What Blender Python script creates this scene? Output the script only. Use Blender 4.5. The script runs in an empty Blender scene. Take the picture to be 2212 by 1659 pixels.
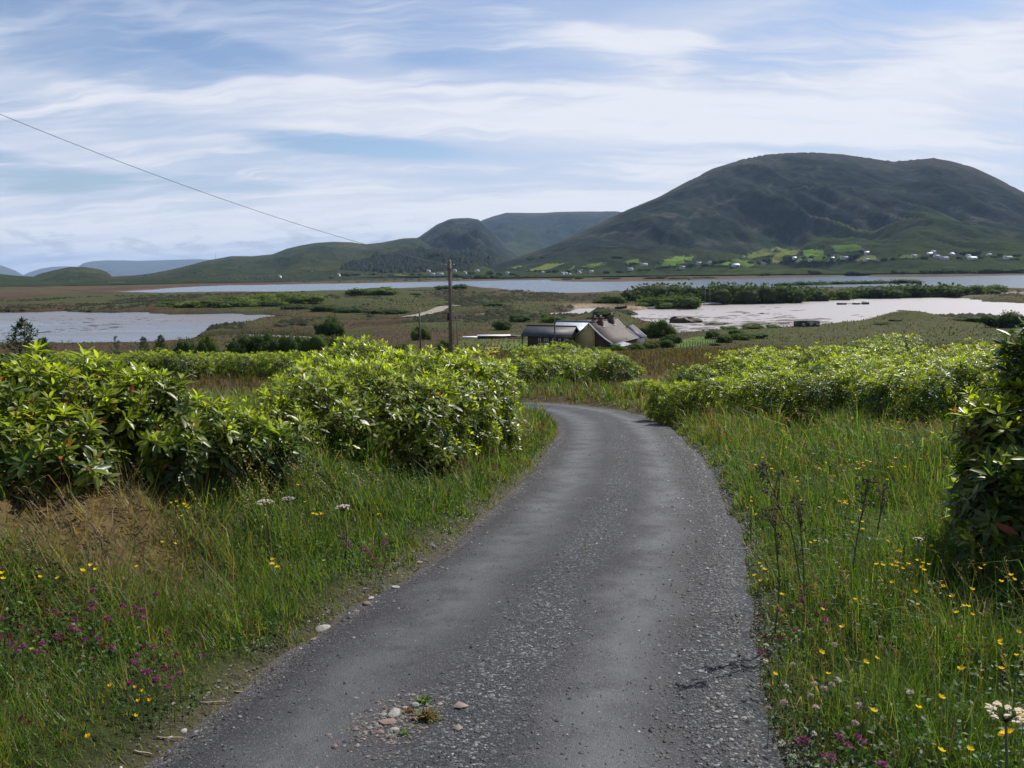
import bpy, bmesh, math, random
import numpy as np
from mathutils import Vector, Matrix

rng = np.random.default_rng(7)
random.seed(7)
SC = bpy.context.scene
COL = SC.collection
R = math.radians

# ------------------------------------------------------------------ camera
F, CX, CY, HC = 1790.6, 1106.0, 829.5, 20.0      # focal length in units of a 2212 px wide picture, eye 20 m above the sea
PITCH, ROLL = math.atan((829.5 - 583.0) / F), math.radians(0.7)
cam = bpy.data.cameras.new('camera')
cam.sensor_fit = 'HORIZONTAL'
cam.sensor_width = 36.0
cam.lens = 36.0 * F / 2212.0
cam.clip_start = 0.1
cam.clip_end = 80000
cam_o = bpy.data.objects.new('camera', cam)
cam_o.location = (0, 0, HC)
cam_o.rotation_euler = (Matrix.Rotation(math.pi / 2 - PITCH, 3, 'X') @ Matrix.Rotation(-ROLL, 3, 'Z')).to_euler()
COL.objects.link(cam_o)
SC.camera = cam_o

# ------------------------------------------------------------------ light
SUN_AZ, SUN_EL = R(44), R(50)
world = bpy.data.worlds.new('World')
SC.world = world
world.cycles.sampling_method = 'MANUAL'
world.cycles.sample_map_resolution = 256
world.use_nodes = True
WN = world.node_tree.nodes
WL = world.node_tree.links
WN.clear()


def wn(t, **k):
    n = WN.new(t)
    for a, b in k.items():
        setattr(n, a, b)
    return n


def wmath(op, a, b=None, clamp=False):
    n = wn('ShaderNodeMath', operation=op, use_clamp=clamp)
    for i, v in enumerate((a, b)):
        if v is None:
            continue
        if isinstance(v, (int, float)):
            n.inputs[i].default_value = v
        else:
            WL.new(v, n.inputs[i])
    return n.outputs[0]


def wsmooth(v, lo, hi):
    n = wn('ShaderNodeMapRange', interpolation_type='SMOOTHSTEP')
    WL.new(v, n.inputs[0])
    n.inputs[1].default_value = lo
    n.inputs[2].default_value = hi
    return n.outputs[0]


def wnoise(vec, scale, detail=6, rough=0.55, dist=0.0):
    n = wn('ShaderNodeTexNoise')
    WL.new(vec, n.inputs['Vector'])
    n.inputs['Scale'].default_value = scale
    n.inputs['Detail'].default_value = detail
    n.inputs['Roughness'].default_value = rough
    n.inputs['Distortion'].default_value = dist
    return n.outputs[0]


w_out = wn('ShaderNodeOutputWorld')
w_bg = wn('ShaderNodeBackground')
w_bg.inputs[1].default_value = 0.064
WL.new(w_bg.outputs[0], w_out.inputs[0])
w_sky = wn('ShaderNodeTexSky', sky_type='NISHITA', sun_disc=False)
w_sky.sun_elevation = SUN_EL
w_sky.sun_rotation = SUN_AZ
w_sky.altitude = 20
w_sky.air_density = 1.0
w_sky.dust_density = 0.6
w_sky.ozone_density = 2.0
w_tc = wn('ShaderNodeTexCoord')
w_sep = wn('ShaderNodeSeparateXYZ')
WL.new(w_tc.outputs['Generated'], w_sep.inputs[0])
wx, wy, wz = w_sep.outputs
zz = wmath('ADD', wmath('MAXIMUM', wz, 0.0), 0.19)
px = wmath('DIVIDE', wx, zz)          # the sheet of high cloud, seen in plan
py = wmath('DIVIDE', wy, zz)
w_pl = wn('ShaderNodeCombineXYZ')
WL.new(px, w_pl.inputs[0])
WL.new(py, w_pl.inputs[1])


def wmap(src, rot, sx, sy, ox=0, oy=0):
    m = wn('ShaderNodeMapping')
    WL.new(src, m.inputs[0])
    m.inputs['Rotation'].default_value = (0, 0, rot)
    m.inputs['Scale'].default_value = (sx, sy, 1)
    m.inputs['Location'].default_value = (ox, oy, 0)
    return m.outputs[0]


big = wnoise(wmap(w_pl.outputs[0], R(-32), 0.5, 1.1, 3.1, 1.7), 1.0, 3, 0.55, 0.5)
streak = wnoise(wmap(w_pl.outputs[0], R(-34), 0.5, 2.6, 0.4, 4.4), 1.0, 5, 0.62, 0.9)
fine = wnoise(wmap(w_pl.outputs[0], R(28), 2.2, 5.0, 7.0, 2.0), 1.0, 5, 0.65, 1.2)
w_warp = wn('ShaderNodeTexNoise')
WL.new(wmap(w_pl.outputs[0], 0, 0.8, 0.8, 2, 9), w_warp.inputs['Vector'])
w_warp.inputs['Detail'].default_value = 2
w_wv = wn('ShaderNodeVectorMath', operation='MULTIPLY_ADD')
WL.new(w_warp.outputs[1], w_wv.inputs[0])
w_wv.inputs[1].default_value = (0.22, 0.22, 0)
WL.new(w_pl.outputs[0], w_wv.inputs[2])
wisp = wnoise(wmap(w_wv.outputs[0], R(-56), 0.7, 4.2, 1.2, 0.3), 1.0, 7, 0.58, 0.25)
wisp2 = wnoise(wmap(w_wv.outputs[0], R(38), 0.8, 4.6, 6.2, 3.3), 1.0, 7, 0.58, 0.25)
wsp = wmath('MAXIMUM', wsmooth(wisp, 0.44, 0.74), wmath('MULTIPLY', wsmooth(wisp2, 0.46, 0.76), 0.9))
cov = wmath('ADD', wmath('MULTIPLY', big, 0.85), wmath('MULTIPLY', streak, 0.42))
cov = wmath('ADD', cov, wmath('MULTIPLY', fine, 0.16))
cov = wmath('ADD', cov, wmath('MULTIPLY', wmath('SUBTRACT', wsp, 0.30), 0.40))
cov = wmath('ADD', cov, 0.19)
# thicker towards the horizon, where one looks along the sheet
cov = wmath('ADD', cov, wmath('MULTIPLY', wsmooth(wz, 0.36, 0.05), 0.22))
cov = wmath('SUBTRACT', cov, wmath('MULTIPLY', wsmooth(wz, 0.38, 0.85), 0.30))
gaps = None


def wgap(px_u, px_v, su, sv, amt, tilt=0.0):
    """an opening in (or, negative, a thickening of) the cloud sheet in one direction of the sky"""
    global cov
    dx, dy = (px_u - CX) / F, (CY - px_v) / F
    dx, dy = dx * math.cos(ROLL) + dy * math.sin(ROLL), -dx * math.sin(ROLL) + dy * math.cos(ROLL)
    d = Vector((dx, math.cos(PITCH) + dy * math.sin(PITCH), -math.sin(PITCH) + dy * math.cos(PITCH))).normalized()
    az0, el0 = math.atan2(d.x, d.y), math.asin(d.z)
    az = wmath('SUBTRACT', wmath('ARCTAN2', wx, wy), az0)
    el = wmath('SUBTRACT', wmath('ARCSINE', wz), el0)
    c, s = math.cos(tilt), math.sin(tilt)
    a = wmath('ADD', wmath('MULTIPLY', az, c / su), wmath('MULTIPLY', el, s / su))
    b = wmath('ADD', wmath('MULTIPLY', az, -s / sv), wmath('MULTIPLY', el, c / sv))
    r2 = wmath('ADD', wmath('MULTIPLY', a, a), wmath('MULTIPLY', b, b))
    r2 = wmath('ADD', r2, wmath('MULTIPLY', wmath('SUBTRACT', streak, 0.5), 1.6))
    g = wsmooth(r2, 1.0, 0.05)
    cov = wmath('SUBTRACT', cov, wmath('MULTIPLY', g, amt))


wgap(1800, 95, 0.20, 0.055, 0.22, R(8))
wgap(40, 372, 0.11, 0.022, 0.30, R(-5))
wgap(760, 312, 0.17, 0.016, 0.34, R(-4))
wgap(430, 395, 0.13, 0.010, 0.16, R(-2))
wgap(480, 110, 0.12, 0.022, 0.18, R(-8))
wgap(120, 60, 0.20, 0.05, 0.20, R(-10))
wgap(1100, 130, 0.20, 0.05, 0.16, R(-10))
wgap(1450, 60, 0.22, 0.03, -0.10, R(5))
wgap(2120, 200, 0.18, 0.10, -0.10, R(25))
wgap(1250, 250, 0.5, 0.05, -0.15, R(0))
mask = wsmooth(cov, 0.58, 1.10)
w_ccol = wn('ShaderNodeMixRGB')
w_ccol.inputs[1].default_value = (6.9, 7.6, 9.3, 1)
w_ccol.inputs[2].default_value = (9.6, 9.8, 10.4, 1)
WL.new(wsmooth(cov, 0.85, 1.25), w_ccol.inputs[0])
# small heaped clouds low over the horizon
lowv = wn('ShaderNodeCombineXYZ')
WL.new(wmath('ARCTAN2', wx, wy), lowv.inputs[0])
WL.new(wmath('MULTIPLY', wz, 3.2), lowv.inputs[1])
low = wnoise(lowv.outputs[0], 17.0, 4, 0.6, 0.3)
lowband = wmath('MULTIPLY', wsmooth(wz, 0.005, 0.02), wsmooth(wz, 0.075, 0.03))
lowm = wmath('MULTIPLY', wsmooth(low, 0.50, 0.62), lowband)
w_m1 = wn('ShaderNodeMixRGB')
WL.new(wmath('MULTIPLY', mask, 0.93), w_m1.inputs[0])
w_tint = wn('ShaderNodeMixRGB', blend_type='MULTIPLY')
w_tint.inputs[0].default_value = 1.0
w_tint.inputs[2].default_value = (1.10, 1.12, 1.22, 1)
WL.new(w_sky.outputs[0], w_tint.inputs[1])
WL.new(w_tint.outputs[0], w_m1.inputs[1])
WL.new(w_ccol.outputs[0], w_m1.inputs[2])
w_m2 = wn('ShaderNodeMixRGB')
w_lc = wn('ShaderNodeMixRGB')
w_lc.inputs[1].default_value = (4.6, 5.3, 6.6, 1)
w_lc.inputs[2].default_value = (8.2, 8.5, 9.0, 1)
WL.new(wsmooth(low, 0.56, 0.70), w_lc.inputs[0])
WL.new(wmath('MULTIPLY', lowm, 0.65), w_m2.inputs[0])
WL.new(w_m1.outputs[0], w_m2.inputs[1])
WL.new(w_lc.outputs[0], w_m2.inputs[2])
WL.new(w_m2.outputs[0], w_bg.inputs[0])

sun = bpy.data.lights.new('sun', 'SUN')
sun.energy = 5.0
sun.angle = R(0.53)
sun.color = (1.0, 0.95, 0.87)
sun_o = bpy.data.objects.new('sun', sun)
SDIR = Vector((math.cos(SUN_EL) * math.sin(SUN_AZ), math.cos(SUN_EL) * math.cos(SUN_AZ), math.sin(SUN_EL)))
sun_o.rotation_euler = (-SDIR).to_track_quat('-Z', 'Y').to_euler()
sun_o.location = (60, 60, 120)
COL.objects.link(sun_o)

SC.view_settings.view_transform = 'Standard'
SC.view_settings.look = 'None'
SC.view_settings.gamma = 1.0
SC.view_settings.exposure = 0.5
SC.render.engine = 'CYCLES'
SC.cycles.use_denoising = True
SC.cycles.max_bounces = 8
SC.cycles.transparent_max_bounces = 6
SC.cycles.volume_bounces = 0


# ------------------------------------------------------------------ geometry of the view
def ray(u, v):
    dx, dy = (u - CX) / F, (CY - v) / F
    dx, dy = dx * math.cos(ROLL) + dy * math.sin(ROLL), -dx * math.sin(ROLL) + dy * math.cos(ROLL)
    return np.array([dx, math.cos(PITCH) + dy * math.sin(PITCH), -math.sin(PITCH) + dy * math.cos(PITCH)])


def pt(u, v, y):
    r = ray(u, v)
    t = y / r[1]
    return np.array([r[0] * t, y, HC + r[2] * t])


def sea(u, v):
    r = ray(u, v)
    t = -HC / r[2]
    return (r[0] * t, r[1] * t)


# ------------------------------------------------------------------ noise
_PERM = np.random.default_rng(3).permutation(512)
_G = np.random.default_rng(4).uniform(-1, 1, 512)


def vnoise(x, y):
    xi, yi = np.floor(x).astype(np.int64), np.floor(y).astype(np.int64)
    fx, fy = x - xi, y - yi
    fx, fy = fx * fx * fx * (fx * (fx * 6 - 15) + 10), fy * fy * fy * (fy * (fy * 6 - 15) + 10)

    def h(a, b):
        return _G[(_PERM[(_PERM[a & 511] + b) & 511]) & 511]
    return (h(xi, yi) * (1 - fx) + h(xi + 1, yi) * fx) * (1 - fy) + (h(xi, yi + 1) * (1 - fx) + h(xi + 1, yi + 1) * fx) * fy


def fbm(x, y, o=5, g=0.5):
    s = np.zeros(np.broadcast(x, y).shape)
    a = 1.0
    for i in range(o):
        s = s + a * vnoise(x * 2 ** i + 17.3 * i, y * 2 ** i + 9.1 * i)
        a *= g
    return s


def sstep(a, b, x):
    t = np.clip((x - a) / (b - a), 0, 1)
    return t * t * (3 - 2 * t)


# ------------------------------------------------------------------ terrain
_T = np.array([(-4000, 60), (-400, 45), (-60, 24.6), (0, 18.32), (20, 16.2), (40, 14.3), (70, 12.1), (110, 8.9), (150, 5.9), (200, 3.6), (250, 2.2), (300, 1.6), (40000, 1.6)])
_ty = np.arange(-60, 400, 0.5)
_tz = np.interp(_ty, _T[:, 0], _T[:, 1])
_k = np.ones(25) / 25
_tz = np.convolve(np.pad(_tz, 12, mode='edge'), _k, mode='valid')


def base(y):
    return np.where((y > -50) & (y < 395), np.interp(y, _ty, _tz), np.interp(y, _T[:, 0], _T[:, 1]))


POLY_A = [(-420, 672), (0, 676), (120, 673), (250, 675), (262, 673.5), (290, 673.5), (300, 677), (420, 678.5), (500, 678), (560, 680), (590, 681), (625, 683.5), (600, 688), (565, 690), (530, 696), (490, 701), (470, 706), (455, 713), (462, 718), (440, 724), (395, 731), (370, 741), (300, 748), (120, 752), (-60, 756), (-420, 760)]
POLY_B = [(250, 630), (322, 626), (400, 620), (494, 616), (560, 615.5), (667, 613.2), (760, 612), (841, 610.5), (965, 608), (1080, 606), (1160, 604.5), (1190, 604), (1198, 607), (1240, 608.5), (1330, 608.5), (1427, 607.3), (1520, 604.5), (1640, 601.5), (1760, 598.5), (1868, 595.5), (1890, 597.6), (1960, 598.8), (2040, 598), (2120, 596), (2212, 594), (2330, 593.5), (2700, 595), (2700, 630), (2300, 627.5), (2212, 626), (2170, 625), (2060, 623), (1900, 622), (1700, 626), (1450, 630), (1300, 634), (1260, 636), (1210, 637), (1130, 638), (1150, 635), (1199, 633.6), (1122, 629.5), (1042, 623.5), (1009, 622), (920, 622.8), (866, 624.7), (747, 630), (642, 631.5), (549, 632.3), (422, 633.5), (293, 633.5)]
POLY_C = [(1200, 676), (1235, 668.5), (1272, 666.5), (1300, 668), (1350, 671), (1426, 667.5), (1500, 667), (1503, 660), (1560, 658), (1625, 656.5), (1724, 650.5), (1773, 650), (1823, 645.5), (1872, 644.5), (1971, 641.8), (2031, 641.2), (2080, 645), (2130, 651.5), (2212, 654), (2400, 656), (2400, 690), (2212, 688), (2110, 687), (2021, 688), (1965, 694), (1900, 700), (1872, 703), (1823, 710.5), (1772, 713), (1692, 713), (1640, 712), (1590, 715), (1545, 719), (1466, 727), (1440, 716), (1420, 700), (1380, 690), (1345, 686), (1362, 679), (1350, 675), (1310, 673.5), (1270, 680), (1260, 686), (1240, 685.5), (1197, 682)]
POLY_D = [(747, 703), (770, 700.5), (800, 701), (841, 702), (846, 705), (812, 708.5), (790, 706), (760, 709.5)]
POLY_E = [(990, 678), (1042, 676.5), (1100, 675), (1107, 678.5), (1060, 680), (1045, 683), (995, 681.5)]
POLY_G = [(738, 715), (758, 711.5), (775, 713), (760, 718), (742, 719)]
POLY_K = [(600, 684), (680, 688), (760, 692), (850, 693), (850, 695.5), (760, 695.5), (680, 691.5), (600, 687.5)]
POLY_L = [(440, 724), (520, 722), (600, 726), (700, 730), (740, 728), (741, 731.5), (700, 734.5), (600, 731), (520, 728), (440, 729)]
POLY_M = [(500, 711), (580, 711), (640, 705.5), (700, 704.5), (748, 703.5), (748, 707), (700, 709), (640, 710.5), (585, 716), (500, 717)]
POLY_N = [(1000, 690), (1060, 688), (1120, 691), (1180, 686), (1198, 683), (1192, 690), (1120, 695.5), (1060, 692.5)]
POLYS = {k: np.array([sea(*p) for p in v]) for k, v in dict(A=POLY_A, B=POLY_B, C=POLY_C, D=POLY_D, E=POLY_E, G=POLY_G, K=POLY_K, L=POLY_L, M=POLY_M, N=POLY_N).items()}


def poly_sd(x, y, P):
    """signed distance to a polygon, negative inside"""
    n = len(P)
    d2 = np.full(x.shape, 1e18)
    ins = np.zeros(x.shape, bool)
    for i in range(n):
        ax, ay = P[i]
        bx, by = P[(i + 1) % n]
        ex, ey = bx - ax, by - ay
        wx_, wy_ = x - ax, y - ay
        t = np.clip((wx_ * ex + wy_ * ey) / (ex * ex + ey * ey), 0, 1)
        d2 = np.minimum(d2, (wx_ - t * ex) ** 2 + (wy_ - t * ey) ** 2)
        c = ((ay > y) != (by > y))
        xin = ax + (y - ay) * ex / (ey if ey != 0 else 1e-9)
        ins ^= c & (x < xin)
    d = np.sqrt(d2)
    return np.where(ins, -d, d)


def water_sd(x, y):
    d = np.full(x.shape, 1e9)
    for P in POLYS.values():
        d = np.minimum(d, poly_sd(x, y, P))
    return d


# the lane: centre line in plan
_RC = np.array([(-1.9, -14), (-1.3, -8), (-0.75, -3), (-0.56, 0), (-0.26, 3.1), (-0.13, 3.9), (0.09, 4.8), (0.47, 6.4), (0.88, 8.0), (1.33, 10.4), (1.88, 14.1), (2.33, 18.4), (2.42, 21.5), (2.1, 24.2), (1.2, 26.6), (-0.4, 28.3), (-3, 29.7), (-7, 31), (-12, 32.2), (-18, 33.0)])
HWR = 1.24


def catmull(P, n):
    P = np.vstack([2 * P[0] - P[1], P, 2 * P[-1] - P[-2]])
    out = []
    for i in range(1, len(P) - 2):
        for t in np.linspace(0, 1, n, endpoint=False):
            a, b, c, d = P[i - 1:i + 3]
            out.append(0.5 * (2 * b + (c - a) * t + (2 * a - 5 * b + 4 * c - d) * t * t + (3 * b - a - 3 * c + d) * t ** 3))
    out.append(P[-2])
    return np.array(out)


RC = catmull(_RC, 8)
_seg = np.linalg.norm(np.diff(RC, axis=0), axis=1)
RS = np.concatenate([[0], np.cumsum(_seg)])


def road_lat(x, y):
    """signed distance to the lane's centre line, right of it positive"""
    best = np.full(x.shape, 1e9)
    sg = np.ones(x.shape)
    for i in range(len(RC) - 1):
        ax, ay = RC[i]
        ex, ey = RC[i + 1] - RC[i]
        wx_, wy_ = x - ax, y - ay
        t = np.clip((wx_ * ex + wy_ * ey) / (ex * ex + ey * ey), 0, 1)
        d = np.hypot(wx_ - t * ex, wy_ - t * ey)
        m = d < best
        best = np.where(m, d, best)
        sg = np.where(m, np.where(ex * wy_ - ey * wx_ > 0, -1.0, 1.0), sg)
    return best * sg


_lg = np.arange(-76, 76.01, 0.25)
_LX, _LY = np.meshgrid(_lg, _lg, indexing='ij')
_LAT = road_lat(_LX, _LY)
_road_exact = road_lat


def road_lat(x, y):
    """the same, looked up in a fine grid"""
    fx = np.clip((np.asarray(x, float) + 76) / 0.25, 0, len(_lg) - 1.001)
    fy = np.clip((np.asarray(y, float) + 76) / 0.25, 0, len(_lg) - 1.001)
    i, j = fx.astype(int), fy.astype(int)
    a, b = fx - i, fy - j
    return (_LAT[i, j] * (1 - a) + _LAT[i + 1, j] * a) * (1 - b) + (_LAT[i, j + 1] * (1 - a) + _LAT[i + 1, j + 1] * a) * b


BUMPS = []


def bump(u, v, y, rx, ry, top=None):
    p = pt(u, v, y)
    BUMPS.append((p[0], y, rx, ry, p[2]))


bump(1962, 670, 256, 13, 12)        # rocky knoll on the right shore
bump(1935, 690, 250, 22, 12)
bump(2140, 684, 262, 30, 14)
bump(1310, 666, 312, 8, 16)         # green hummock in front of the beach
bump(1800, 706, 228, 30, 10)
bump(560, 634, 520, 60, 30)
bump(815, 621, 640, 30, 30)
bump(1000, 617, 700, 26, 26)


def H(x, y, near=True):
    x = np.asarray(x, float)
    y = np.asarray(y, float)
    b = base(y)
    r = np.hypot(x, y)
    out = b.copy()
    # far land rises gently to the feet of the hills
    out = out + np.clip(r - 1600, 0, 900) * 0.006 * (y > 0)
    far = r > 75
    if far.any():
        xf, yf = x[far], y[far]
        n = fbm(xf / 60, yf / 60, 4)
        wdist = water_sd(xf, yf) + 5 * fbm(xf / 14, yf / 26, 3) * sstep(90, 300, r[far])
        rise = 0.75 + 0.35 * n + 0.085 * np.clip(wdist, 0, None) + 0.0006 * np.clip(wdist, 0, 80) ** 2
        land = np.minimum(out[far] + 0.5 * n * sstep(80, 200, r[far]), rise + 1.2 * (r[far] > 1350))
        land = np.where(r[far] > 330, np.maximum(land, 0.5), land)
        k = sstep(-1.0, 1.4, wdist)
        z = land * k + (-0.45) * (1 - k)
        for bx, by, rx, ry, zt in BUMPS:
            g = np.exp(-(((xf - bx) / rx) ** 2 + ((yf - by) / ry) ** 2))
            z = np.where(wdist > -1.0, np.maximum(z, z * (1 - g) + zt * g + 0.25 * g * n), z)
        out[far] = z
    nearm = r < 75
    if near and nearm.any():
        xn, yn = x[nearm], y[nearm]
        lat = road_lat(xn, yn)
        e = np.abs(lat) - HWR
        add = 0.10 * sstep(0.05, 0.5, e) + 0.10 * sstep(0.4, 3, e)
        add = add + 0.06 * fbm(xn * 0.9, yn * 0.9, 3) * sstep(0.1, 1.0, e)
        # mossy bank under the bushes on the left, a lower one on the right
        lb = sstep(1.15, 2.3, -lat - HWR + 0.35) * sstep(1.0, 4.5, yn) * (1 - sstep(8.5, 12.5, yn)) * (1 - 0.6 * sstep(4.0, 7.0, -lat - HWR))
        rb = sstep(1.2, 2.4, lat - HWR) * (1 - sstep(9, 14, yn))
        add = np.where(lat < 0, add + 0.62 * lb, add + 0.22 * rb)
        mo = np.exp(-(((xn + 2.95) / 1.0) ** 2 + ((yn - 5.2) / 0.95) ** 2))
        add = add + mo * (0.12 * fbm(xn * 3.2, yn * 3.2, 4) - 0.05 * np.abs(fbm(xn * 2 + 7, yn * 2, 3)))
        add = np.where(e < 0.0, -0.07, add - 0.07 * (1 - sstep(0.0, 0.25, e)))
        out[nearm] = out[nearm] + add * (1 - sstep(40, 70, r[nearm]))
    return out


def Hs(x, y):
    return float(H(np.array([x]), np.array([y]))[0])


# ------------------------------------------------------------------ hills: ridge lines read as angles, at real distances
_ORD = 'first second third fourth fifth sixth seventh eighth ninth tenth eleventh twelfth thirteenth fourteenth fifteenth sixteenth seventeenth eighteenth nineteenth twentieth'.split()


def nth(i):
    if i < 20:
        return _ORD[i]
    t, o = ('twenty', 'thirty', 'forty', 'fifty', 'sixty', 'seventy')[(i + 1) // 10 - 2], (i + 1) % 10
    return t[:-1] + 'ieth' if o == 0 else t + '-' + _ORD[o - 1]


class Hill:
    def __init__(s, name, ridge, d_ridge, d_foot, d_back, z_foot, power, rough, seed, n_a, n_r, mat):
        s.name, s.power, s.rough, s.seed, s.mat = name, power, rough, seed, mat
        s.n_a, s.n_r, s.z_foot = n_a, n_r, z_foot
        P = np.array([ray(u, v) for u, v in ridge])
        s.az = np.arctan2(P[:, 0], P[:, 1])
        s.te = P[:, 2] / np.hypot(P[:, 0], P[:, 1])
        s.us = np.array([u for u, v in ridge], float)
        f = lambda d: np.interp(s.us, *zip(*d)) if isinstance(d, list) else np.full(len(s.us), float(d))
        s.dr, s.df, s.db = f(d_ridge), f(d_foot), f(d_back)

    def col(s, az):
        te = np.interp(az, s.az, s.te)
        for k in (0.0016, -0.0016, 0.0008, -0.0008):
            te = te + np.interp(az + k, s.az, s.te)
        te = te / 5
        return te, np.interp(az, s.az, s.dr), np.interp(az, s.az, s.df), np.interp(az, s.az, s.db)

    def z(s, x, y):
        az, r = np.arctan2(x, y), np.hypot(x, y)
        te, dr, df, db = s.col(az)
        zr = HC + te * dr
        q = np.clip((r - df) / (dr - df), 0, 1)
        n = fbm(x / s.rough + s.seed, y / s.rough, 6, 0.52)
        gul = 1 - np.abs(fbm((x * 0.92 + y * 0.38) / (s.rough * 0.75) + s.seed * 2, (y * 0.92 - x * 0.38) / (s.rough * 2.4), 5, 0.55))
        prof = q ** s.power
        amp = (zr - s.z_foot) * q * (1 - q) * 4
        zf = s.z_foot + (zr - s.z_foot) * prof + amp * (0.07 * n + 0.165 * (gul - 0.75)) + (zr - s.z_foot) * 0.008 * n * q
        # a slope never stands above its own ridge as seen from the valley
        lim = HC + (te * (0.985 if True else 1)) * r
        zf = np.where(q < 0.97, np.minimum(zf, np.maximum(lim, s.z_foot + (zr - s.z_foot) * prof * 0.5)), zf)
        w = np.clip((r - dr) / (db - dr), 0, 1)
        zb = zr * (1 - w) ** 1.3 - 30 * w
        z = np.where(r <= dr, zf, zb)
        edge = np.minimum(sstep(0, 0.02, az - s.az[0]), sstep(0, 0.02, s.az[-1] - az))
        z = np.where((r < df) | (r > db), -40, z)
        return np.where((az > s.az[0]) & (az < s.az[-1]), z * edge - 40 * (1 - edge), -40)


HILLS = [
    Hill('mountain', [(985, 583), (1040, 577), (1100, 561), (1180, 535), (1250, 505), (1345, 459), (1420, 428), (1480, 395), (1540, 366), (1600, 346), (1650, 337), (1700, 332), (1760, 330), (1820, 333), (1870, 340), (1930, 347), (1975, 344), (2015, 340), (2050, 347), (2100, 362), (2150, 385), (2212, 417), (2300, 462), (2420, 520), (2560, 560), (2700, 586)],
         [(985, 2400), (1345, 3400), (1700, 4100), (2100, 4000), (2700, 3600)], [(985, 1680), (1200, 1720), (1500, 1760), (2000, 1760), (2700, 1760)], 6200, 5, 1.42, 430, 3.3, 360, 180, 'mountain'),
    Hill('mountain', [(930, 590), (980, 540), (1010, 505), (1040, 476), (1065, 467), (1095, 459), (1180, 459.5), (1200, 457.5), (1330, 455.5), (1345, 458), (1420, 470), (1520, 510), (1620, 580)],
         8600, 5600, 12000, 20, 0.9, 900, 8.1, 240, 90, 'mountain'),
    Hill('mountain', [(660, 592), (720, 576), (790, 550), (830, 537), (880, 521), (905, 512), (925, 498), (945, 484), (970, 474), (985, 471.5), (1015, 471), (1035, 475), (1060, 497), (1085, 525), (1120, 552), (1170, 572), (1230, 590)],
         [(660, 4200), (990, 6000), (1230, 5000)], [(660, 1900), (1230, 1900)], 9000, 8, 1.25, 330, 5.2, 260, 120, 'mountain'),
    Hill('hill', [(90, 606), (160, 601), (250, 598), (300, 594), (330, 590), (370, 582), (400, 575), (450, 562), (485, 556), (500, 553), (545, 553.5), (590, 549), (620, 537), (650, 530), (680, 525), (720, 522), (760, 523.5), (790, 528), (830, 523), (870, 515), (900, 514), (960, 530), (1040, 570), (1080, 590)],
         [(90, 2900), (700, 4400), (1080, 5000)], [(90, 1600), (500, 1650), (1080, 1900)], 7000, 3, 1.15, 380, 6.6, 300, 110, 'hill'),
    Hill('hill', [(30, 608), (60, 602), (90, 590), (120, 583), (150, 576.5), (185, 577), (215, 582), (245, 592), (275, 602)], 3000, 1700, 4000, 2, 0.9, 130, 9.9, 110, 60, 'hill'),
    Hill('hill', [(-700, 575), (-350, 580), (-120, 586), (0, 592), (40, 596), (100, 599), (170, 604), (210, 607)], 2500, 1600, 3600, 2, 0.9, 260, 12.9, 120, 50, 'hill'),
    Hill('mountain', [(-260, 560), (-120, 563), (-30, 567), (0, 572.5), (20, 579.5), (50, 591), (80, 597)], 21000, 18000, 25000, 5, 0.8, 2500, 14.3, 80, 24, 'far'),
    Hill('mountain', [(20, 597), (50, 592), (90, 580), (110, 577), (130, 575.5), (170, 576), (200, 582), (240, 592)], 23000, 20000, 26000, 5, 0.8, 2500, 15.3, 80, 24, 'far'),
    Hill('mountain', [(120, 596), (165, 578), (180, 568), (200, 564), (230, 562), (270, 562.5), (300, 563.5), (350, 562), (420, 560), (450, 560.5), (480, 565), (530, 580), (560, 592)], 22000, 19000, 26000, 5, 0.55, 2500, 16.3, 120, 30, 'far'),
]


def HA(x, y):
    z = H(x, y)
    r = np.hypot(x, y)
    m = r > 1400
    if m.any():
        zz_ = z[m]
        for h in HILLS[:6]:
            zz_ = np.maximum(zz_, h.z(x[m], y[m]))
        z[m] = zz_
    return z


def at(u, v, h=0.0, tmax=9000.0, fn=None):
    """the point where the line of sight comes down to h above the ground"""
    r = ray(u, v)
    f = fn or (HA if tmax > 1400 else H)
    t = np.geomspace(1.2, tmax, 130 if tmax <= 100 else 420)
    g = HC + t * r[2] - f(r[0] * t, r[1] * t) - h
    i = int(np.argmax(g < 0))
    if g[i] >= 0:
        i = len(t) - 1
    a, b = t[max(i - 1, 0)], t[i]
    t = np.linspace(a, b, 24)
    g = HC + t * r[2] - f(r[0] * t, r[1] * t) - h
    i = int(np.argmax(g < 0))
    if g[i] >= 0:
        i = 23
    t = t[i]
    return np.array([r[0] * t, r[1] * t, HC + r[2] * t])


def pip(x, y, P):
    ins = np.zeros(np.shape(x), bool)
    for i in range(len(P)):
        ax, ay = P[i]
        bx, by = P[(i + 1) % len(P)]
        c = ((ay > y) != (by > y))
        ins ^= c & (x < ax + (y - ay) * (bx - ax) / ((by - ay) if by != ay else 1e-9))
    return ins


# ------------------------------------------------------------------ object helpers
def mk(name, V, faces, mat=None, parent=None, col=None, smooth=False):
    """one mesh object from arrays; faces: array (n,k) or list of such arrays"""
    me = bpy.data.meshes.new(name)
    fill(me, V, faces, col, smooth)
    if mat is not None:
        me.materials.append(mat)
    return put(name, me, parent)


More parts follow.
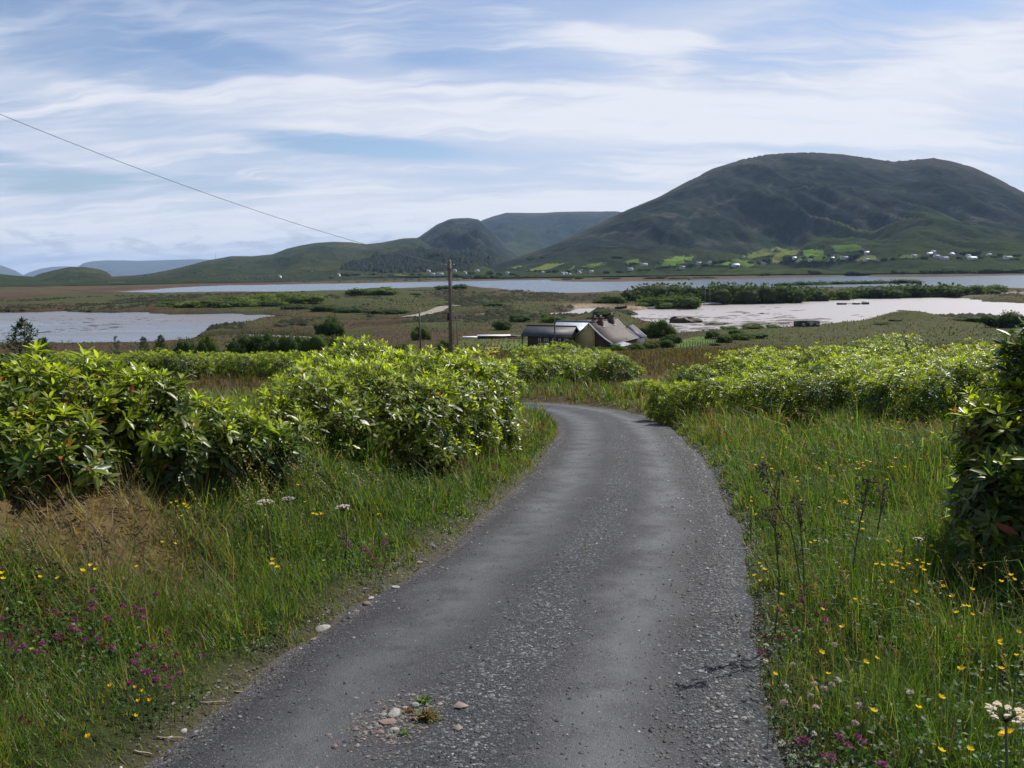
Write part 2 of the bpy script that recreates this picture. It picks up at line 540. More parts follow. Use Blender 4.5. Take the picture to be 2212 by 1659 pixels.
def fill(me, V, faces, col=None, smooth=False):
    V = np.asarray(V, np.float32)
    if not isinstance(faces, list):
        faces = [faces]
    faces = [np.asarray(f, np.int32) for f in faces if len(f)]
    nl = sum(f.size for f in faces)
    npoly = sum(len(f) for f in faces)
    me.vertices.add(len(V))
    me.vertices.foreach_set('co', V.ravel())
    me.loops.add(nl)
    me.loops.foreach_set('vertex_index', np.concatenate([f.ravel() for f in faces]))
    me.polygons.add(npoly)
    tot = np.concatenate([np.full(len(f), f.shape[1], np.int32) for f in faces])
    st = np.concatenate([[0], np.cumsum(tot)[:-1]]).astype(np.int32)
    me.polygons.foreach_set('loop_start', st)
    if smooth:
        me.polygons.foreach_set('use_smooth', np.ones(npoly, bool))
    if col is not None:
        a = me.color_attributes.new('Col', 'FLOAT_COLOR', 'POINT')
        c = np.ones((len(V), 4), np.float32)
        c[:, :3] = col
        a.data.foreach_set('color', c.ravel())
    me.update(calc_edges=True)


def put(name, me, parent=None):
    o = bpy.data.objects.new(name, me)
    COL.objects.link(o)
    if parent is not None:
        o.parent = parent
    return o


def tag(o, label=None, cat=None, group=None, kind=None):
    if label:
        o['label'] = label
    if cat:
        o['category'] = cat
    if group:
        o['group'] = group
    if kind:
        o['kind'] = kind
    return o


def empty(name, loc, label=None, cat=None, group=None, rz=0.0):
    o = bpy.data.objects.new(name, None)
    o.empty_display_size = 0.2
    COL.objects.link(o)
    o.location = loc
    o.rotation_euler = (0, 0, rz)
    return tag(o, label, cat, group)


class MB:
    """collects simple solids; build() links them as one mesh object"""
    def __init__(s):
        s.V, s.F, s.n = [], {}, 0

    def add(s, V, F):
        V = np.asarray(V, float)
        s.V.append(V)
        for f in F:
            s.F.setdefault(len(f), []).append([i + s.n for i in f])
        s.n += len(V)
        return s

    def box(s, x0, x1, y0, y1, z0, z1, M=None):
        V = np.array([(x, y, z) for z in (z0, z1) for y in (y0, y1) for x in (x0, x1)], float)
        if M is not None:
            V = (np.asarray(M)[:3, :3] @ V.T).T + np.asarray(M)[:3, 3]
        return s.add(V, [(0, 2, 3, 1), (4, 5, 7, 6), (0, 1, 5, 4), (2, 6, 7, 3), (0, 4, 6, 2), (1, 3, 7, 5)])

    def prism(s, poly, d):
        """polygon (list of 3D points) pushed along vector d"""
        P = np.asarray(poly, float)
        n = len(P)
        V = np.vstack([P, P + np.asarray(d, float)])
        F = [tuple(range(n))[::-1], tuple(range(n, 2 * n))]
        F += [(i, (i + 1) % n, n + (i + 1) % n, n + i) for i in range(n)]
        return s.add(V, F)

    def tube(s, pts, rad, k=6):
        P = np.asarray(pts, float)
        n = len(P)
        rad = np.broadcast_to(np.asarray(rad, float), (n,))
        T = np.gradient(P, axis=0)
        T /= np.linalg.norm(T, axis=1)[:, None] + 1e-12
        ref = np.array([0, 0, 1.0]) if abs(T[0][2]) < 0.9 else np.array([1.0, 0, 0])
        A = np.cross(T, ref)
        A /= np.linalg.norm(A, axis=1)[:, None] + 1e-12
        B = np.cross(T, A)
        th = np.arange(k) * 2 * math.pi / k
        V = (P[:, None] + rad[:, None, None] * (np.cos(th)[None, :, None] * A[:, None] + np.sin(th)[None, :, None] * B[:, None])).reshape(-1, 3)
        Fc = [(i * k + j, i * k + (j + 1) % k, (i + 1) * k + (j + 1) % k, (i + 1) * k + j) for i in range(n - 1) for j in range(k)]
        Fc += [tuple(range(k))[::-1], tuple((n - 1) * k + j for j in range(k))]
        return s.add(V, Fc)

    def build(s, name, mat, parent=None, smooth=False, org=None):
        V = np.vstack(s.V)
        if org is not None:
            V = V - np.asarray(org)
        return mk(name, V, [np.array(f) for f in s.F.values()], mat, parent, None, smooth)


# ------------------------------------------------------------------ materials
def mat(name):
    m = bpy.data.materials.new(name)
    m.use_nodes = True
    nt = m.node_tree
    return m, nt, nt.nodes['Principled BSDF']


def N(nt, t, **k):
    n = nt.nodes.new(t)
    for a, b in k.items():
        setattr(n, a, b)
    return n


def noise(nt, vec, scale, detail=5, rough=0.6, dist=0.0):
    n = N(nt, 'ShaderNodeTexNoise')
    if vec is not None:
        nt.links.new(vec, n.inputs['Vector'])
    n.inputs['Scale'].default_value = scale
    n.inputs['Detail'].default_value = detail
    n.inputs['Roughness'].default_value = rough
    n.inputs['Distortion'].default_value = dist
    return n.outputs[0]


def ramp(nt, fac, stops, interp='LINEAR'):
    n = N(nt, 'ShaderNodeValToRGB')
    n.color_ramp.interpolation = interp
    el = n.color_ramp.elements
    while len(el) < len(stops):
        el.new(0.5)
    for e, (p, c) in zip(el, stops):
        e.position = p
        e.color = (*c, 1) if len(c) == 3 else c
    nt.links.new(fac, n.inputs[0])
    return n.outputs[0]


def mixc(nt, fac, a, b, mode='MIX'):
    n = N(nt, 'ShaderNodeMixRGB', blend_type=mode)
    for i, v in enumerate((fac, a, b)):
        if isinstance(v, (int, float)):
            n.inputs[i].default_value = v
        elif isinstance(v, tuple):
            n.inputs[i].default_value = (*v, 1)
        else:
            nt.links.new(v, n.inputs[i])
    return n.outputs[0]


def math_(nt, op, a, b=0.0, clamp=False):
    n = N(nt, 'ShaderNodeMath', operation=op, use_clamp=clamp)
    for i, v in enumerate((a, b)):
        if isinstance(v, (int, float)):
            n.inputs[i].default_value = v
        else:
            nt.links.new(v, n.inputs[i])
    return n.outputs[0]


def mrange(nt, v, a, b, c=0.0, d=1.0):
    n = N(nt, 'ShaderNodeMapRange')
    nt.links.new(v, n.inputs[0])
    for i, x in enumerate((a, b, c, d)):
        n.inputs[i + 1].default_value = x
    return n.outputs[0]


def bumpn(nt, h, strength, dist, bsdf):
    n = N(nt, 'ShaderNodeBump')
    n.inputs['Strength'].default_value = strength
    n.inputs['Distance'].default_value = dist
    nt.links.new(h, n.inputs['Height'])
    nt.links.new(n.outputs[0], bsdf.inputs['Normal'])
    return n


def pos(nt):
    return N(nt, 'ShaderNodeNewGeometry').outputs['Position']


def plain(name, c, rough=0.7, var=0.25, scale=6.0, spec=0.3, bump_s=0.15, metal=0.0):
    m, nt, b = mat(name)
    tc = N(nt, 'ShaderNodeTexCoord').outputs['Object']
    n = noise(nt, tc, scale, 6, 0.65)
    lo = tuple(x * (1 - var) for x in c)
    hi = tuple(min(1, x * (1 + var)) for x in c)
    nt.links.new(ramp(nt, n, [(0.3, lo), (0.7, hi)]), b.inputs['Base Color'])
    b.inputs['Roughness'].default_value = rough
    b.inputs['Specular IOR Level'].default_value = spec
    b.inputs['Metallic'].default_value = metal
    if bump_s:
        bumpn(nt, noise(nt, tc, scale * 5, 4), bump_s, 0.02, b)
    return m


def leafy(name, rough=0.35, spec=0.5, trans=0.4, tcol=(1.15, 1.25, 0.35), gain=1.0):
    """a leaf: glossy on top, light coming through it from behind; colour from the mesh"""
    m, nt, b = mat(name)
    at_ = N(nt, 'ShaderNodeAttribute', attribute_name='Col').outputs['Color']
    if gain != 1.0:
        at_ = mixc(nt, 1.0, at_, (gain,) * 3, 'MULTIPLY')
    nt.links.new(at_, b.inputs['Base Color'])
    b.inputs['Roughness'].default_value = rough
    b.inputs['Specular IOR Level'].default_value = spec
    t = N(nt, 'ShaderNodeBsdfTranslucent')
    nt.links.new(mixc(nt, 1.0, at_, tcol, 'MULTIPLY'), t.inputs[0])
    mx = N(nt, 'ShaderNodeMixShader')
    mx.inputs[0].default_value = trans
    out = nt.nodes['Material Output']
    nt.links.new(b.outputs[0], mx.inputs[1])
    nt.links.new(t.outputs[0], mx.inputs[2])
    nt.links.new(mx.outputs[0], out.inputs[0])
    return m


M = {}
M['leaf'] = leafy('glossy_leaf', 0.37, 0.42, 0.5, (1.7, 1.75, 0.5))
M['leaf_far'] = leafy('bush_foliage', 0.8, 0.08, 0.35, (1.4, 1.5, 0.4))
M['grass'] = leafy('grass_blades', 0.5, 0.3, 0.45, (1.35, 1.4, 0.5))
M['petal'] = leafy('petals', 0.6, 0.2, 0.4, (1.0, 1.0, 0.9))
M['stem'] = plain('green_stem', (0.07, 0.09, 0.03), 0.6)
M['twig'] = plain('brown_twig', (0.10, 0.065, 0.04), 0.85, 0.3, 30)
M['bark'] = plain('grey_bark', (0.13, 0.11, 0.09), 0.9, 0.35, 12, bump_s=0.5)


# ground: colour carried by the mesh (what grows there), fine mottling from noise
def ground_mat():
    m, nt, b = mat('ground_cover')
    c = N(nt, 'ShaderNodeAttribute', attribute_name='Col').outputs['Color']
    p = pos(nt)
    dist = N(nt, 'ShaderNodeVectorMath', operation='LENGTH')
    nt.links.new(p, dist.inputs[0])
    n1 = noise(nt, p, 0.35, 6, 0.7)
    n2 = noise(nt, p, 6.0, 4, 0.75)
    n3 = noise(nt, p, 0.03, 4, 0.65)
    c = mixc(nt, 0.75, c, ramp(nt, n1, [(0.3, (0.5, 0.52, 0.5)), (0.5, (0.95, 0.95, 0.95)), (0.72, (1.5, 1.4, 1.25))]), 'MULTIPLY')
    c = mixc(nt, 0.6, c, ramp(nt, n2, [(0.3, (0.45, 0.45, 0.45)), (0.7, (1.5, 1.45, 1.3))]), 'MULTIPLY')
    c = mixc(nt, 0.6, c, ramp(nt, n3, [(0.35, (0.7, 0.75, 0.75)), (0.65, (1.3, 1.22, 1.1))]), 'MULTIPLY')
    nt.links.new(c, b.inputs['Base Color'])
    b.inputs['Roughness'].default_value = 0.95
    b.inputs['Specular IOR Level'].default_value = 0.1
    h = math_(nt, 'ADD', math_(nt, 'MULTIPLY', n1, 0.6), math_(nt, 'MULTIPLY', n2, 0.08))
    bumpn(nt, h, 0.9, 1.0, b)
    return m


M['ground'] = ground_mat()


def hill_mat(name, far=False):
    m, nt, b = mat(name)
    p = pos(nt)
    c = N(nt, 'ShaderNodeAttribute', attribute_name='Col').outputs['Color']
    n1 = noise(nt, p, 0.006, 6, 0.66, 0.4)
    n2 = noise(nt, p, 0.045, 5, 0.72)
    c = mixc(nt, 0.8, c, ramp(nt, n1, [(0.3, (0.75, 0.78, 0.80)), (0.5, (0.98, 0.98, 0.98)), (0.7, (1.25, 1.22, 1.1))]), 'MULTIPLY')
    c = mixc(nt, 0.7, c, ramp(nt, n2, [(0.35, (0.5, 0.52, 0.55)), (0.65, (1.45, 1.4, 1.3))]), 'MULTIPLY')
    nt.links.new(c, b.inputs['Base Color'])
    b.inputs['Roughness'].default_value = 1.0
    b.inputs['Specular IOR Level'].default_value = 0.0
    bumpn(nt, math_(nt, 'ADD', math_(nt, 'MULTIPLY', n1, 26), math_(nt, 'MULTIPLY', n2, 5)), 0.5, 1.0, b)
    return m


M['hill'] = hill_mat('hill_cover')


def water_mat(name, base_c, rough, wave, sx, sy, mud=None, mud_rough=0.5, lo=0.45, hi=0.62, mscale=0.02):
    m, nt, b = mat(name)
    p = pos(nt)
    mp = N(nt, 'ShaderNodeMapping')
    nt.links.new(p, mp.inputs[0])
    mp.inputs['Scale'].default_value = (sx, sy, 1)
    n = noise(nt, mp.outputs[0], 1.0, 6, 0.65)
    if mud:
        q = N(nt, 'ShaderNodeMapping')
        nt.links.new(p, q.inputs[0])
        q.inputs['Scale'].default_value = (0.35, 1, 1)
        q.inputs['Rotation'].default_value = (0, 0, R(6))
        k = ramp(nt, noise(nt, q.outputs[0], mscale, 9, 0.66, 0.6), [(lo, (0, 0, 0)), (hi, (1, 1, 1))])
        f = noise(nt, p, 0.5, 6, 0.7)
        mc = mixc(nt, 0.8, mud, ramp(nt, f, [(0.35, (0.55, 0.55, 0.55)), (0.65, (1.3, 1.3, 1.3))]), 'MULTIPLY')
        nt.links.new(mixc(nt, k, base_c, mc), b.inputs['Base Color'])
        nt.links.new(mrange(nt, k, 0, 1, rough, mud_rough), b.inputs['Roughness'])
    else:
        b.inputs['Base Color'].default_value = (*base_c, 1)
        b.inputs['Roughness'].default_value = rough
    b.inputs['Specular IOR Level'].default_value = 0.5
    bumpn(nt, n, wave, 1.0, b)
    return m


M['water'] = water_mat('estuary_water', (0.045, 0.07, 0.10), 0.22, 0.28, 0.25, 0.6)
M['bay'] = water_mat('tidal_bay_film', (0.07, 0.08, 0.095), 0.22, 0.12, 0.5, 1.0, (0.13, 0.11, 0.10), 0.42, 0.42, 0.60, 0.016)
M['mud'] = water_mat('wet_tidal_sand', (0.27, 0.245, 0.24), 0.36, 0.3, 0.3, 0.8, (0.20, 0.165, 0.145), 0.5, 0.60, 0.74, 0.05)

# ------------------------------------------------------------------ ground sheet
az_f = np.linspace(R(-39), R(39), 360)
az_c = np.linspace(R(39), R(321), 72)[1:-1]
AZ = np.concatenate([az_f, az_c])
RR = np.concatenate([np.geomspace(0.8, 60, 130, endpoint=False), np.geomspace(60, 1600, 300, endpoint=False), np.geomspace(1600, 3200, 25, endpoint=False), np.geomspace(3200, 40000, 22)])
A2, R2 = np.meshgrid(AZ, RR, indexing='ij')
GX, GY = R2 * np.sin(A2), R2 * np.cos(A2)
GZ = H(GX, GY)
na, nr = GX.shape
ii, jj = np.meshgrid(np.arange(na), np.arange(nr - 1), indexing='ij')
i2 = (ii + 1) % na
quads = np.stack([ii * nr + jj, ii * nr + jj + 1, i2 * nr + jj + 1, i2 * nr + jj], -1).reshape(-1, 4)
GV = np.stack([GX, GY, GZ], -1).reshape(-1, 3)
GV = np.vstack([GV, [[0, 0, Hs(0, 0)]]])
ctr = len(GV) - 1
tri = np.array([(ctr, i * nr, ((i + 1) % na) * nr) for i in range(na)])


def ground_color(x, y, z):
    r = np.hypot(x, y)
    n1 = fbm(x / 26, y / 60, 6, 0.62)
    n2 = fbm(x / 120 + 5, y / 260 + 3, 4)
    n3 = fbm(x / 5 + 50, y / 8, 4)
    brown = np.array([0.052, 0.036, 0.019])
    olive = np.array([0.050, 0.048, 0.017])
    green = np.array([0.046, 0.060, 0.016])
    dark = np.array([0.022, 0.017, 0.012])
    lerp = lambda a, b, t: a * (1 - t[..., None]) + b * t[..., None]
    c = lerp(brown[None], olive[None], sstep(-0.5, 0.6, n1 + 0.8 * n2))
    c = lerp(c, green[None], sstep(0.15, 0.9, n2 + 0.5 * n1 + 0.3 * n3) * 0.75)
    # meadow of rough brown grass on the slope
    fld = sstep(25, 45, y) * (1 - sstep(95, 150, y))
    c = lerp(c, np.array([0.066, 0.046, 0.022])[None], fld * 0.7 * sstep(-0.7, 0.3, n1 + 0.5 * n3))
    # green pasture right of the house
    rf = sstep(120, 160, y) * (1 - sstep(250, 275, y)) * sstep(40, 60, x)
    c = lerp(c, np.array([0.050, 0.062, 0.016])[None], rf * 0.75)
    # earth under the verge grass
    nearv = 1 - sstep(18, 34, r)
    c = lerp(c, np.array([0.026, 0.036, 0.011])[None], nearv)
    # stony, mossy margin of the lane
    m = r < 60
    lat = np.full(x.shape, 99.0)
    lat[m] = np.abs(road_lat(x[m], y[m])) - HWR
    mar = (1 - sstep(0.0, 0.28, lat + 0.2 * n3))
    c = lerp(c, np.array([0.075, 0.068, 0.045])[None], mar * 0.9)
    # bare mossy bank on the left
    mb = np.exp(-(((x + 3.0) / 0.8) ** 2 + ((y - 5.3) / 0.75) ** 2))
    c = lerp(c, np.array([0.115, 0.080, 0.042])[None], np.clip(mb * (0.85 + 0.4 * n3), 0, 1))
    k3 = sstep(0.0, 0.5, fbm(x * 3.0 + 4, y * 3.0, 4)) * mb
    c = lerp(c, np.array([0.075, 0.06, 0.03])[None], np.clip(k3 * 0.9, 0, 1))
    # wet, dark edge of the shore and cut banks
    sh = (1 - sstep(0.25, 0.62, z)) * (r > 150)
    c = lerp(c, np.array([0.030, 0.022, 0.017])[None], sh)
    fs = (1 - sstep(1.0, 2.2, z)) * sstep(900, 1000, r)
    c = lerp(c, np.array([0.10, 0.055, 0.04])[None], fs)
    # shingle spit and beach
    for u, v, ru, rv, cc in ((2200, 640, 150, 10, (0.16, 0.115, 0.085)), (2120, 638, 110, 7, (0.30, 0.24, 0.19)), (1530, 662, 60, 6, (0.30, 0.24, 0.18)), (1640, 660, 90, 4, (0.33, 0.26, 0.2)), (1270, 666, 50, 5, (0.28, 0.22, 0.17)), (1420, 668, 90, 4, (0.26, 0.2, 0.15)), (1110, 630, 80, 6, (0.13, 0.09, 0.065)), (1520, 722, 60, 9, (0.2, 0.17, 0.15))):
        q = sea(u, v)
        rx = ru / F * q[1]
        ry = q[1] - sea(u, v + rv)[1]
        g = np.exp(-(((x - q[0]) / rx) ** 2 + ((y - q[1]) / ry) ** 2) * 1.3)
        c = lerp(c, np.array(cc)[None], np.clip(g * 1.4, 0, 1) * (1 - sstep(1.2, 2.6, z)))
    for pl, cc in LAWNS:
        ins = pip(x, y, pl)
        c[ins] = np.array(cc)
    return c


LAWNS = []
for vs, cc in (([(1050, 741), (1095, 737), (1142, 735), (1144, 752), (1090, 757), (1045, 752)], (0.075, 0.14, 0.022)),
               ([(1462, 735), (1500, 728), (1556, 722), (1560, 735), (1520, 744), (1455, 752)], (0.075, 0.14, 0.022)),
               ([(995, 728), (1055, 722), (1120, 722), (1130, 736), (1050, 741), (990, 748)], (0.07, 0.085, 0.022))):
    LAWNS.append(([tuple(at(u, v, 0, 900)[:2]) for u, v in vs], cc))
GC = ground_color(GV[:, 0], GV[:, 1], GV[:, 2]) * 0.85
ground = mk('ground', GV, [quads, tri], M['ground'], None, GC, True)
tag(ground, kind='structure')

# ------------------------------------------------------------------ water and tidal flats
def sheet(name, P, z, m, grow=10):
    P = np.asarray(P, float)
    c = P.mean(0)
    bm = bmesh.new()
    n = len(P)
    nrm = []
    area = 0.5 * sum(P[i][0] * P[(i + 1) % n][1] - P[(i + 1) % n][0] * P[i][1] for i in range(n))
    Q = P[::-1] if area < 0 else P
    vs = []
    for i in range(n):
        e = Q[(i + 1) % n] - Q[i - 1]
        nn = np.array([e[1], -e[0]]) / (np.linalg.norm(e) + 1e-9)
        q = Q[i] + nn * grow
        vs.append(bm.verts.new((q[0], q[1], z)))
    f = bm.faces.new(vs)
    bmesh.ops.triangulate(bm, faces=[f])
    for f in bm.faces:
        f.normal_update()
        if f.normal.z < 0:
            f.normal_flip()
    me = bpy.data.meshes.new(name)
    bm.to_mesh(me)
    bm.free()
    me.materials.append(m)
    return tag(put(name, me), kind='structure')


sheet('water', POLYS['B'], 0.0, M['water'], 8)
sheet('tidal_water', POLYS['A'], 0.0, M['bay'], 6)
sheet('mudflat', POLYS['C'], 0.0, M['mud'], 6)
sheet('mudflat', POLYS['D'], 0.0, M['mud'], 3)
sheet('mudflat', POLYS['E'], 0.0, M['mud'], 3)
for k_ in 'GKLMN':
    sheet('mudflat', POLYS[k_], 0.0, M['bay'], 3)

# ------------------------------------------------------------------ hills
def hill_color(h, x, y, z, q):
    lerp = lambda a, b, t: a * (1 - t[..., None]) + b * t[..., None]
    n = fbm(x / 420 + 3, y / 420, 5)
    n2 = fbm(x / 90 + 7, y / 90, 5)
    if h.mat == 'far':
        return np.broadcast_to(np.array([0.05, 0.06, 0.055]), x.shape + (3,)).copy()
    if h.mat == 'hill':
        c = lerp(np.array([0.026, 0.036, 0.021])[None], np.array([0.043, 0.047, 0.025])[None], sstep(-0.6, 0.7, n))
        return lerp(c, np.array([0.026, 0.036, 0.020])[None], sstep(0.1, 0.9, n2) * 0.6)
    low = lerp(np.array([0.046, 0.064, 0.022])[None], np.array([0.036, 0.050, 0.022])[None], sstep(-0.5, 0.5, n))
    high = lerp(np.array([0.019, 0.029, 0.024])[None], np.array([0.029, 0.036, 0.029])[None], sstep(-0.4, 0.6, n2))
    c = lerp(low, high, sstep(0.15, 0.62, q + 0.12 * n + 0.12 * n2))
    n3 = fbm(x / 45 + 1, y / 45, 4)
    rock = sstep(0.75, 1.1, n3 + 0.4 * n2) * sstep(0.3, 0.5, q) * (1 - sstep(0.8, 0.95, q))
    c = lerp(c, np.array([0.11, 0.105, 0.105])[None], rock * 0.4)
    top = sstep(0.90, 0.985, q + 0.03 * n2)
    return lerp(c, np.array([0.090, 0.084, 0.076])[None], top * 0.5) * 0.80


for h in HILLS:
    azs = np.linspace(h.az[0], h.az[-1], h.n_a)
    qs = np.concatenate([np.linspace(0, 1, h.n_r), 1 + np.linspace(0, 1, max(8, h.n_r // 10))[1:]])
    Az, Q = np.meshgrid(azs, qs, indexing='ij')
    te, dr, df, db = h.col(Az)
    r_ = np.where(Q <= 1, df + (dr - df) * Q, dr + (db - dr) * (Q - 1))
    r_ = np.clip(r_, df + 0.01, db - 0.01)
    x_, y_ = r_ * np.sin(Az), r_ * np.cos(Az)
    z_ = h.z(x_, y_)
    a_, b_ = x_.shape
    ii, jj = np.meshgrid(np.arange(a_ - 1), np.arange(b_ - 1), indexing='ij')
    qd = np.stack([ii * b_ + jj, ii * b_ + jj + 1, (ii + 1) * b_ + jj + 1, (ii + 1) * b_ + jj], -1).reshape(-1, 4)
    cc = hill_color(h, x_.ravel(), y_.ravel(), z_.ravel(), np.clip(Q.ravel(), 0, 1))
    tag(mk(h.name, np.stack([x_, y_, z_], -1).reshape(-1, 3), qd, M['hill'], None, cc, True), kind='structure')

# ------------------------------------------------------------------ the lane
def road_mat():
    m, nt, b = mat('worn_tarmac')
    at_ = N(nt, 'ShaderNodeAttribute', attribute_name='Col')
    sp = N(nt, 'ShaderNodeSeparateColor')
    nt.links.new(at_.outputs['Color'], sp.inputs[0])
    p = pos(nt)
    lat = math_(nt, 'ADD', sp.outputs[0], math_(nt, 'MULTIPLY', math_(nt, 'SUBTRACT', noise(nt, p, 1.3, 4, 0.6), 0.5), 0.45))

    def band(c, w, soft):
        d = math_(nt, 'ABSOLUTE', math_(nt, 'SUBTRACT', lat, c))
        return mrange(nt, d, w + soft, w - soft)
    tracks = math_(nt, 'MAXIMUM', band(-0.66, 0.24, 0.18), band(0.62, 0.20, 0.16))
    tracks = math_(nt, 'MULTIPLY', tracks, mrange(nt, noise(nt, p, 2.6, 6, 0.7), 0.32, 0.56, 0.25, 1.0))
    edge = math_(nt, 'MAXIMUM', mrange(nt, lat, 0.86, 1.02), mrange(nt, lat, -1.10, -1.22))
    mid = band(0.02, 0.20, 0.16)
    loose = math_(nt, 'MAXIMUM', edge, mid)
    # chippings
    vo = N(nt, 'ShaderNodeTexVoronoi')
    nt.links.new(p, vo.inputs['Vector'])
    vo.inputs['Scale'].default_value = 75
    vs = N(nt, 'ShaderNodeSeparateColor')
    nt.links.new(vo.outputs['Color'], vs.inputs[0])
    chip = ramp(nt, vs.outputs[0], [(0.0, (0.014, 0.015, 0.018)), (0.55, (0.034, 0.036, 0.041)), (0.86, (0.068, 0.070, 0.077)), (1.0, (0.22, 0.22, 0.22))])
    v2 = N(nt, 'ShaderNodeTexVoronoi')
    nt.links.new(p, v2.inputs['Vector'])
    v2.inputs['Scale'].default_value = 190
    v2s = N(nt, 'ShaderNodeSeparateColor')
    nt.links.new(v2.outputs['Color'], v2s.inputs[0])
    fine_ = ramp(nt, v2s.outputs[1], [(0.0, (0.012, 0.012, 0.014)), (0.6, (0.026, 0.026, 0.029)), (0.93, (0.046, 0.046, 0.050)), (1.0, (0.15, 0.15, 0.15))])
    worn = mixc(nt, 0.45, (0.098, 0.100, 0.105), fine_)
    big_ = noise(nt, p, 0.8, 5, 0.65)
    c = mixc(nt, tracks, fine_, worn)
    c = mixc(nt, loose, c, chip)
    c = mixc(nt, 0.75, c, ramp(nt, big_, [(0.3, (0.50, 0.51, 0.54)), (0.7, (1.08, 1.10, 1.15))]), 'MULTIPLY')
    # dusty brown near the crumbling edge
    dust = math_(nt, 'MULTIPLY', mrange(nt, lat, -1.15, -1.36), noise(nt, p, 7, 4))
    c = mixc(nt, math_(nt, 'MULTIPLY', dust, 0.9), c, (0.16, 0.13, 0.095))
    nt.links.new(c, b.inputs['Base Color'])
    nt.links.new(mrange(nt, tracks, 0, 1, 0.86, 0.62), b.inputs['Roughness'])
    b.inputs['Specular IOR Level'].default_value = 0.35
    h = math_(nt, 'ADD', math_(nt, 'MULTIPLY', math_(nt, 'MULTIPLY', vo.outputs['Distance'], -0.6), math_(nt, 'ADD', loose, 0.15)), math_(nt, 'MULTIPLY', v2.outputs['Distance'], -0.18))
    bumpn(nt, h, 0.8, 0.02, b)
    return m


def frame_along(i):
    a, b = RC[max(i - 1, 0)], RC[min(i + 1, len(RC) - 1)]
    t = (b - a) / np.linalg.norm(b - a)
    return np.array([t[1], -t[0]])


_rn = np.array([frame_along(i) for i in range(len(RC))])
S_D = np.concatenate([np.arange(0, RS[-1], 0.12)])
_cx, _cy = np.interp(S_D, RS, RC[:, 0]), np.interp(S_D, RS, RC[:, 1])
_nx, _ny = np.interp(S_D, RS, _rn[:, 0]), np.interp(S_D, RS, _rn[:, 1])


def road_z(x, y, lat):
    return base(y) + 0.025 * (1 - (np.abs(lat) / HWR) ** 2) - 0.012 * np.exp(-((np.abs(lat) - 0.65) / 0.22) ** 2)


lats = np.concatenate([[-1.40, -1.3], np.linspace(-1.2, 1.2, 15), [1.27, 1.34]])
lx = _cx[:, None] + _nx[:, None] * lats
ly = _cy[:, None] + _ny[:, None] * lats
edge_w = 0.10 * fbm(S_D[:, None] * 0.9 + (lats > 0) * 50, S_D[:, None] * 0 + 3.3, 4) * (np.abs(lats) > 1.15)
lx = lx + _nx[:, None] * edge_w * np.sign(lats)
ly = ly + _ny[:, None] * edge_w * np.sign(lats)
lz = road_z(lx, ly, lats[None, :]) + 0.0
lz = np.where(np.abs(lats) > 1.25, base(ly) - 0.035, lz)
lz = np.where(np.abs(lats) > 1.35, base(ly) - 0.10, lz)
ns, nl = lx.shape
ii, jj = np.meshgrid(np.arange(ns - 1), np.arange(nl - 1), indexing='ij')
qd = np.stack([ii * nl + jj, ii * nl + jj + 1, (ii + 1) * nl + jj + 1, (ii + 1) * nl + jj], -1).reshape(-1, 4)
colr = np.stack([np.broadcast_to(lats, lx.shape), np.broadcast_to(S_D[:, None], lx.shape) / 100, 0 * lx], -1).reshape(-1, 3)
M['road'] = road_mat()
road = mk('road', np.stack([lx, ly, lz], -1).reshape(-1, 3), qd[:, ::1], M['road'], None, colr, True)
tag(road, kind='structure')


def on_road(s, lat):
    x = np.interp(s, S_D, _cx) + np.interp(s, S_D, _nx) * lat
    y = np.interp(s, S_D, _cy) + np.interp(s, S_D, _ny) * lat
    return x, y


# ------------------------------------------------------------------ loose chippings (nobody could count them)
M['stone'] = None


def stone_mat():
    m, nt, b = mat('chippings')
    c = N(nt, 'ShaderNodeAttribute', attribute_name='Col').outputs['Color']
    n = noise(nt, N(nt, 'ShaderNodeTexCoord').outputs['Object'], 60, 3)
    nt.links.new(mixc(nt, 0.5, c, ramp(nt, n, [(0.3, (0.7, 0.7, 0.7)), (0.7, (1.3, 1.3, 1.3))]), 'MULTIPLY'), b.inputs['Base Color'])
    b.inputs['Roughness'].default_value = 0.7
    b.inputs['Specular IOR Level'].default_value = 0.35
    return m


M['stone'] = stone_mat()
_oct = np.array([(1, 0, 0), (0, 1, 0), (-1, 0, 0), (0, -1, 0), (0, 0, 1), (0, 0, -1)], float)
_of = np.array([(0, 1, 4), (1, 2, 4), (2, 3, 4), (3, 0, 4)])


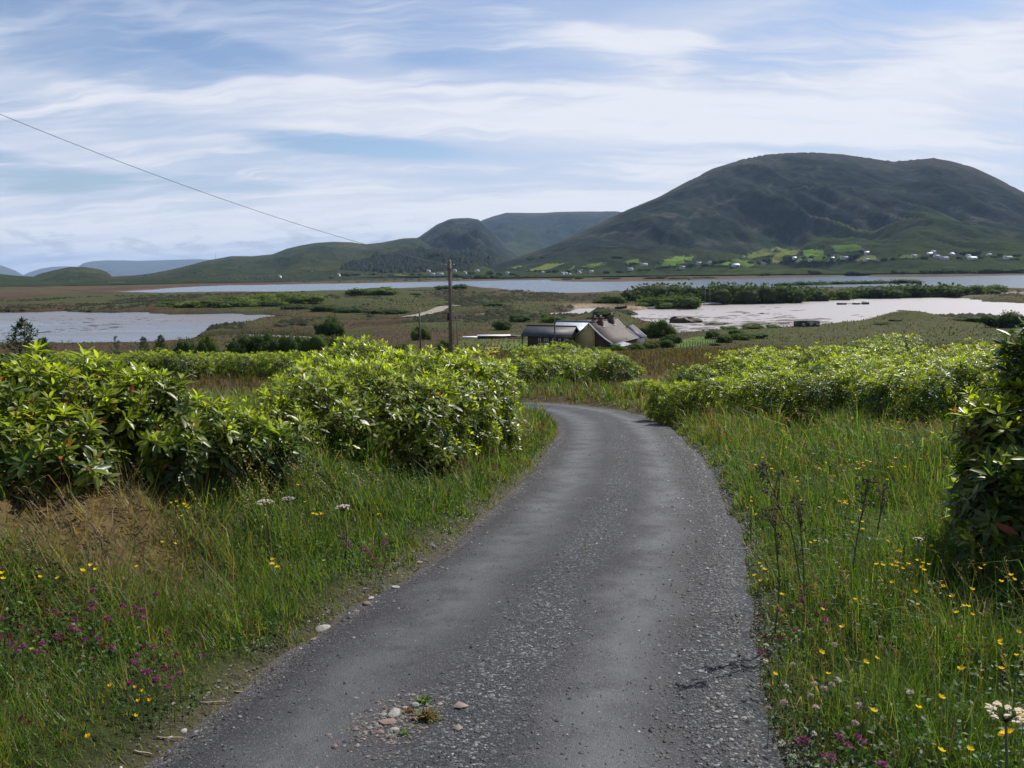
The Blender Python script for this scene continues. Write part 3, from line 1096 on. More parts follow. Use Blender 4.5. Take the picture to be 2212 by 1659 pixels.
def chippings(name, n, s0, s1, lf, size, lift=0.0):
    # denser near the viewer, as there each stone shows
    s = s0 + (s1 - s0) * rng.random(n) ** 1.9
    lat = lf(n)
    x, y = on_road(s, lat)
    z = np.where(np.abs(lat) < 1.25, road_z(x, y, lat), H(x, y))
    r = size * rng.lognormal(0, 0.38, n) * (1 + 0.05 * (s - s0))
    V = _oct[None] * rng.uniform(0.55, 1.25, (n, 6, 1))
    V = V * np.stack([r, r * rng.uniform(0.6, 1, n), r * rng.uniform(0.45, 0.8, n)], -1)[:, None]
    th = rng.random(n) * 6.283
    c, sn = np.cos(th), np.sin(th)
    X = V[..., 0] * c[:, None] - V[..., 1] * sn[:, None] + x[:, None]
    Y = V[..., 0] * sn[:, None] + V[..., 1] * c[:, None] + y[:, None]
    Z = V[..., 2] + (z + r * 0.25 + lift)[:, None]
    g = rng.choice([0.02, 0.036, 0.06, 0.095, 0.16, 0.28], n, p=[.28, .32, .22, .12, .045, .015]) * rng.uniform(0.8, 1.2, n)
    tint = np.stack([g * rng.uniform(0.96, 1.06, n), g, g * rng.uniform(0.96, 1.1, n)], -1)
    Fc = (_of[None] + (np.arange(n) * 6)[:, None, None]).reshape(-1, 3)
    o = mk(name, np.stack([X, Y, Z], -1).reshape(-1, 3), Fc, M['stone'], None, np.repeat(tint, 6, 0))
    return o


s_cam = float(np.interp(2.2, RC[:, 1][:120], RS[:120]))
s_end = float(np.interp(17, RC[:, 1][:105], RS[:105]))
tag(chippings('gravel', 9000, s_cam, s_end, lambda n: rng.normal(0.03, 0.2, n), 0.0048), 'loose grey chippings along the middle of the lane', 'gravel', kind='stuff')
tag(chippings('gravel', 22000, s_cam, s_end, lambda n: 1.5 - rng.gamma(2.0, 0.15, n), 0.0062), 'loose dark gravel along the right edge of the lane', 'gravel', kind='stuff')
tag(chippings('gravel', 7000, s_cam, s_end, lambda n: -1.46 + rng.gamma(2.0, 0.10, n), 0.0065), 'crumbled gravel along the left edge of the lane', 'gravel', kind='stuff')
tag(chippings('gravel', 4000, s_cam, s_end, lambda n: rng.uniform(-1.2, 1.1, n), 0.0042), 'scattered fine chippings across the worn tarmac', 'gravel', kind='stuff')


# ------------------------------------------------------------------ stones and sticks that one can pick out
def stone_mesh(seed, flat=0.5):
    r_ = np.random.default_rng(seed)
    bm = bmesh.new()
    bmesh.ops.create_icosphere(bm, subdivisions=2, radius=1)
    dirs = r_.normal(size=(7, 3))
    dirs /= np.linalg.norm(dirs, axis=1)[:, None]
    cut = r_.uniform(0.62, 0.9, 7)
    for v in bm.verts:
        p = np.array(v.co)
        for d, c in zip(dirs, cut):
            k = p @ d
            if k > c:
                p = p - d * (k - c) * 0.9
        p = p * (1 + 0.05 * r_.normal())
        v.co = p * np.array([1, 0.72, flat])
    me = bpy.data.meshes.new('stone')
    bm.to_mesh(me)
    bm.free()
    return me


STM = [stone_mesh(i, f) for i, f in enumerate((0.35, 0.45, 0.5, 0.6))]
SMAT = dict(pale=plain('pale_stone', (0.27, 0.26, 0.24), 0.8, 0.25, 30, bump_s=0.3), pink=plain('pink_stone', (0.20, 0.135, 0.115), 0.8, 0.25, 30, bump_s=0.3), grey=plain('grey_stone', (0.20, 0.20, 0.21), 0.8, 0.3, 30, bump_s=0.3), brown=plain('brown_stone', (0.16, 0.11, 0.085), 0.8, 0.3, 30, bump_s=0.3))


def surf(u, v):
    """point on lane or ground"""
    p = at(u, v, 0.0, 300)
    lat = float(road_lat(np.array([p[0]]), np.array([p[1]]))[0])
    z = float(road_z(p[0], p[1], lat)) if abs(lat) < 1.25 else Hs(p[0], p[1])
    return np.array([p[0], p[1], z])


def stone(u, v, wpx, kind, label, group=None):
    p = surf(u, v)
    d = math.dist(p, (0, 0, HC))
    r = wpx / F * d / 2
    me = random.choice(STM).copy()
    me.materials.append(SMAT[kind])
    o = put('stone', me)
    o.location = (p[0], p[1], p[2] + r * 0.06)
    o.scale = (r,) * 3
    o.rotation_euler = (random.uniform(-.15, .15), random.uniform(-.15, .15), random.uniform(0, 6.28))
    tag(o, label, 'stone', group)


c4 = lambda x, y: (548.6 + x / 2.953, 1097.2 + y / 2.953)
c5 = lambda x, y: (1097.2 + x / 2.953, 1097.2 + y / 2.953)
c3 = lambda x, y: (x / 2.4706, 987.5 + y / 2.4706)
c6 = lambda x, y: (1553.7 + x / 2.690, 1042.4 + y / 2.690)
c2r = lambda x, y: (1608.5 + x / 3.6656, 713.2 + y / 3.6656)
c8 = lambda x, y: (548.6 + x / 3.6656, 713.2 + y / 3.6656)
stone(*c4(440, 785), 40, 'pale', 'largest white flat stone on the left edge of the lane')
stone(*c4(905, 568), 20, 'pale', 'flat pale stone at the left tarmac edge, farthest of the larger ones')
stone(*c4(748, 640), 18, 'pale', 'squarish pale stone at the left tarmac edge above the pinkish one')
stone(*c4(722, 682), 24, 'pink', 'pinkish brown stone at the left tarmac edge beside a twig')
stone(*c4(655, 726), 16, 'brown', 'small brown stone between the white stone and the pinkish one')
stone(*c4(290, 955), 18, 'grey', 'dark grey stone in the left gravel margin below the white stone')
stone(*c4(385, 910), 16, 'brown', 'small brown stone in the left gravel just below the white stone')
stone(*c4(1060, 402), 16, 'grey', 'small grey stone where the left clover meets the lane')
stone(*c4(860, 1490), 38, 'pink', 'large pink flat stone in the stony patch mid lane at the bottom')
stone(*c4(1030, 1382), 24, 'grey', 'grey stone at the top of the stony patch mid lane')
stone(*c4(900, 1436), 36, 'pale', 'long pale stone just above the pink stone mid lane')
stone(*c4(905, 1545), 22, 'pale', 'rounded pale stone just below the pink stone mid lane')
stone(*c4(810, 1556), 18, 'pink', 'small pink stone below and left of the large pink one')
stone(*c4(715, 1550), 12, 'pink', 'smallest pink stone at the left of the stony patch mid lane')
stone(*c4(965, 1395), 14, 'pale', 'small pale stone beside the grey one in the stony patch')
stone(*c4(1062, 1445), 12, 'pale', 'small white stone right of the stony patch beside the weeds')
stone(*c4(520, 1640), 18, 'brown', 'brown stone at the bottom edge of the picture mid lane')
stone(*c3(905, 1500), 12, 'pale', 'pale pebble in the left gravel margin near the lowest stick')
stone(*c3(980, 1468), 18, 'pale', 'pale stone in the left gravel margin above the lowest stick')
stone(*c3(865, 1502), 9, 'grey', 'small grey pebble left of the pale pebbles by the lowest stick')
stone(*c5(1450, 1435), 14, 'pale', 'pale stone in the right gravel, left one of a close pair')
stone(*c5(1505, 1437), 14, 'pale', 'pale stone in the right gravel, right one of a close pair')
stone(*c5(1385, 1352), 14, 'grey', 'flat grey stone in the right gravel above a close pair')
stone(*c5(1340, 1282), 12, 'pale', 'white pebble in the right gravel, topmost of four larger ones')
stone(*c5(1275, 1632), 14, 'grey', 'grey stone in the right gravel at the bottom of the picture')


def patch_of_chips(u, v, n, sx_, sy_):
    p = surf(u, v)
    x = p[0] + rng.normal(size=n) * sx_
    y = p[1] + rng.normal(size=n) * sy_
    z = road_z(x, y, road_lat(x, y))
    r = 0.006 * rng.lognormal(0, 0.5, n)
    V = _oct[None] * rng.uniform(0.55, 1.25, (n, 6, 1)) * np.stack([r, r * rng.uniform(.6, 1, n), r * .55], -1)[:, None] + np.stack([x, y, z + r * 0.2], -1)[:, None]
    g = rng.uniform(0.03, 0.17, n)
    tint = np.stack([g * rng.uniform(0.98, 1.35, n), g, g * rng.uniform(0.8, 1.0, n)], -1)
    Fc = (_of[None] + (np.arange(n) * 6)[:, None, None]).reshape(-1, 3)
    tag(mk('gravel', V.reshape(-1, 3), Fc, M['stone'], None, np.repeat(tint, 6, 0)), 'pale pebbly patch mid lane at the bottom of the picture', 'gravel', kind='stuff')


patch_of_chips(*c4(900, 1490), 900, 0.11, 0.17)


def stick(u, v, lpx, ang, label, wpx=3.0):
    p = surf(u, v)
    d = math.dist(p, (0, 0, HC))
    L_ = lpx / F * d
    mb = MB()
    t = np.linspace(-0.5, 0.5, 6)
    P_ = np.stack([t * L_ * math.cos(ang), t * L_ * math.sin(ang) * 1.6, 0.012 + 0.004 * np.sin(t * 5)], -1)
    ez = [float(H(np.array([p[0] + a]), np.array([p[1] + b_]))[0]) - p[2] for a, b_, _ in (P_[0], P_[-1])]
    P_[:, 2] += np.linspace(ez[0], ez[1], 6)
    mb.tube(P_, np.linspace(1.0, 0.6, 6) * wpx / F * d / 2, 5)
    o = mb.build('stick', M['dry'], None, True)
    o.location = p
    tag(o, label, 'stick')


M['dry'] = plain('bleached_stick', (0.30, 0.25, 0.19), 0.8, 0.2, 20)
stick(*c3(1310, 1268), 38, 0.25, 'bleached stick on the left road edge, uppermost of four', 4)
stick(*c3(1145, 1322), 46, 0.5, 'bleached forked stick on the left mossy margin below the uppermost one')
stick(*c3(920, 1516), 48, 0.4, 'thin bleached stick lying in the left gravel beside pale pebbles')
stick(*c3(765, 1592), 28, 0.25, 'short bleached stick in the left gravel, lowest of four', 4)


# ------------------------------------------------------------------ leaves
def leaf_geo(P, D, U, L_, W_, detail=2, fold=0.18, droop=0.12):
    """arrays of leaves: base point, direction, upper-side normal, length, width"""
    S = np.cross(D, U)
    S /= np.linalg.norm(S, axis=1)[:, None] + 1e-9
    U = np.cross(S, D)
    if detail >= 2:
        ts, ws = ([0.0, 0.22, 0.5, 0.78, 1.0], [0, .62, 1, .72, 0]) if detail == 2 else ([0.0, 0.16, 0.36, 0.58, 0.8, 1.0], [0, .5, .93, 1, .68, 0])
        rows, F_, idx = [], [], 0
        for t, w in zip(ts, ws):
            c = P + D * (L_ * t)[:, None] - U * (L_ * droop * t * t)[:, None]
            if w == 0:
                rows.append(c[:, None])
            else:
                h = U * (W_ * 0.5 * w * fold * 2)[:, None]
                s_ = S * (W_ * 0.5 * w)[:, None]
                rows.append(np.stack([c - s_ + h, c, c + s_ + h], 1))
        V = np.concatenate(rows, 1)
        k = V.shape[1]
        F_ = [(0, 2, 1), (0, 3, 2)]
        a = 1
        for i in range(len(ts) - 3):
            b_ = a + 3
            for q in (0, 1):
                F_ += [(a + q, a + q + 1, b_ + q + 1), (a + q, b_ + q + 1, b_ + q)]
            a = b_
        e = k - 1
        F_ += [(a, a + 1, e), (a + 1, a + 2, e)]
    elif detail > 1:
        rows = []
        for t, w in ((0.0, 0), (0.3, 0.85), (0.68, 0.9), (1.0, 0)):
            c = P + D * (L_ * t)[:, None] - U * (L_ * droop * t * t)[:, None]
            s_ = S * (W_ * 0.5 * w)[:, None]
            rows += [c] if w == 0 else [c - s_, c + s_]
        V = np.stack(rows, 1)
        k = 6
        F_ = [(0, 2, 1), (1, 2, 4), (1, 4, 3), (3, 4, 5)]
    else:
        m = P + D * (L_ * 0.52)[:, None] - U * (L_ * droop * 0.3)[:, None]
        h = U * (W_ * fold)[:, None]
        s_ = S * (W_ * 0.5)[:, None]
        e = P + D * L_[:, None] - U * (L_ * droop)[:, None]
        V = np.stack([P, m - s_ + h, e, m + s_ + h], 1)
        k = 4
        F_ = [(0, 2, 1), (0, 3, 2)]
    n = len(P)
    F_ = np.array(F_)
    return V.reshape(-1, 3), (F_[None] + (np.arange(n) * k)[:, None, None]).reshape(-1, 3), k


YOUNG, MATURE_SHADE = np.array([0.31, 0.37, 0.036]), np.array([0.026, 0.058, 0.015])  # new growth; old leaves, darkened to deepen the shadows inside the bushes


def rosettes(lobes, n, L0, r_, young=0.5):
    """shoots spread over and into the lobes; returns leaf arrays"""
    C = np.array([l[0] for l in lobes])
    Rd = np.array([l[1] for l in lobes])
    w = (Rd[:, 0] * Rd[:, 2]) + 0.5 * Rd[:, 0] * Rd[:, 1]
    k = r_.choice(len(lobes), n * 3, p=w / w.sum())
    d = r_.normal(size=(n * 3, 3))
    d /= np.linalg.norm(d, axis=1)[:, None]
    toc = -C[k] + np.array([0, 0, HC])
    toc /= np.linalg.norm(toc, axis=1)[:, None]
    keep = (d[:, 2] > -0.65) & ((np.sum(d * toc, 1) > -0.35) | (r_.random(n * 3) < 0.3))
    k, d = k[keep], d[keep]
    dep = 1 - 0.42 * r_.random(len(k)) ** 2.0
    lump = 0.97 + 0.24 * fbm(C[k][:, 0] * 3 + d[:, 0] * 2.6 + d[:, 2] * 2.0, C[k][:, 1] + d[:, 1] * 2.6 - d[:, 2] * 1.6, 3)
    dep = np.where(r_.random(len(k)) < 0.10, r_.uniform(1.0, 1.22, len(k)), dep)
    p = C[k] + d * Rd[k] * (dep * lump)[:, None]
    ok = np.ones(len(k), bool)
    for j in range(len(lobes)):
        q = np.linalg.norm((p - C[j]) / Rd[j], axis=1)
        ok &= (k == j) | (q > 0.72)
    p, d, dep, k = p[ok][:n], d[ok][:n], dep[ok][:n], k[ok][:n]
    gz = H(p[:, 0], p[:, 1])
    ok = p[:, 2] > gz + 0.03
    p, d, dep, k = p[ok], d[ok], dep[ok], k[ok]
    m = len(p)
    nd = d / Rd[k]
    nd /= np.linalg.norm(nd, axis=1)[:, None]
    ax = nd * 0.75 + np.array([0, 0, 0.75]) + r_.normal(size=(m, 3)) * 0.25
    ax /= np.linalg.norm(ax, axis=1)[:, None]
    nl = 9
    ref = np.where(np.abs(ax[:, 2:3]) < 0.9, np.array([[0, 0, 1.0]]), np.array([[1.0, 0, 0]]))
    e1 = np.cross(ax, ref)
    e1 /= np.linalg.norm(e1, axis=1)[:, None]
    e2 = np.cross(ax, e1)
    i = np.arange(nl)
    th = (i * 2.4)[None] + r_.random((m, 1)) * 6.28 + r_.normal(size=(m, nl)) * 0.25
    rank = (i / (nl - 1))[None]
    el = np.radians(4 + 56 * rank ** 1.2 + r_.normal(size=(m, nl)) * 9 - 22 * (d[:, 2:3] < 0.0))
    rad = e1[:, None] * np.cos(th)[..., None] + e2[:, None] * np.sin(th)[..., None]
    D = rad * np.cos(el)[..., None] + ax[:, None] * np.sin(el)[..., None]
    U = -rad * np.sin(el)[..., None] + ax[:, None] * np.cos(el)[..., None]
    size = r_.uniform(0.55, 1.2, (m, 1))
    Lf = L0 * size * (1.05 - 0.45 * rank) * r_.uniform(0.8, 1.15, (m, nl))
    P = p[:, None] + ax[:, None] * (L0 * 0.28 * rank)[..., None] + rad * L0 * 0.05
    tone = fbm(p[:, 0] * 1.1 + p[:, 2] * 1.6, p[:, 1] * 0.9 - p[:, 2], 3)
    yb = np.clip(young - 0.05 + 0.35 * d[:, 2] + 0.42 * tone + r_.normal(size=m) * 0.26, 0, 1)[:, None] * np.clip((dep[:, None] - 0.55) * 2.4, 0.15, 1)  # deep-set leaves turn darker: inner shade painted in along with leaf growth
    age_shade = np.clip(yb * (0.45 + 0.75 * rank) + r_.normal(size=(m, nl)) * 0.10, 0, 1)
    col = MATURE_SHADE * (1 - age_shade[..., None]) + YOUNG * age_shade[..., None]
    col = col * r_.uniform(0.75, 1.25, (m, nl, 1))
    odd = r_.random((m, nl))
    col[odd < 0.012] = (0.36, 0.27, 0.04)
    col[(odd > 0.012) & (odd < 0.018)] = (0.26, 0.07, 0.025)
    age_shade[odd < 0.018] = -1
    # spent flower heads: short brown-yellow spikes in the middle of some shoots
    spent = (r_.random((m, 1)) < 0.07) & (np.repeat(rank, m, 0) > 0.55)
    col[spent] = np.where(r_.random((int(spent.sum()), 1)) < 0.5, (0.27, 0.19, 0.05), (0.19, 0.085, 0.04))
    Lf = np.where(spent, Lf * 0.55, Lf)
    age_shade[spent] = -1
    outer = np.repeat(((dep > 0.86) & (np.sum(nd * toc_of(p), 1) > 0.1))[:, None], nl, 1)
    f = lambda a: a.reshape(m * nl, -1) if a.ndim == 3 else a.ravel()
    return dict(P=f(P), D=f(D), U=f(U), L=f(Lf), age_shade=f(age_shade), col=f(col), outer=f(outer), p=p, ax=ax, d=d)


def toc_of(p):
    t = np.array([0, 0, HC]) - p
    return t / np.linalg.norm(t, axis=1)[:, None]


_LV = []
for a in (0.05, 0.18, 0.32, 0.46, 0.6, 0.75, 0.9, 1.0):
    _LV.append(tuple(MATURE_SHADE * (1 - a) + YOUNG * a))
_LV += [(0.36, 0.27, 0.04), (0.26, 0.07, 0.025)]
LEAFM = []
for c in _LV:
    V, Fc, k = leaf_geo(np.zeros((1, 3)), np.array([[0, 1.0, 0]]), np.array([[0, 0, 1.0]]), np.ones(1), np.full(1, 0.31), 3)
    me = bpy.data.meshes.new('leaf')
    fill(me, V, Fc, np.array(c)[None].repeat(len(V), 0), True)
    me.materials.append(M['leaf'])
    LEAFM.append(me)


def lobe(u, v, y, rx, rz, ry=None):
    return (pt(u, v, y), np.array([rx, ry or rx, rz]))


def rhodo(label, lobes, n, L0, detail, singles=0, young=0.5, seed=1, group=None, stems=True, skirt=True):
    r_ = np.random.default_rng(seed)
    C = np.array([l[0] for l in lobes])
    b = C.mean(0)
    b[2] = Hs(b[0], b[1])
    root = empty('rhododendron_bush', b, label, 'bush', group)
    low_ = []
    for c, rd in lobes:
        g = Hs(c[0], c[1])
        zb = c[2] - rd[2] * 0.75
        while skirt and zb > g + 0.12:
            zc = max(g + rd[2] * 0.55, zb - rd[2] * 0.25)
            low_.append((np.array([c[0], c[1], zc]), rd * np.array([0.95, 0.95, 0.8])))
            zb = zc - rd[2] * 0.6
    n = int(n * (1 + 0.75 * len(low_) / len(lobes)))
    lobes = lobes + low_
    q = rosettes(lobes, n, L0, r_, young)
    nl = len(q['L'])
    single = np.zeros(nl, bool)
    if singles:
        dist = np.linalg.norm(q['P'] - np.array([0, 0, HC]), axis=1)
        sc = np.where(q['outer'], dist + r_.random(nl) * 0.9, 1e9)
        # only leaves that lie inside the picture
        rel = q['P'] - np.array([0, 0, HC])
        uu = CX + F * rel[:, 0] / rel[:, 1]
        sc = np.where((uu > 5) & (uu < 2207), sc, 1e9)
        single[np.argsort(sc)[:singles]] = True
        for j in np.nonzero(single)[0]:
            a = q['age_shade'][j]
            if a < 0:
                me = LEAFM[8] if q['col'][j][1] > 0.15 else LEAFM[9]
            else:
                me = LEAFM[int(np.clip(a * 8, 0, 7))]
            o = put('leaf', me, root)
            D, U = q['D'][j], q['U'][j]
            S = np.cross(D, U)
            S /= np.linalg.norm(S)
            U = np.cross(S, D)
            Lj = q['L'][j]
            p = q['P'][j] - b
            o.matrix_local = Matrix(((S[0] * Lj, D[0] * Lj, U[0] * Lj, p[0]), (S[1] * Lj, D[1] * Lj, U[1] * Lj, p[1]), (S[2] * Lj, D[2] * Lj, U[2] * Lj, p[2]), (0, 0, 0, 1)))
    k_ = ~single
    V, Fc, k = leaf_geo(q['P'][k_] - b, q['D'][k_], q['U'][k_], q['L'][k_], q['L'][k_] * r_.uniform(0.26, 0.36, k_.sum()), detail)
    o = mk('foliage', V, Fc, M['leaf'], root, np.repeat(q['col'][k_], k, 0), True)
    o['kind'] = 'stuff'
    if stems:
        mb = MB()
        for c, rd in lobes:
            for _ in range(6):
                dd = r_.normal(size=3)
                dd[2] = abs(dd[2])
                dd /= np.linalg.norm(dd)
                e = c + dd * rd * 0.85
                s0 = np.array([c[0] + r_.normal() * 0.15, c[1] + r_.normal() * 0.15, 0])
                s0[2] = Hs(s0[0], s0[1]) - 0.05
                mid = (s0 + e) / 2 + r_.normal(size=3) * 0.08 * rd
                mb.tube(np.array([s0, (s0 + mid) / 2 + r_.normal(size=3) * 0.03, mid, (mid + e) / 2 + r_.normal(size=3) * 0.04, e]) - b, np.array([1, .85, .65, .45, .2]) * 0.016 * max(1, L0 / 0.12), 4)
        # the shoot under every rosette
        m = min(len(q['p']), 1600)
        sel = r_.permutation(len(q['p']))[:m]
        p, ax = q['p'][sel], q['ax'][sel]
        tail = p - ax * (L0 * 1.1) - q['d'][sel] * L0 * 0.5
        Sx = np.cross(ax, np.array([0.3, 0.2, 1.0]))
        Sx /= np.linalg.norm(Sx, axis=1)[:, None] + 1e-9
        Sy = np.cross(ax, Sx)
        rr_ = 0.022 * L0 / 0.6
        tri_ = [Sx, -0.5 * Sx + 0.87 * Sy, -0.5 * Sx - 0.87 * Sy]
        V = np.stack([tail + t * rr_ for t in tri_] + [p + ax * L0 * 0.25 + t * rr_ * 0.7 for t in tri_], 1) - b
        mb.V.append(V.reshape(-1, 3))
        f0 = np.array([(0, 1, 4, 3), (1, 2, 5, 4), (2, 0, 3, 5)])
        mb.F.setdefault(4, []).extend((f0[None] + (np.arange(m) * 6)[:, None, None] + mb.n).reshape(-1, 4).tolist())
        mb.n += m * 6
        o = mb.build('stems', M['twig'], root)
        o['kind'] = 'stuff'
    return root


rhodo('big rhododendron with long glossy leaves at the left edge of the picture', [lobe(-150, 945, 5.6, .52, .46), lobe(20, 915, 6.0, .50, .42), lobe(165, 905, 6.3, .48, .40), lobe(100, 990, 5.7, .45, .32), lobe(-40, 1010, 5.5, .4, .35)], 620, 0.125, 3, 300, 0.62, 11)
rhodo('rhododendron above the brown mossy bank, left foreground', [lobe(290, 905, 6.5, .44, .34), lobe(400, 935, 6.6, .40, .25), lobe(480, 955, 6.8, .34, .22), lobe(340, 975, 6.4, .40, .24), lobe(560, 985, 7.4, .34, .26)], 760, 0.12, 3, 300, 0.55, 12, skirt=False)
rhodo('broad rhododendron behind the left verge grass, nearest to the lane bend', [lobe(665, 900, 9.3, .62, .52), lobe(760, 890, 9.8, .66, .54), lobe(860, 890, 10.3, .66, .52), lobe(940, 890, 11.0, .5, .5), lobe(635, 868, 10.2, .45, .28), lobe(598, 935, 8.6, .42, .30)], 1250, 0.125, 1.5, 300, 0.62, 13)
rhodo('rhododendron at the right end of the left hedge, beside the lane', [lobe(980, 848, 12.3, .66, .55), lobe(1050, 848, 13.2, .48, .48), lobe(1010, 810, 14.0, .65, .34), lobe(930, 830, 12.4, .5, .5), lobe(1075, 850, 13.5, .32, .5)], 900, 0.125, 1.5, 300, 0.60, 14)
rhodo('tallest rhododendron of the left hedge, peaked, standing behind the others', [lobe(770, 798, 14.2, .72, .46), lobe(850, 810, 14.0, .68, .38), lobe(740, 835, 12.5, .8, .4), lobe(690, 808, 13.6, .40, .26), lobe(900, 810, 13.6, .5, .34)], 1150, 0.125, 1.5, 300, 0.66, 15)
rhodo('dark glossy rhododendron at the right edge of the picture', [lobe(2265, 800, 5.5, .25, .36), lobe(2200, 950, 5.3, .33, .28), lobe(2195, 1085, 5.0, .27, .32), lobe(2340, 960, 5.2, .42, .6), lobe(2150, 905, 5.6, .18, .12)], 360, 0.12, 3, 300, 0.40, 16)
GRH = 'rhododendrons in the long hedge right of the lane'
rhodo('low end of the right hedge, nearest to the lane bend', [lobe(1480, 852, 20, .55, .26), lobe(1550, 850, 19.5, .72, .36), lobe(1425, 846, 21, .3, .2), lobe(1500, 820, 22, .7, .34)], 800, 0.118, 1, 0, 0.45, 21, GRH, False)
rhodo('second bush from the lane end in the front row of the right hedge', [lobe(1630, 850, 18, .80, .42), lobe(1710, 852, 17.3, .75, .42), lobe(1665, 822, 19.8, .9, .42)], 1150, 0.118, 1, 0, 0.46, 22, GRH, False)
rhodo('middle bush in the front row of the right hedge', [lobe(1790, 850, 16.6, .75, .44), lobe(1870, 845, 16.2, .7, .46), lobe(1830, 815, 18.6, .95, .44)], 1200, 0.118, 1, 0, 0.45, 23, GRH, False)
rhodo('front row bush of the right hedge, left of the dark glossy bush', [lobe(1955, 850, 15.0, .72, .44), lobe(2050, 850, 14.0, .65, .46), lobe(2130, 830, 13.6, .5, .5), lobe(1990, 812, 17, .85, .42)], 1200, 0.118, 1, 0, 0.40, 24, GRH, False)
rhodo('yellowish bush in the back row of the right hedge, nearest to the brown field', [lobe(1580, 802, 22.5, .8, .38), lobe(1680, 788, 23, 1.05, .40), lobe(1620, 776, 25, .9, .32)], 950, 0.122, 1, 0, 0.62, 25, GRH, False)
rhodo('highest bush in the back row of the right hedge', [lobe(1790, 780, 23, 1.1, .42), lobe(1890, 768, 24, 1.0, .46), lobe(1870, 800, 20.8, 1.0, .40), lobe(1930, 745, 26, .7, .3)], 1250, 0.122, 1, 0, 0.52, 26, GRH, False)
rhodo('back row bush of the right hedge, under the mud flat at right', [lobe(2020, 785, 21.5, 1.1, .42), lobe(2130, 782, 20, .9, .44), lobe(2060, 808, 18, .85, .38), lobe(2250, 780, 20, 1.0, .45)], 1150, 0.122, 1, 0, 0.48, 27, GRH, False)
rhodo('round rhododendron standing alone at the outside of the lane bend', [lobe(1325, 800, 37, 1.0, .72), lobe(1290, 812, 37, .55, .5), lobe(1362, 810, 37, .5, .5)], 750, 0.17, 1, 0, 0.5, 31, None, False)
GMH = 'rhododendrons in the hedge between lane bend and house'
rhodo('front left bush of the hedge between lane bend and house', [lobe(1115, 800, 36, .8, .6), lobe(1165, 802, 37, .9, .6)], 600, 0.17, 1, 0, 0.55, 32, GMH, False)
rhodo('front right bush of the hedge between lane bend and house', [lobe(1215, 798, 38, .9, .62), lobe(1255, 795, 40, .8, .55)], 600, 0.17, 1, 0, 0.5, 33, GMH, False)
rhodo('back bush of the hedge under the dark cabin windows', [lobe(1150, 772, 48, 1.3, .6), lobe(1205, 767, 50, 1.3, .62)], 700, 0.19, 1, 0, 0.5, 34, GMH, False)
rhodo('back bush of the hedge under the yellow gable', [lobe(1262, 775, 52, 1.2, .55), lobe(1310, 775, 56, 1.1, .5)], 600, 0.19, 1, 0, 0.4, 35, GMH, False)
rhodo('low spreading rhododendron in the verge outside the lane bend', [lobe(1395, 832, 31, .8, .16, .5), lobe(1450, 838, 29, .5, .14, .5)], 260, 0.14, 1, 0, 0.6, 36, None, False)
GLH = 'rhododendrons in the low hedge across the brown field at left'
for i, u in enumerate(np.linspace(-130, 690, 12)):
    y = 50 + 2 * math.sin(i * 1.7)
    rhodo(nth(i) + ' bush from the left in the low hedge across the brown field', [lobe(u - 18, 786 - (i > 5) * 3, y, 1.25, .50), lobe(u + 22, 785 - (i > 5) * 3, y + 1.0, 1.2, .54)], 420, 0.2, 1, 0, 0.34, 40 + i, GLH, False)

# ------------------------------------------------------------------ verge and meadow grass
def polar_pts(n, a, b, k=0.5, span=37.0):
    r = (a ** k + rng.random(n) * (b ** k - a ** k)) ** (1 / k)
    t = np.radians(rng.uniform(-span, span, n))
    return r * np.sin(t), r * np.cos(t), r


MOSS = (-3.0, 5.3)


def moss(x, y):
    return np.exp(-(((x - MOSS[0]) / 0.8) ** 2 + ((y - MOSS[1]) / 0.75) ** 2))


def blades(x, y, z, h, w, col, lean, segs=2, az=None):
    n = len(x)
    if segs == 1:
        th = rng.random(n) * 6.283
        d = np.stack([np.cos(th) * lean, np.sin(th) * lean, np.ones(n)], -1)
        d /= np.linalg.norm(d, axis=1)[:, None]
        S = np.stack([-np.sin(th), np.cos(th), np.zeros(n)], -1) * (w * 0.5)[:, None]
        P = np.stack([x, y, z], -1)
        V = np.stack([P - S, P + S, P + d * h[:, None]], 1).reshape(-1, 3)
        return V, np.arange(3 * n).reshape(-1, 3), np.repeat(col, 3, 0)
    P = np.stack([x, y, z], -1)
    th = rng.random(n) * 6.283 if az is None else az + rng.normal(size=n) * 0.45
    dr_ = np.stack([np.cos(th), np.sin(th), np.zeros(n)], -1) * lean[:, None] + np.array([-0.07, -0.03, 0]) * rng.random((n, 1))
    S = np.stack([-np.sin(th + rng.normal(size=n)), np.cos(th + rng.normal(size=n)), np.zeros(n)], -1)
    up = np.array([0, 0, 1.0])
    mid = P + (up * 0.55 + dr_ * 0.30) * h[:, None]
    tip = P + (up * (1 - 0.35 * lean[:, None]) + dr_ * 1.0) * h[:, None]
    sw = S * (w * 0.5)[:, None]
    V = np.stack([P - sw, P + sw, mid - sw * 0.8, mid + sw * 0.8, tip], 1)
    Fc = np.array([(0, 1, 3), (0, 3, 2), (2, 3, 4)])
    Fc = (Fc[None] + (np.arange(n) * 5)[:, None, None]).reshape(-1, 3)
    tint = np.array([0.72, 0.8, 1.0, 1.0, 1.12])
    tint = np.array([1.0, 1.0, 1.0, 1.0, 1.0])
    C = (col[:, None] * tint[None, :, None]).reshape(-1, 3)
    return V.reshape(-1, 3), Fc, C


def pal(n, w, cs):
    k = rng.choice(len(cs), n, p=np.array(w) / sum(w))
    return np.array(cs)[k] * rng.uniform(0.75, 1.25, (n, 1)) * rng.uniform(0.94, 1.06, (n, 3))


G_GREEN, G_LIGHT, G_STRAW, G_DARK, G_RUST = (0.070, 0.130, 0.020), (0.150, 0.215, 0.036), (0.26, 0.20, 0.08), (0.030, 0.068, 0.014), (0.16, 0.085, 0.045)


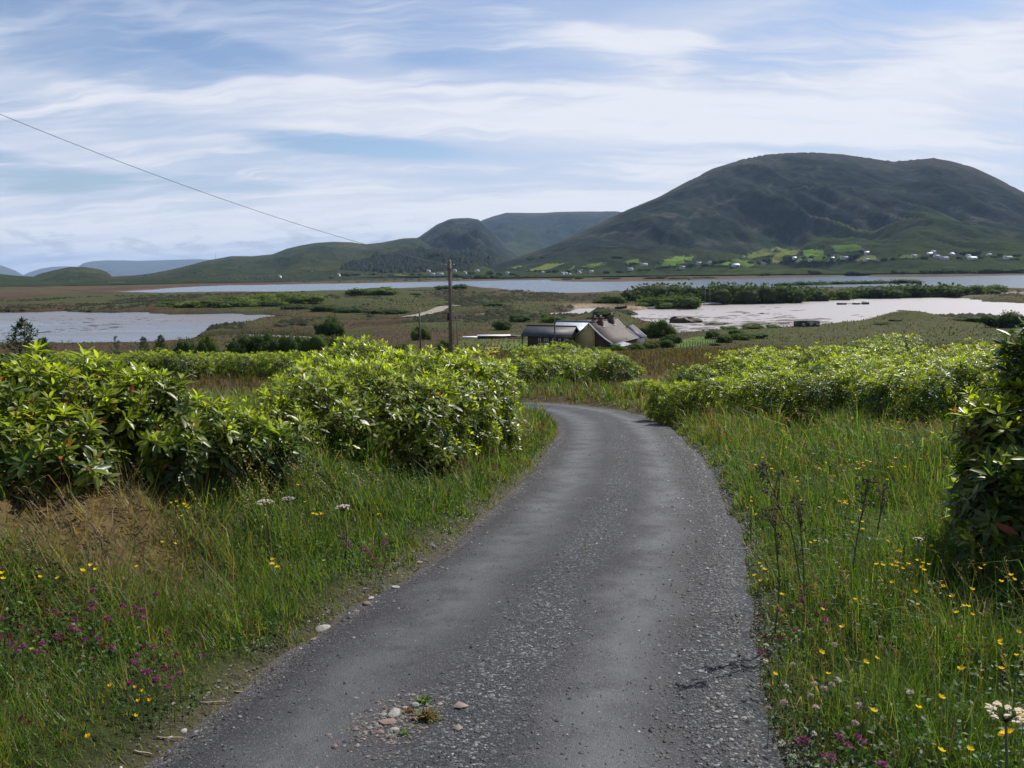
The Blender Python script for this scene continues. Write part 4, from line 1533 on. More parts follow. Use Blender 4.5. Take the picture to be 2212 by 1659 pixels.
def grass_patch(name, label, n, side, a, b, turf=False):
    x, y, r = polar_pts(n, a, b, 0.5 if not turf else 0.62)
    az = None
    if not turf:                       # most of it grows in tufts
        k = rng.integers(0, n // 34, n)
        t_ = rng.random(n) < 0.75
        ox, oy = rng.normal(size=n) * 0.035 * (1 + 0.06 * r[k]), rng.normal(size=n) * 0.035 * (1 + 0.06 * r[k])
        x, y, r = np.where(t_, x[k] + ox, x), np.where(t_, y[k] + oy, y), np.where(t_, r[k], r)
        az = np.arctan2(oy, ox)
        tuft_h = rng.lognormal(0, 0.35, n)[k]
    lat = road_lat(x, y)
    e = np.abs(lat) - HWR
    pn = fbm(x * 0.8 + 3, y * 0.8, 3)
    ok = (np.sign(lat) == side) & (e > 0.02 + 0.10 * pn) & (rng.random(n) < 0.4 + 0.6 * sstep(0.0, 0.25, e + 0.12 * pn))
    ms = moss(x, y)
    ok &= rng.random(n) > 0.8 * ms
    x, y, r, e, pn, ms = x[ok], y[ok], r[ok], e[ok], pn[ok], ms[ok]
    az = az[ok] if az is not None else None
    tuft_h = tuft_h[ok] if not turf else 1.0
    m = len(x)
    clump = fbm(x * 2.3 + 31, y * 2.3, 3)
    hn = fbm(x * 5.0, y * 5.0 + 9, 2)
    if turf:
        h = (0.04 + 0.15 * sstep(0.0, 0.7, e)) * rng.lognormal(0, 0.35, m) * np.clip(0.8 + 0.9 * clump + 0.4 * hn, 0.45, 2.0)
        w = np.maximum(0.0042, r * 0.0012) * rng.uniform(0.6, 1.5, m)
        lean = rng.uniform(0.15, 1.3, m)
    else:
        h = (0.05 + 0.19 * sstep(0.0, 1.0, e)) * rng.lognormal(0, 0.38, m) * np.clip(0.8 + 0.45 * pn + 0.9 * clump, 0.25, 2.0) * tuft_h
        w = np.maximum(0.0030, r * 0.00085) * rng.uniform(0.7, 1.5, m)
        lean = rng.uniform(0.2, 1.25, m)
    h = np.clip(h * (1 - 0.5 * ms), 0.02, 0.6) * (1 + 0.3 * sstep(8, 20, r))
    c = pal(m, [5, 3, 0.45, 2.6, 0.25], [G_GREEN, G_LIGHT, G_STRAW, G_DARK, G_RUST])
    dry = sstep(0.0, 0.9, fbm(x * 0.35 + 9, y * 0.25 + 2, 4) + 0.45 * sstep(7, 20, r) + (0.18 if side > 0 else -0.15)) * (0.5 if turf else 1)
    d2 = pal(m, [3, 3, 1.6, 1, 1.1], [G_GREEN, G_LIGHT, G_STRAW, G_DARK, G_RUST])
    c = np.where((rng.random(m) < dry)[:, None], d2, c)
    gold = pal(m, [2, 3, 1], [(0.22, 0.15, 0.065), (0.19, 0.145, 0.085), (0.12, 0.105, 0.04)])
    c = np.where((rng.random(m) < ms * 1.25)[:, None], gold, c)
    edge = pal(m, [2, 1, 2], [(0.16, 0.18, 0.04), (0.24, 0.19, 0.08), (0.10, 0.14, 0.03)])
    c = np.where((rng.random(m) < 0.75 * (1 - sstep(0.05, 0.35, e)))[:, None], edge, c)
    V, Fc, C = blades(x, y, H(x, y) - 0.01, h, w, c, lean + 0.3 * ms, 1 if turf else 2, az)
    return tag(mk(name, V, Fc, M['grass'], None, C), label, 'grass', kind='stuff')


grass_patch('turf', 'short dense undergrowth of the left verge', 380000, -1, 1.7, 22, True)
grass_patch('turf', 'short dense undergrowth of the right verge', 400000, 1, 1.7, 22, True)
grass_patch('grass', 'long green verge grass left of the lane', 90000, -1, 1.7, 36)
grass_patch('grass', 'long green and straw-coloured verge grass right of the lane', 110000, 1, 1.7, 36)

# rough brown meadow farther down the slope
x, y, r = polar_pts(42000, 28, 125, 0.8, 36)
ok = np.abs(road_lat(x, y)) > 1.6
x, y, r = x[ok], y[ok], r[ok]
m = len(x)
pn = fbm(x / 9, y / 14, 4)
c = pal(m, [3, 2, 3, 2], [(0.085, 0.056, 0.025), (0.12, 0.085, 0.036), (0.055, 0.062, 0.020), (0.06, 0.04, 0.02)])
V, Fc, C = blades(x, y, H(x, y) - 0.03, rng.uniform(0.25, 0.6, m) * (1 + 0.3 * pn), r * 0.0010 * rng.uniform(0.6, 1.4, m), c, rng.uniform(0.1, 0.6, m))
tag(mk('grass', V, Fc, M['grass'], None, C), 'rough brown meadow grass on the slope below the hedges', 'grass', kind='stuff')


# tussocks of the bog
x, y, r = polar_pts(44000, 120, 620, 0.75, 36)
z = H(x, y)
ok = (z > 0.55)
x, y, r, z = x[ok], y[ok], r[ok], z[ok]
m = len(x)
pn = fbm(x / 22, y / 50, 4)
c = pal(m, [3, 2, 2, 1], [(0.052, 0.038, 0.019), (0.040, 0.042, 0.016), (0.056, 0.064, 0.019), (0.07, 0.058, 0.026)])
past = (x > 36) & (y < 285)
c = np.where(past[:, None], pal(m, [2, 2, 1], [(0.050, 0.062, 0.017), (0.062, 0.072, 0.021), (0.042, 0.050, 0.015)]), c)
V, Fc, C = blades(x, y, z - 0.05, rng.uniform(0.25, 0.6, m) * (1 + 0.5 * pn), r * 0.0009 * rng.uniform(0.6, 1.6, m), c, rng.uniform(0.2, 0.9, m))
tag(mk('grass', V, Fc, M['grass'], None, C), 'dark tussocky grass and heather of the bog', 'grass', kind='stuff')


# flowering grass: stalks with nodding heads
def seedheads(name, label, n, a, b, fsel, hlo, hhi, cols):
    x, y, r = polar_pts(n, a, b, 0.6)
    lat = road_lat(x, y)
    e = np.abs(lat) - HWR
    ok = fsel(x, y, lat, e) & (e > 0.25)
    x, y, r = x[ok], y[ok], r[ok]
    m = len(x)
    z = H(x, y)
    h = rng.uniform(hlo, hhi, m)
    th = rng.normal(2.9, 0.8, m)
    ld = np.stack([np.cos(th), np.sin(th) * 0.6, np.zeros(m)], -1) * rng.uniform(0.1, 0.42, m)[:, None]
    P0 = np.stack([x, y, z], -1)
    up = np.array([0, 0, 1.0])
    f = lambda t: P0 + (up * (t - 0.12 * t ** 3) + ld * t ** 2.2)[:, :] * h[:, None]
    w = np.maximum(0.0009, r * 0.00026)
    S = np.stack([np.full(m, 1.0), rng.normal(size=m) * 0.4, np.zeros(m)], -1) * w[:, None]
    V = np.stack([f(0.0) - S, f(0.0) + S, f(0.5) - S, f(0.5) + S, f(1.0) - S * 0.5, f(1.0) + S * 0.5], 1)
    Fc = np.array([(0, 1, 3), (0, 3, 2), (2, 3, 5), (2, 5, 4)])
    Fc = (Fc[None] + (np.arange(m) * 6)[:, None, None]).reshape(-1, 3)
    sc = pal(m, [1, 1], [(0.10, 0.12, 0.035), (0.15, 0.13, 0.055)])
    C = np.repeat(sc, 6, 0)
    # spikelets
    k = 8
    ts = np.linspace(0.76, 1.0, k)
    base_ = np.stack([f(t) for t in ts], 1).reshape(-1, 3)
    d = np.repeat(ld / (np.linalg.norm(ld, axis=1)[:, None] + 1e-6), k, 0) * 0.5 + np.tile(up, (m * k, 1)) * 0.45 + rng.normal(size=(m * k, 3)) * 0.45
    d /= np.linalg.norm(d, axis=1)[:, None]
    Lh = np.repeat(np.maximum(0.018, r * 0.0028) * rng.uniform(0.7, 1.5, m), k)
    hc = np.repeat(pal(m, [1] * len(cols), cols), k, 0)
    V2, F2, kk = leaf_geo(base_, d, np.cross(d, rng.normal(size=(m * k, 3))), Lh, Lh * 0.30, 1)
    V2[:] = V2
    V_ = np.vstack([V.reshape(-1, 3), V2])
    F_ = np.vstack([Fc, F2 + 6 * m])
    C_ = np.vstack([C, np.repeat(hc, kk, 0)])
    return tag(mk(name, V_, F_, M['grass'], None, C_), label, 'grass', kind='stuff')


HEADS = [(0.22, 0.15, 0.08), (0.18, 0.095, 0.07), (0.27, 0.205, 0.11), (0.14, 0.085, 0.06)]
seedheads('seed_head_grass', 'brown nodding grass heads in the left verge', 2600, 3.0, 22, lambda x, y, l, e: (l < 0) & (e < 2.2) & (rng.random(len(x)) < 0.35 + 0.65 * sstep(5, 10, y)), 0.30, 0.52, HEADS)
seedheads('seed_head_grass', 'brown nodding grass heads in the right verge and meadow', 5200, 3.6, 28, lambda x, y, l, e: (l > 0), 0.28, 0.52, HEADS)
seedheads('seed_head_grass', 'tall pale nodding grasses in front of the dark left bush', 420, 5.4, 7.4, lambda x, y, l, e: (l < 0) & (x > -2.3) & (x < -1.0), 0.7, 0.95, [(0.42, 0.36, 0.26), (0.36, 0.27, 0.19)])


# low broad-leaved herbs between the grass
def herbs(name, label, n, a, b, cond):
    x, y, r = polar_pts(n, a, b, 0.55)
    lat = road_lat(x, y)
    e = np.abs(lat) - HWR
    pn = fbm(x * 1.1 + 20, y * 1.1, 3)
    ok = cond(lat) & (e > 0.12) & (pn > -0.25 + 0.25 * rng.random(n)) & (moss(x, y) < 0.35)
    x, y, r, e = x[ok], y[ok], r[ok], e[ok]
    m = len(x)
    z = H(x, y) + rng.random(m) ** 1.3 * (0.06 + 0.22 * sstep(0.1, 1.0, e))
    d = rng.normal(size=(m, 3)) * np.array([1, 1, 0.35])
    d /= np.linalg.norm(d, axis=1)[:, None]
    Lh = rng.uniform(0.012, 0.028, m) * (1 + 0.06 * r)
    V, Fc, k = leaf_geo(np.stack([x, y, z], -1), d, np.tile([0, 0, 1.0], (m, 1)) + rng.normal(size=(m, 3)) * 0.4, Lh, Lh * 0.6, 1, 0.1)
    c = pal(m, [3, 2, 1], [(0.036, 0.090, 0.020), (0.070, 0.130, 0.026), (0.024, 0.062, 0.017)])
    tag(mk(name, V, Fc, M['grass'], None, np.repeat(c, k, 0)), label, 'herbs', kind='stuff')


herbs('clover_leaves', 'low clover and herb leaves in the left verge', 110000, 1.9, 15, lambda l: l < 0)
herbs('clover_leaves', 'low clover and herb leaves in the right verge', 85000, 1.9, 13, lambda l: l > 0)


# ------------------------------------------------------------------ flowers
def head_clover(c, seed):
    r_ = np.random.default_rng(seed)
    n = 46
    d = r_.normal(size=(n, 3))
    d[:, 2] = np.abs(d[:, 2]) * 0.9 - 0.25
    d /= np.linalg.norm(d, axis=1)[:, None]
    V, Fc, k = leaf_geo(d * 0.3, d, np.cross(d, r_.normal(size=(n, 3))), np.full(n, 0.72), np.full(n, 0.42), 1, 0.2, 0.1)
    col = np.array(c) * r_.uniform(0.55, 1.5, (n, 1))
    me = bpy.data.meshes.new('flower_head')
    fill(me, V, Fc, np.repeat(col, k, 0))
    me.materials.append(M['petal'])
    return me


def head_petals(c, n, wid, cup, rows=1, cc=(0.55, 0.38, 0.02)):
    Vs, Fs, Cs, off = [], [], [], 0
    for q in range(rows):
        th = np.arange(n) * 2 * math.pi / n + q * math.pi / n
        el = cup + 0.35 * q
        rad = np.stack([np.cos(th), np.sin(th), 0 * th], -1)
        D = rad * math.cos(el) + np.array([0, 0, math.sin(el)])
        U = -rad * math.sin(el) + np.array([0, 0, math.cos(el)])
        V, Fc, k = leaf_geo(rad * 0.08, D, U, np.full(n, 1.0 - 0.25 * q), np.full(n, wid), 2, -0.05, -0.12)
        Vs.append(V); Fs.append(Fc + off); off += len(V)
        Cs.append(np.tile(c, (len(V), 1)))
    t = np.arange(6) * math.pi / 3
    V = np.vstack([np.stack([0.24 * np.cos(t), 0.24 * np.sin(t), 0 * t + 0.06], -1), [[0, 0, 0.26]]])
    Vs.append(V); Fs.append(np.array([(i, (i + 1) % 6, 6) for i in range(6)]) + off)
    Cs.append(np.tile(cc, (7, 1)))
    me = bpy.data.meshes.new('flower_head')
    fill(me, np.vstack(Vs), np.vstack(Fs), np.vstack(Cs), True)
    me.materials.append(M['petal'])
    return me


_stem = MB().tube([(0, 0, 0), (0.03, 0.0, 0.35), (0.02, 0.02, 0.7), (0, 0, 1.0)], [0.012, 0.010, 0.008, 0.007], 4)
STEMM = _stem.build('stem', M['stem'])
_me = STEMM.data
bpy.data.objects.remove(STEMM)
STEMM = _me
HEAD = dict(pink=[head_clover((0.30, 0.085, 0.19), 1), head_clover((0.23, 0.055, 0.13), 2)], dark=[head_clover((0.13, 0.030, 0.045), 3), head_clover((0.10, 0.045, 0.035), 4)],
            white=[head_clover((0.55, 0.52, 0.44), 5), head_clover((0.50, 0.40, 0.36), 6)],
            yellow=[head_petals((0.80, 0.55, 0.015), 5, 0.85, 0.55)], hawk=[head_petals((0.80, 0.50, 0.01), 14, 0.26, 0.15, 2, (0.7, 0.36, 0.01))],
            trefoil=[head_petals((0.80, 0.47, 0.01), 4, 0.75, 0.9)])
HNAME = dict(pink='red_clover', dark='red_clover', white='white_clover', yellow='buttercup', hawk='hawkbit', trefoil='trefoil')
FSIZE = dict(pink=0.0165, dark=0.0145, white=0.0145, yellow=0.0135, hawk=0.023, trefoil=0.015)
CATN = dict(pink='flower', dark='flower', white='flower', yellow='flower', hawk='flower', trefoil='flower')
nflower = {}


def flower(kind, u, v, h, label, group):
    p = at(u, v, h, 70)
    lat = float(road_lat(p[0:1], p[1:2])[0])
    if abs(lat) < HWR + 0.06:
        return
    g = Hs(p[0], p[1])
    d = math.dist(p, (0, 0, HC))
    s = FSIZE[kind] * random.uniform(0.85, 1.2) * (1 + 0.045 * max(0, d - 4))
    root = empty(HNAME[kind], (p[0], p[1], g), label, CATN[kind], group)
    hd = put('flower_head', random.choice(HEAD[kind]), root)
    hd.location = (0, 0, p[2] - g)
    hd.scale = (s,) * 3
    hd.rotation_euler = (random.uniform(-.5, .5), random.uniform(-.5, .5), random.uniform(0, 6.28))
    st = put('stem', STEMM, root)
    k = 0.14 if d < 6 else 0.2
    st.scale = (k, k, p[2] - g)


GL1, GL2, GL3 = 'red clovers in the near left verge', 'buttercups in the left verge', 'dark red clovers in the left verge by the lane bend'
for q in [(10, 862), (10, 965), (50, 955), (55, 1000), (90, 1035), (122, 1012), (195, 945), (200, 1040), (300, 958), (330, 975), (380, 910), (398, 873), (408, 770), (415, 930), (293, 828), (320, 845), (225, 1000), (450, 980), (490, 785), (498, 711), (483, 815), (495, 948), (572, 862), (525, 975), (597, 1020), (655, 795), (710, 805), (735, 812), (770, 818), (705, 838), (757, 858), (830, 735), (895, 935), (820, 1020), (732, 1058), (708, 1095), (737, 1110), (795, 1145), (770, 1148), (875, 1130), (832, 1190), (955, 1155), (915, 1185), (695, 1210), (945, 1060), (1065, 1062), (890, 1225)]:
    flower('pink' if random.random() < .75 else 'dark', *c3(*q), 0.24, 'pink red clover head in the near left verge', GL1)
for q in [(770, 1005), (760, 1020), (818, 1075), (900, 1130), (1030, 1008), (497, 1085), (330, 960), (150, 1420), (120, 1400), (550, 1010), (105, 905), (240, 835), (390, 840)]:
    flower('dark', *c3(*q), 0.22, 'withered brown clover head in the near left verge', 'withered clovers in the near left verge')
for q in [(657, 63), (765, 215), (690, 255), (715, 270), (737, 295), (765, 330), (825, 235), (832, 220), (890, 330), (915, 345), (790, 378), (825, 395), (800, 420), (910, 430), (570, 185), (600, 235)]:
    flower('pink', *c4(*q), 0.2, 'pink clover beside the lane left, above the white stone', 'pink clovers beside the lane above the white stone')
for i in range(85):
    u = random.uniform(975, 1190)
    v = random.uniform(905, 985) + (1190 - u) * 0.22
    flower('dark' if random.random() < .75 else 'pink', u, v, 0.26, 'dark red clover head in the left verge by the lane bend', GL3)
for q in [(172, 1025), (485, 578), (512, 600), (440, 607), (212, 640), (308, 647), (15, 650), (8, 622), (915, 245), (945, 238), (952, 262), (982, 252), (1000, 262), (1013, 272), (865, 455), (935, 463), (975, 313), (1455, 548), (1455, 570), (1480, 587), (1675, 303), (1690, 307), (1715, 303), (1630, 240), (1590, 150), (1420, 312), (730, 585)]:
    flower('yellow', *c3(*q), 0.34, 'yellow buttercup in the left verge', GL2)
for q in [(75, 50), (118, 330), (115, 358), (150, 378), (375, 38), (400, 45), (430, 42), (700, 382), (845, 170), (620, 490), (643, 517), (795, 42), (445, 338)]:
    flower('yellow', *c4(*q), 0.28, 'yellow buttercup in the left verge', GL2)
for q in [(590, 1222), (720, 1232), (753, 1252), (737, 1305), (797, 1303), (722, 1385), (470, 1495)]:
    flower('trefoil', *c3(*q), 0.15, 'deep yellow trefoil low in the left verge, bottom corner', 'trefoils in the bottom left corner')
for q in [(230, 778), (205, 860), (290, 900), (345, 900), (440, 860), (210, 970), (190, 945), (485, 680), (355, 740), (415, 718), (525, 830), (610, 800), (265, 893), (240, 990), (565, 770), (600, 715)]:
    flower('pink' if random.random() < .5 else 'dark', *c6(*q), 0.26, 'dark pink clover at the right edge of the lane below the thistles', 'pink clovers below the thistles')
for q in [(500, 1497), (600, 1590), (695, 1480), (750, 1530), (830, 1510), (945, 1640), (465, 1510), (650, 1600), (805, 1480)]:
    flower('pink', *c6(*q), 0.24, 'pink clover at the bottom of the right verge', 'pink clovers at the bottom of the right verge')
for q in [(272, 948), (427, 1055), (378, 1277), (285, 1310), (655, 1175), (690, 1148), (555, 1168), (610, 1195), (565, 1308), (815, 1298), (530, 1240), (432, 1592), (670, 945), (270, 1040), (365, 1515), (1110, 1222), (550, 1460), (790, 1400), (240, 1215), (390, 1185)]:
    flower('white', *c6(*q), 0.2, 'white clover head in the near right verge', 'white clovers in the near right verge')
for q in [(145, 565), (150, 590), (207, 540), (240, 570), (600, 738), (363, 652), (593, 988), (325, 1115), (633, 1113), (850, 1045), (912, 1020), (898, 1330), (1405, 1085), (1380, 757), (1420, 718), (1447, 722), (1470, 767), (1155, 710), (1140, 635), (1005, 582), (915, 477), (948, 480), (1000, 480), (1030, 465), (1030, 487), (1065, 500), (1100, 475), (1155, 455), (1185, 468), (1178, 492), (1190, 510), (1220, 478), (1265, 333), (1233, 370), (1050, 400), (980, 342), (1300, 603), (1470, 622), (1355, 663), (1515, 500), (1545, 480), (1638, 577), (1695, 540), (1712, 563), (1737, 867), (1637, 922), (1630, 940), (1728, 1005), (1640, 1083), (707, 493), (560, 340), (530, 350), (835, 272), (830, 230), (775, 232), (820, 165), (735, 110), (740, 125), (475, 105), (75, 125), (40, 140), (100, 165), (165, 150), (215, 185), (1290, 1250), (1160, 1310), (1458, 1552), (1290, 1560), (790, 680), (235, 470), (260, 505), (718, 840)]:
    flower('yellow', *c6(*q), 0.36, 'yellow buttercup in the near right verge', 'buttercups in the near right verge')
flower('hawk', *c6(1672, 1460), 0.4, 'large yellow dandelion-like flower at the bottom right corner', None)
flower('hawk', *c6(1768, 1356), 0.42, 'yellow dandelion-like flower cut by the right picture edge', None)
for q in [(890, 1045), (905, 1060), (940, 1050), (965, 1035), (1000, 1045), (880, 1100), (905, 1100), (940, 1075), (765, 1070), (640, 1050), (590, 1095), (710, 1155), (1200, 1012), (1280, 915), (1140, 1088), (1165, 1085), (1270, 1085), (1060, 812), (950, 845), (1195, 780), (1240, 780), (1220, 730), (1425, 705), (1440, 735), (1490, 685), (1490, 815), (1560, 810), (1600, 720), (1315, 685), (1160, 720), (410, 1165), (420, 1200), (215, 1100), (1130, 1185), (795, 1370), (750, 1355), (55, 1325), (50, 1355), (85, 1070), (60, 960), (140, 1010), (330, 930), (520, 790), (700, 700), (850, 700)]:
    flower('yellow', *c2r(*q), 0.4, 'yellow buttercup in the meadow before the right hedge', 'buttercups before the right hedge')


# white umbels
def umbel(u, v, h, rad, label, c=(0.62, 0.58, 0.50)):
    p = at(u, v, h, 70)
    g = Hs(p[0], p[1])
    root = empty('hogweed', (p[0], p[1], g), label, 'flower')
    n = 22
    rr_ = rad * np.sqrt(rng.random(n))
    th = rng.random(n) * 6.28
    mb = MB()
    top = p[2] - g
    mb.tube([(0, 0, 0), (0.02, 0, top * 0.5), (0, 0, top - rad * 0.7)], [0.006, 0.005, 0.004], 5)
    Vs, Fs, off = [], [], 0
    for a, t in zip(rr_, th):
        e = np.array([a * math.cos(t), a * math.sin(t), top - 0.25 * a * a / rad])
        mb.tube([(0, 0, top - rad * 0.7), tuple(e * [0.6, 0.6, 1] - [0, 0, 0.01]), tuple(e)], [0.002, 0.0015, 0.001], 3)
        k = 7
        d = rng.normal(size=(k, 3)) * [1, 1, 0.3]
        d /= np.linalg.norm(d, axis=1)[:, None]
        V, Fc, q = leaf_geo(np.tile(e, (k, 1)) + [0, 0, 0.003], d, np.tile([0, 0, 1.0], (k, 1)), np.full(k, rad * 0.22), np.full(k, rad * 0.2), 1)
        Vs.append(V); Fs.append(Fc + off); off += len(V)
    mb.build('stem', M['stem'], root, True)
    V = np.vstack(Vs)
    mk('flower_head', V, np.vstack(Fs), M['petal'], root, np.tile(c, (len(V), 1)))


umbel(*c8(705, 1392), 0.45, 0.06, 'pinkish white flat flower head in the left verge, right one of three', (0.62, 0.50, 0.46))
umbel(*c8(262, 1328), 0.5, 0.055, 'greyish white flat flower head in the left verge, middle one of three', (0.45, 0.41, 0.36))
umbel(*c8(85, 1350), 0.5, 0.06, 'white flat flower head beside the dark left bush, left one of three')
umbel(*c6(1672, 1320), 0.55, 0.055, 'cream flat flower head at the bottom right corner', (0.62, 0.54, 0.40))
umbel(*c6(1160, 325), 0.5, 0.03, 'small white flower head before the dark glossy bush at right')


# thistles
M['thistle'] = plain('thistle_stem', (0.085, 0.085, 0.045), 0.8, 0.3, 40)
M['burr'] = plain('thistle_head', (0.075, 0.055, 0.05), 0.85, 0.4, 60)
M['purple'] = plain('thistle_purple', (0.25, 0.06, 0.28), 0.8, 0.3, 80)


def thistle(path, heads, label, purple=2, seed=0):
    r_ = np.random.default_rng(seed)
    g = at(*path[0], 0.15, 70)
    y0 = g[1]
    root = empty('thistle', (g[0], g[1], Hs(g[0], g[1])), label, 'thistle')
    org = np.array(root.location)
    P = [np.array([g[0], g[1], org[2] - 0.02])] + [pt(u, v, y0 - 0.02 * i) for i, (u, v) in enumerate(path[1:])]
    Pc = catmull(np.array(P), 6)
    mb = MB()
    mb.tube(Pc - org, np.linspace(0.0052, 0.0025, len(Pc)), 5)
    mb.build('stem', M['thistle'], root, True)
    # spiny leaves and prickles up the stem
    n = 46
    idx = r_.integers(3, len(Pc), n)
    d = r_.normal(size=(n, 3)) + [0, 0, 0.5]
    d /= np.linalg.norm(d, axis=1)[:, None]
    Lh = r_.uniform(0.02, 0.07, n)
    V, Fc, k = leaf_geo(Pc[idx] - org, d, r_.normal(size=(n, 3)), Lh, Lh * 0.22, 1)
    o = mk('leaves', V, Fc, M['grass'], root, np.tile((0.075, 0.085, 0.045), (len(V), 1)))
    o['kind'] = 'stuff'
    hs = [pt(u, v, y0 - 0.03 * r_.normal()) for u, v in heads]
    for i, hp in enumerate(hs):
        j = int(np.argmin(np.linalg.norm(Pc - hp + [0, 0, 0.06], axis=1)))
        a = Pc[max(j - 2, 0)]
        MB().tube(np.array([a, (a + hp) / 2 + [0, 0, 0.01], hp]) - org, [0.004, 0.003, 0.0025], 4).build('branch', M['thistle'], root)
        m = 26
        d = r_.normal(size=(m, 3))
        d /= np.linalg.norm(d, axis=1)[:, None]
        V, Fc, k = leaf_geo(np.tile(hp - org, (m, 1)) + d * 0.006, d, r_.normal(size=(m, 3)), np.full(m, 0.016), np.full(m, 0.007), 1)
        hd = mk('flower_head', V, Fc, M['burr'], root)
        if i < purple:
            d2 = d[:14] * [0.5, 0.5, 0] + [0, 0, 1]
            V, Fc, k = leaf_geo(np.tile(hp - org, (14, 1)) + [0, 0, 0.008], d2 / np.linalg.norm(d2, axis=1)[:, None], r_.normal(size=(14, 3)), np.full(14, 0.022), np.full(14, 0.005), 1)
            mk('tuft', V, Fc, M['purple'], hd)


thistle([c6(325, 760), c6(350, 590), c6(335, 420), c6(318, 250), c6(280, 160)], [c6(318, 212), c6(268, 180), c6(300, 150), c6(335, 145), c6(255, 165), c6(340, 310), c6(350, 320)], 'shortest dark thistle, leftmost of five beside the lane', 1, 1)
thistle([c6(520, 720), c6(430, 330), c6(375, 210), c6(320, 60), c2r(190, 1180), c2r(130, 1100)], [c2r(135, 1080), c2r(160, 1085), c2r(110, 1105), c2r(140, 1150), c2r(280, 1125), c2r(290, 1140), c2r(165, 1270)], 'leaning thistle whose stem crosses two others, left of five', 1, 2)
thistle([c6(505, 680), c6(490, 500), c6(478, 330), c6(465, 130)], [c6(465, 205), c6(425, 125), c6(475, 115), c6(440, 100), c6(490, 120), c6(470, 230)], 'straight middle thistle of five beside the lane', 1, 3)
thistle([c6(755, 640), c6(790, 400), c6(835, 150), c2r(960, 1300), c2r(985, 1190)], [c2r(975, 1185), c2r(1010, 1180), c2r(955, 1195), c2r(895, 1240), c2r(970, 1370)], 'tall slanting thistle with bare thick stem, fourth of five', 0, 4)
thistle([c6(880, 470), c6(915, 310), c6(945, 130), c2r(1095, 1290), c2r(1108, 1250)], [c2r(1110, 1245), c2r(1060, 1270), c2r(1075, 1275), c2r(1120, 1340)], 'thin thistle, rightmost of five in the right verge', 1, 5)


# sword-leaved clumps
def iris(u, v, n, hlo, hhi, spread, label, seed, w=0.02):
    r_ = np.random.default_rng(seed)
    g = at(u, v, 0.05, 90)
    z0 = Hs(g[0], g[1])
    root = empty('iris_clump', (g[0], g[1], z0), label, 'plant')
    for i in range(n):
        a = r_.random() * 6.28
        rr_ = spread * math.sqrt(r_.random())
        p = np.array([rr_ * math.cos(a), rr_ * math.sin(a) * 0.6, -0.03])
        d = np.array([math.cos(a) * 0.25 - 0.18 + r_.normal() * 0.1, math.sin(a) * 0.2, 1.0])
        d /= np.linalg.norm(d)
        h = r_.uniform(hlo, hhi)
        V, Fc, k = leaf_geo(p[None], d[None], np.array([[r_.normal(), r_.normal(), 0.2]]), np.array([h]), np.array([w]), 2, 0.1, r_.uniform(0.0, 0.3))
        c = np.array((0.085, 0.15, 0.028)) * r_.uniform(0.7, 1.35)
        mk('leaf', V, Fc, M['grass'], root, np.tile(c, (len(V), 1)), True)


iris(1835, 985, 40, 0.45, 0.75, 0.42, 'clump of upright sword-shaped leaves in the right meadow', 1)
iris(1205, 838, 40, 0.5, 0.8, 0.5, 'dark green rush clump outside the lane bend', 2, 0.03)
iris(1905, 1000, 14, 0.4, 0.65, 0.25, 'small group of sword leaves right of the larger clump', 3)
iris(2040, 950, 10, 0.45, 0.65, 0.25, 'few sword leaves close to the dark glossy bush', 4)


# weeds in the stony patch mid lane
def weed(u, v, n, s, c, label):
    p = surf(u, v)
    d = rng.normal(size=(n, 3)) * [1, 1, 0.5] + [0, 0, 0.6]
    d /= np.linalg.norm(d, axis=1)[:, None]
    V, Fc, k = leaf_geo(rng.normal(size=(n, 3)) * [s * .28, s * .28, 0.004] + [0, 0, 0.006], d, np.tile([0, 0, 1.0], (n, 1)), rng.uniform(0.3, 1, n) * s, np.full(n, s * 0.22), 1)
    o = mk('weed', V, Fc, M['grass'], None, np.repeat(pal(n, [1, 1], c), k, 0))
    o.location = p
    tag(o, label, 'weed')


GRN = [(0.08, 0.15, 0.03), (0.13, 0.2, 0.04)]
weed(*c4(1075, 1360), 60, 0.045, GRN, 'green tuft at the top of the stony patch mid lane')
weed(*c4(1110, 1470), 120, 0.06, [(0.16, 0.11, 0.05), (0.14, 0.15, 0.04)], 'reddish brown straggling weed in the stony patch mid lane')
weed(*c4(958, 1570), 50, 0.03, GRN, 'small bright green tuft below the pink stone mid lane')
weed(*c4(1000, 1425), 50, 0.035, [(0.2, 0.1, 0.05), (0.12, 0.1, 0.05)], 'dry brown weed between the pale stones mid lane')
weed(*c5(490, 1220 - 890), 20, 0.03, GRN, 'tiny weed farther up the middle of the lane')

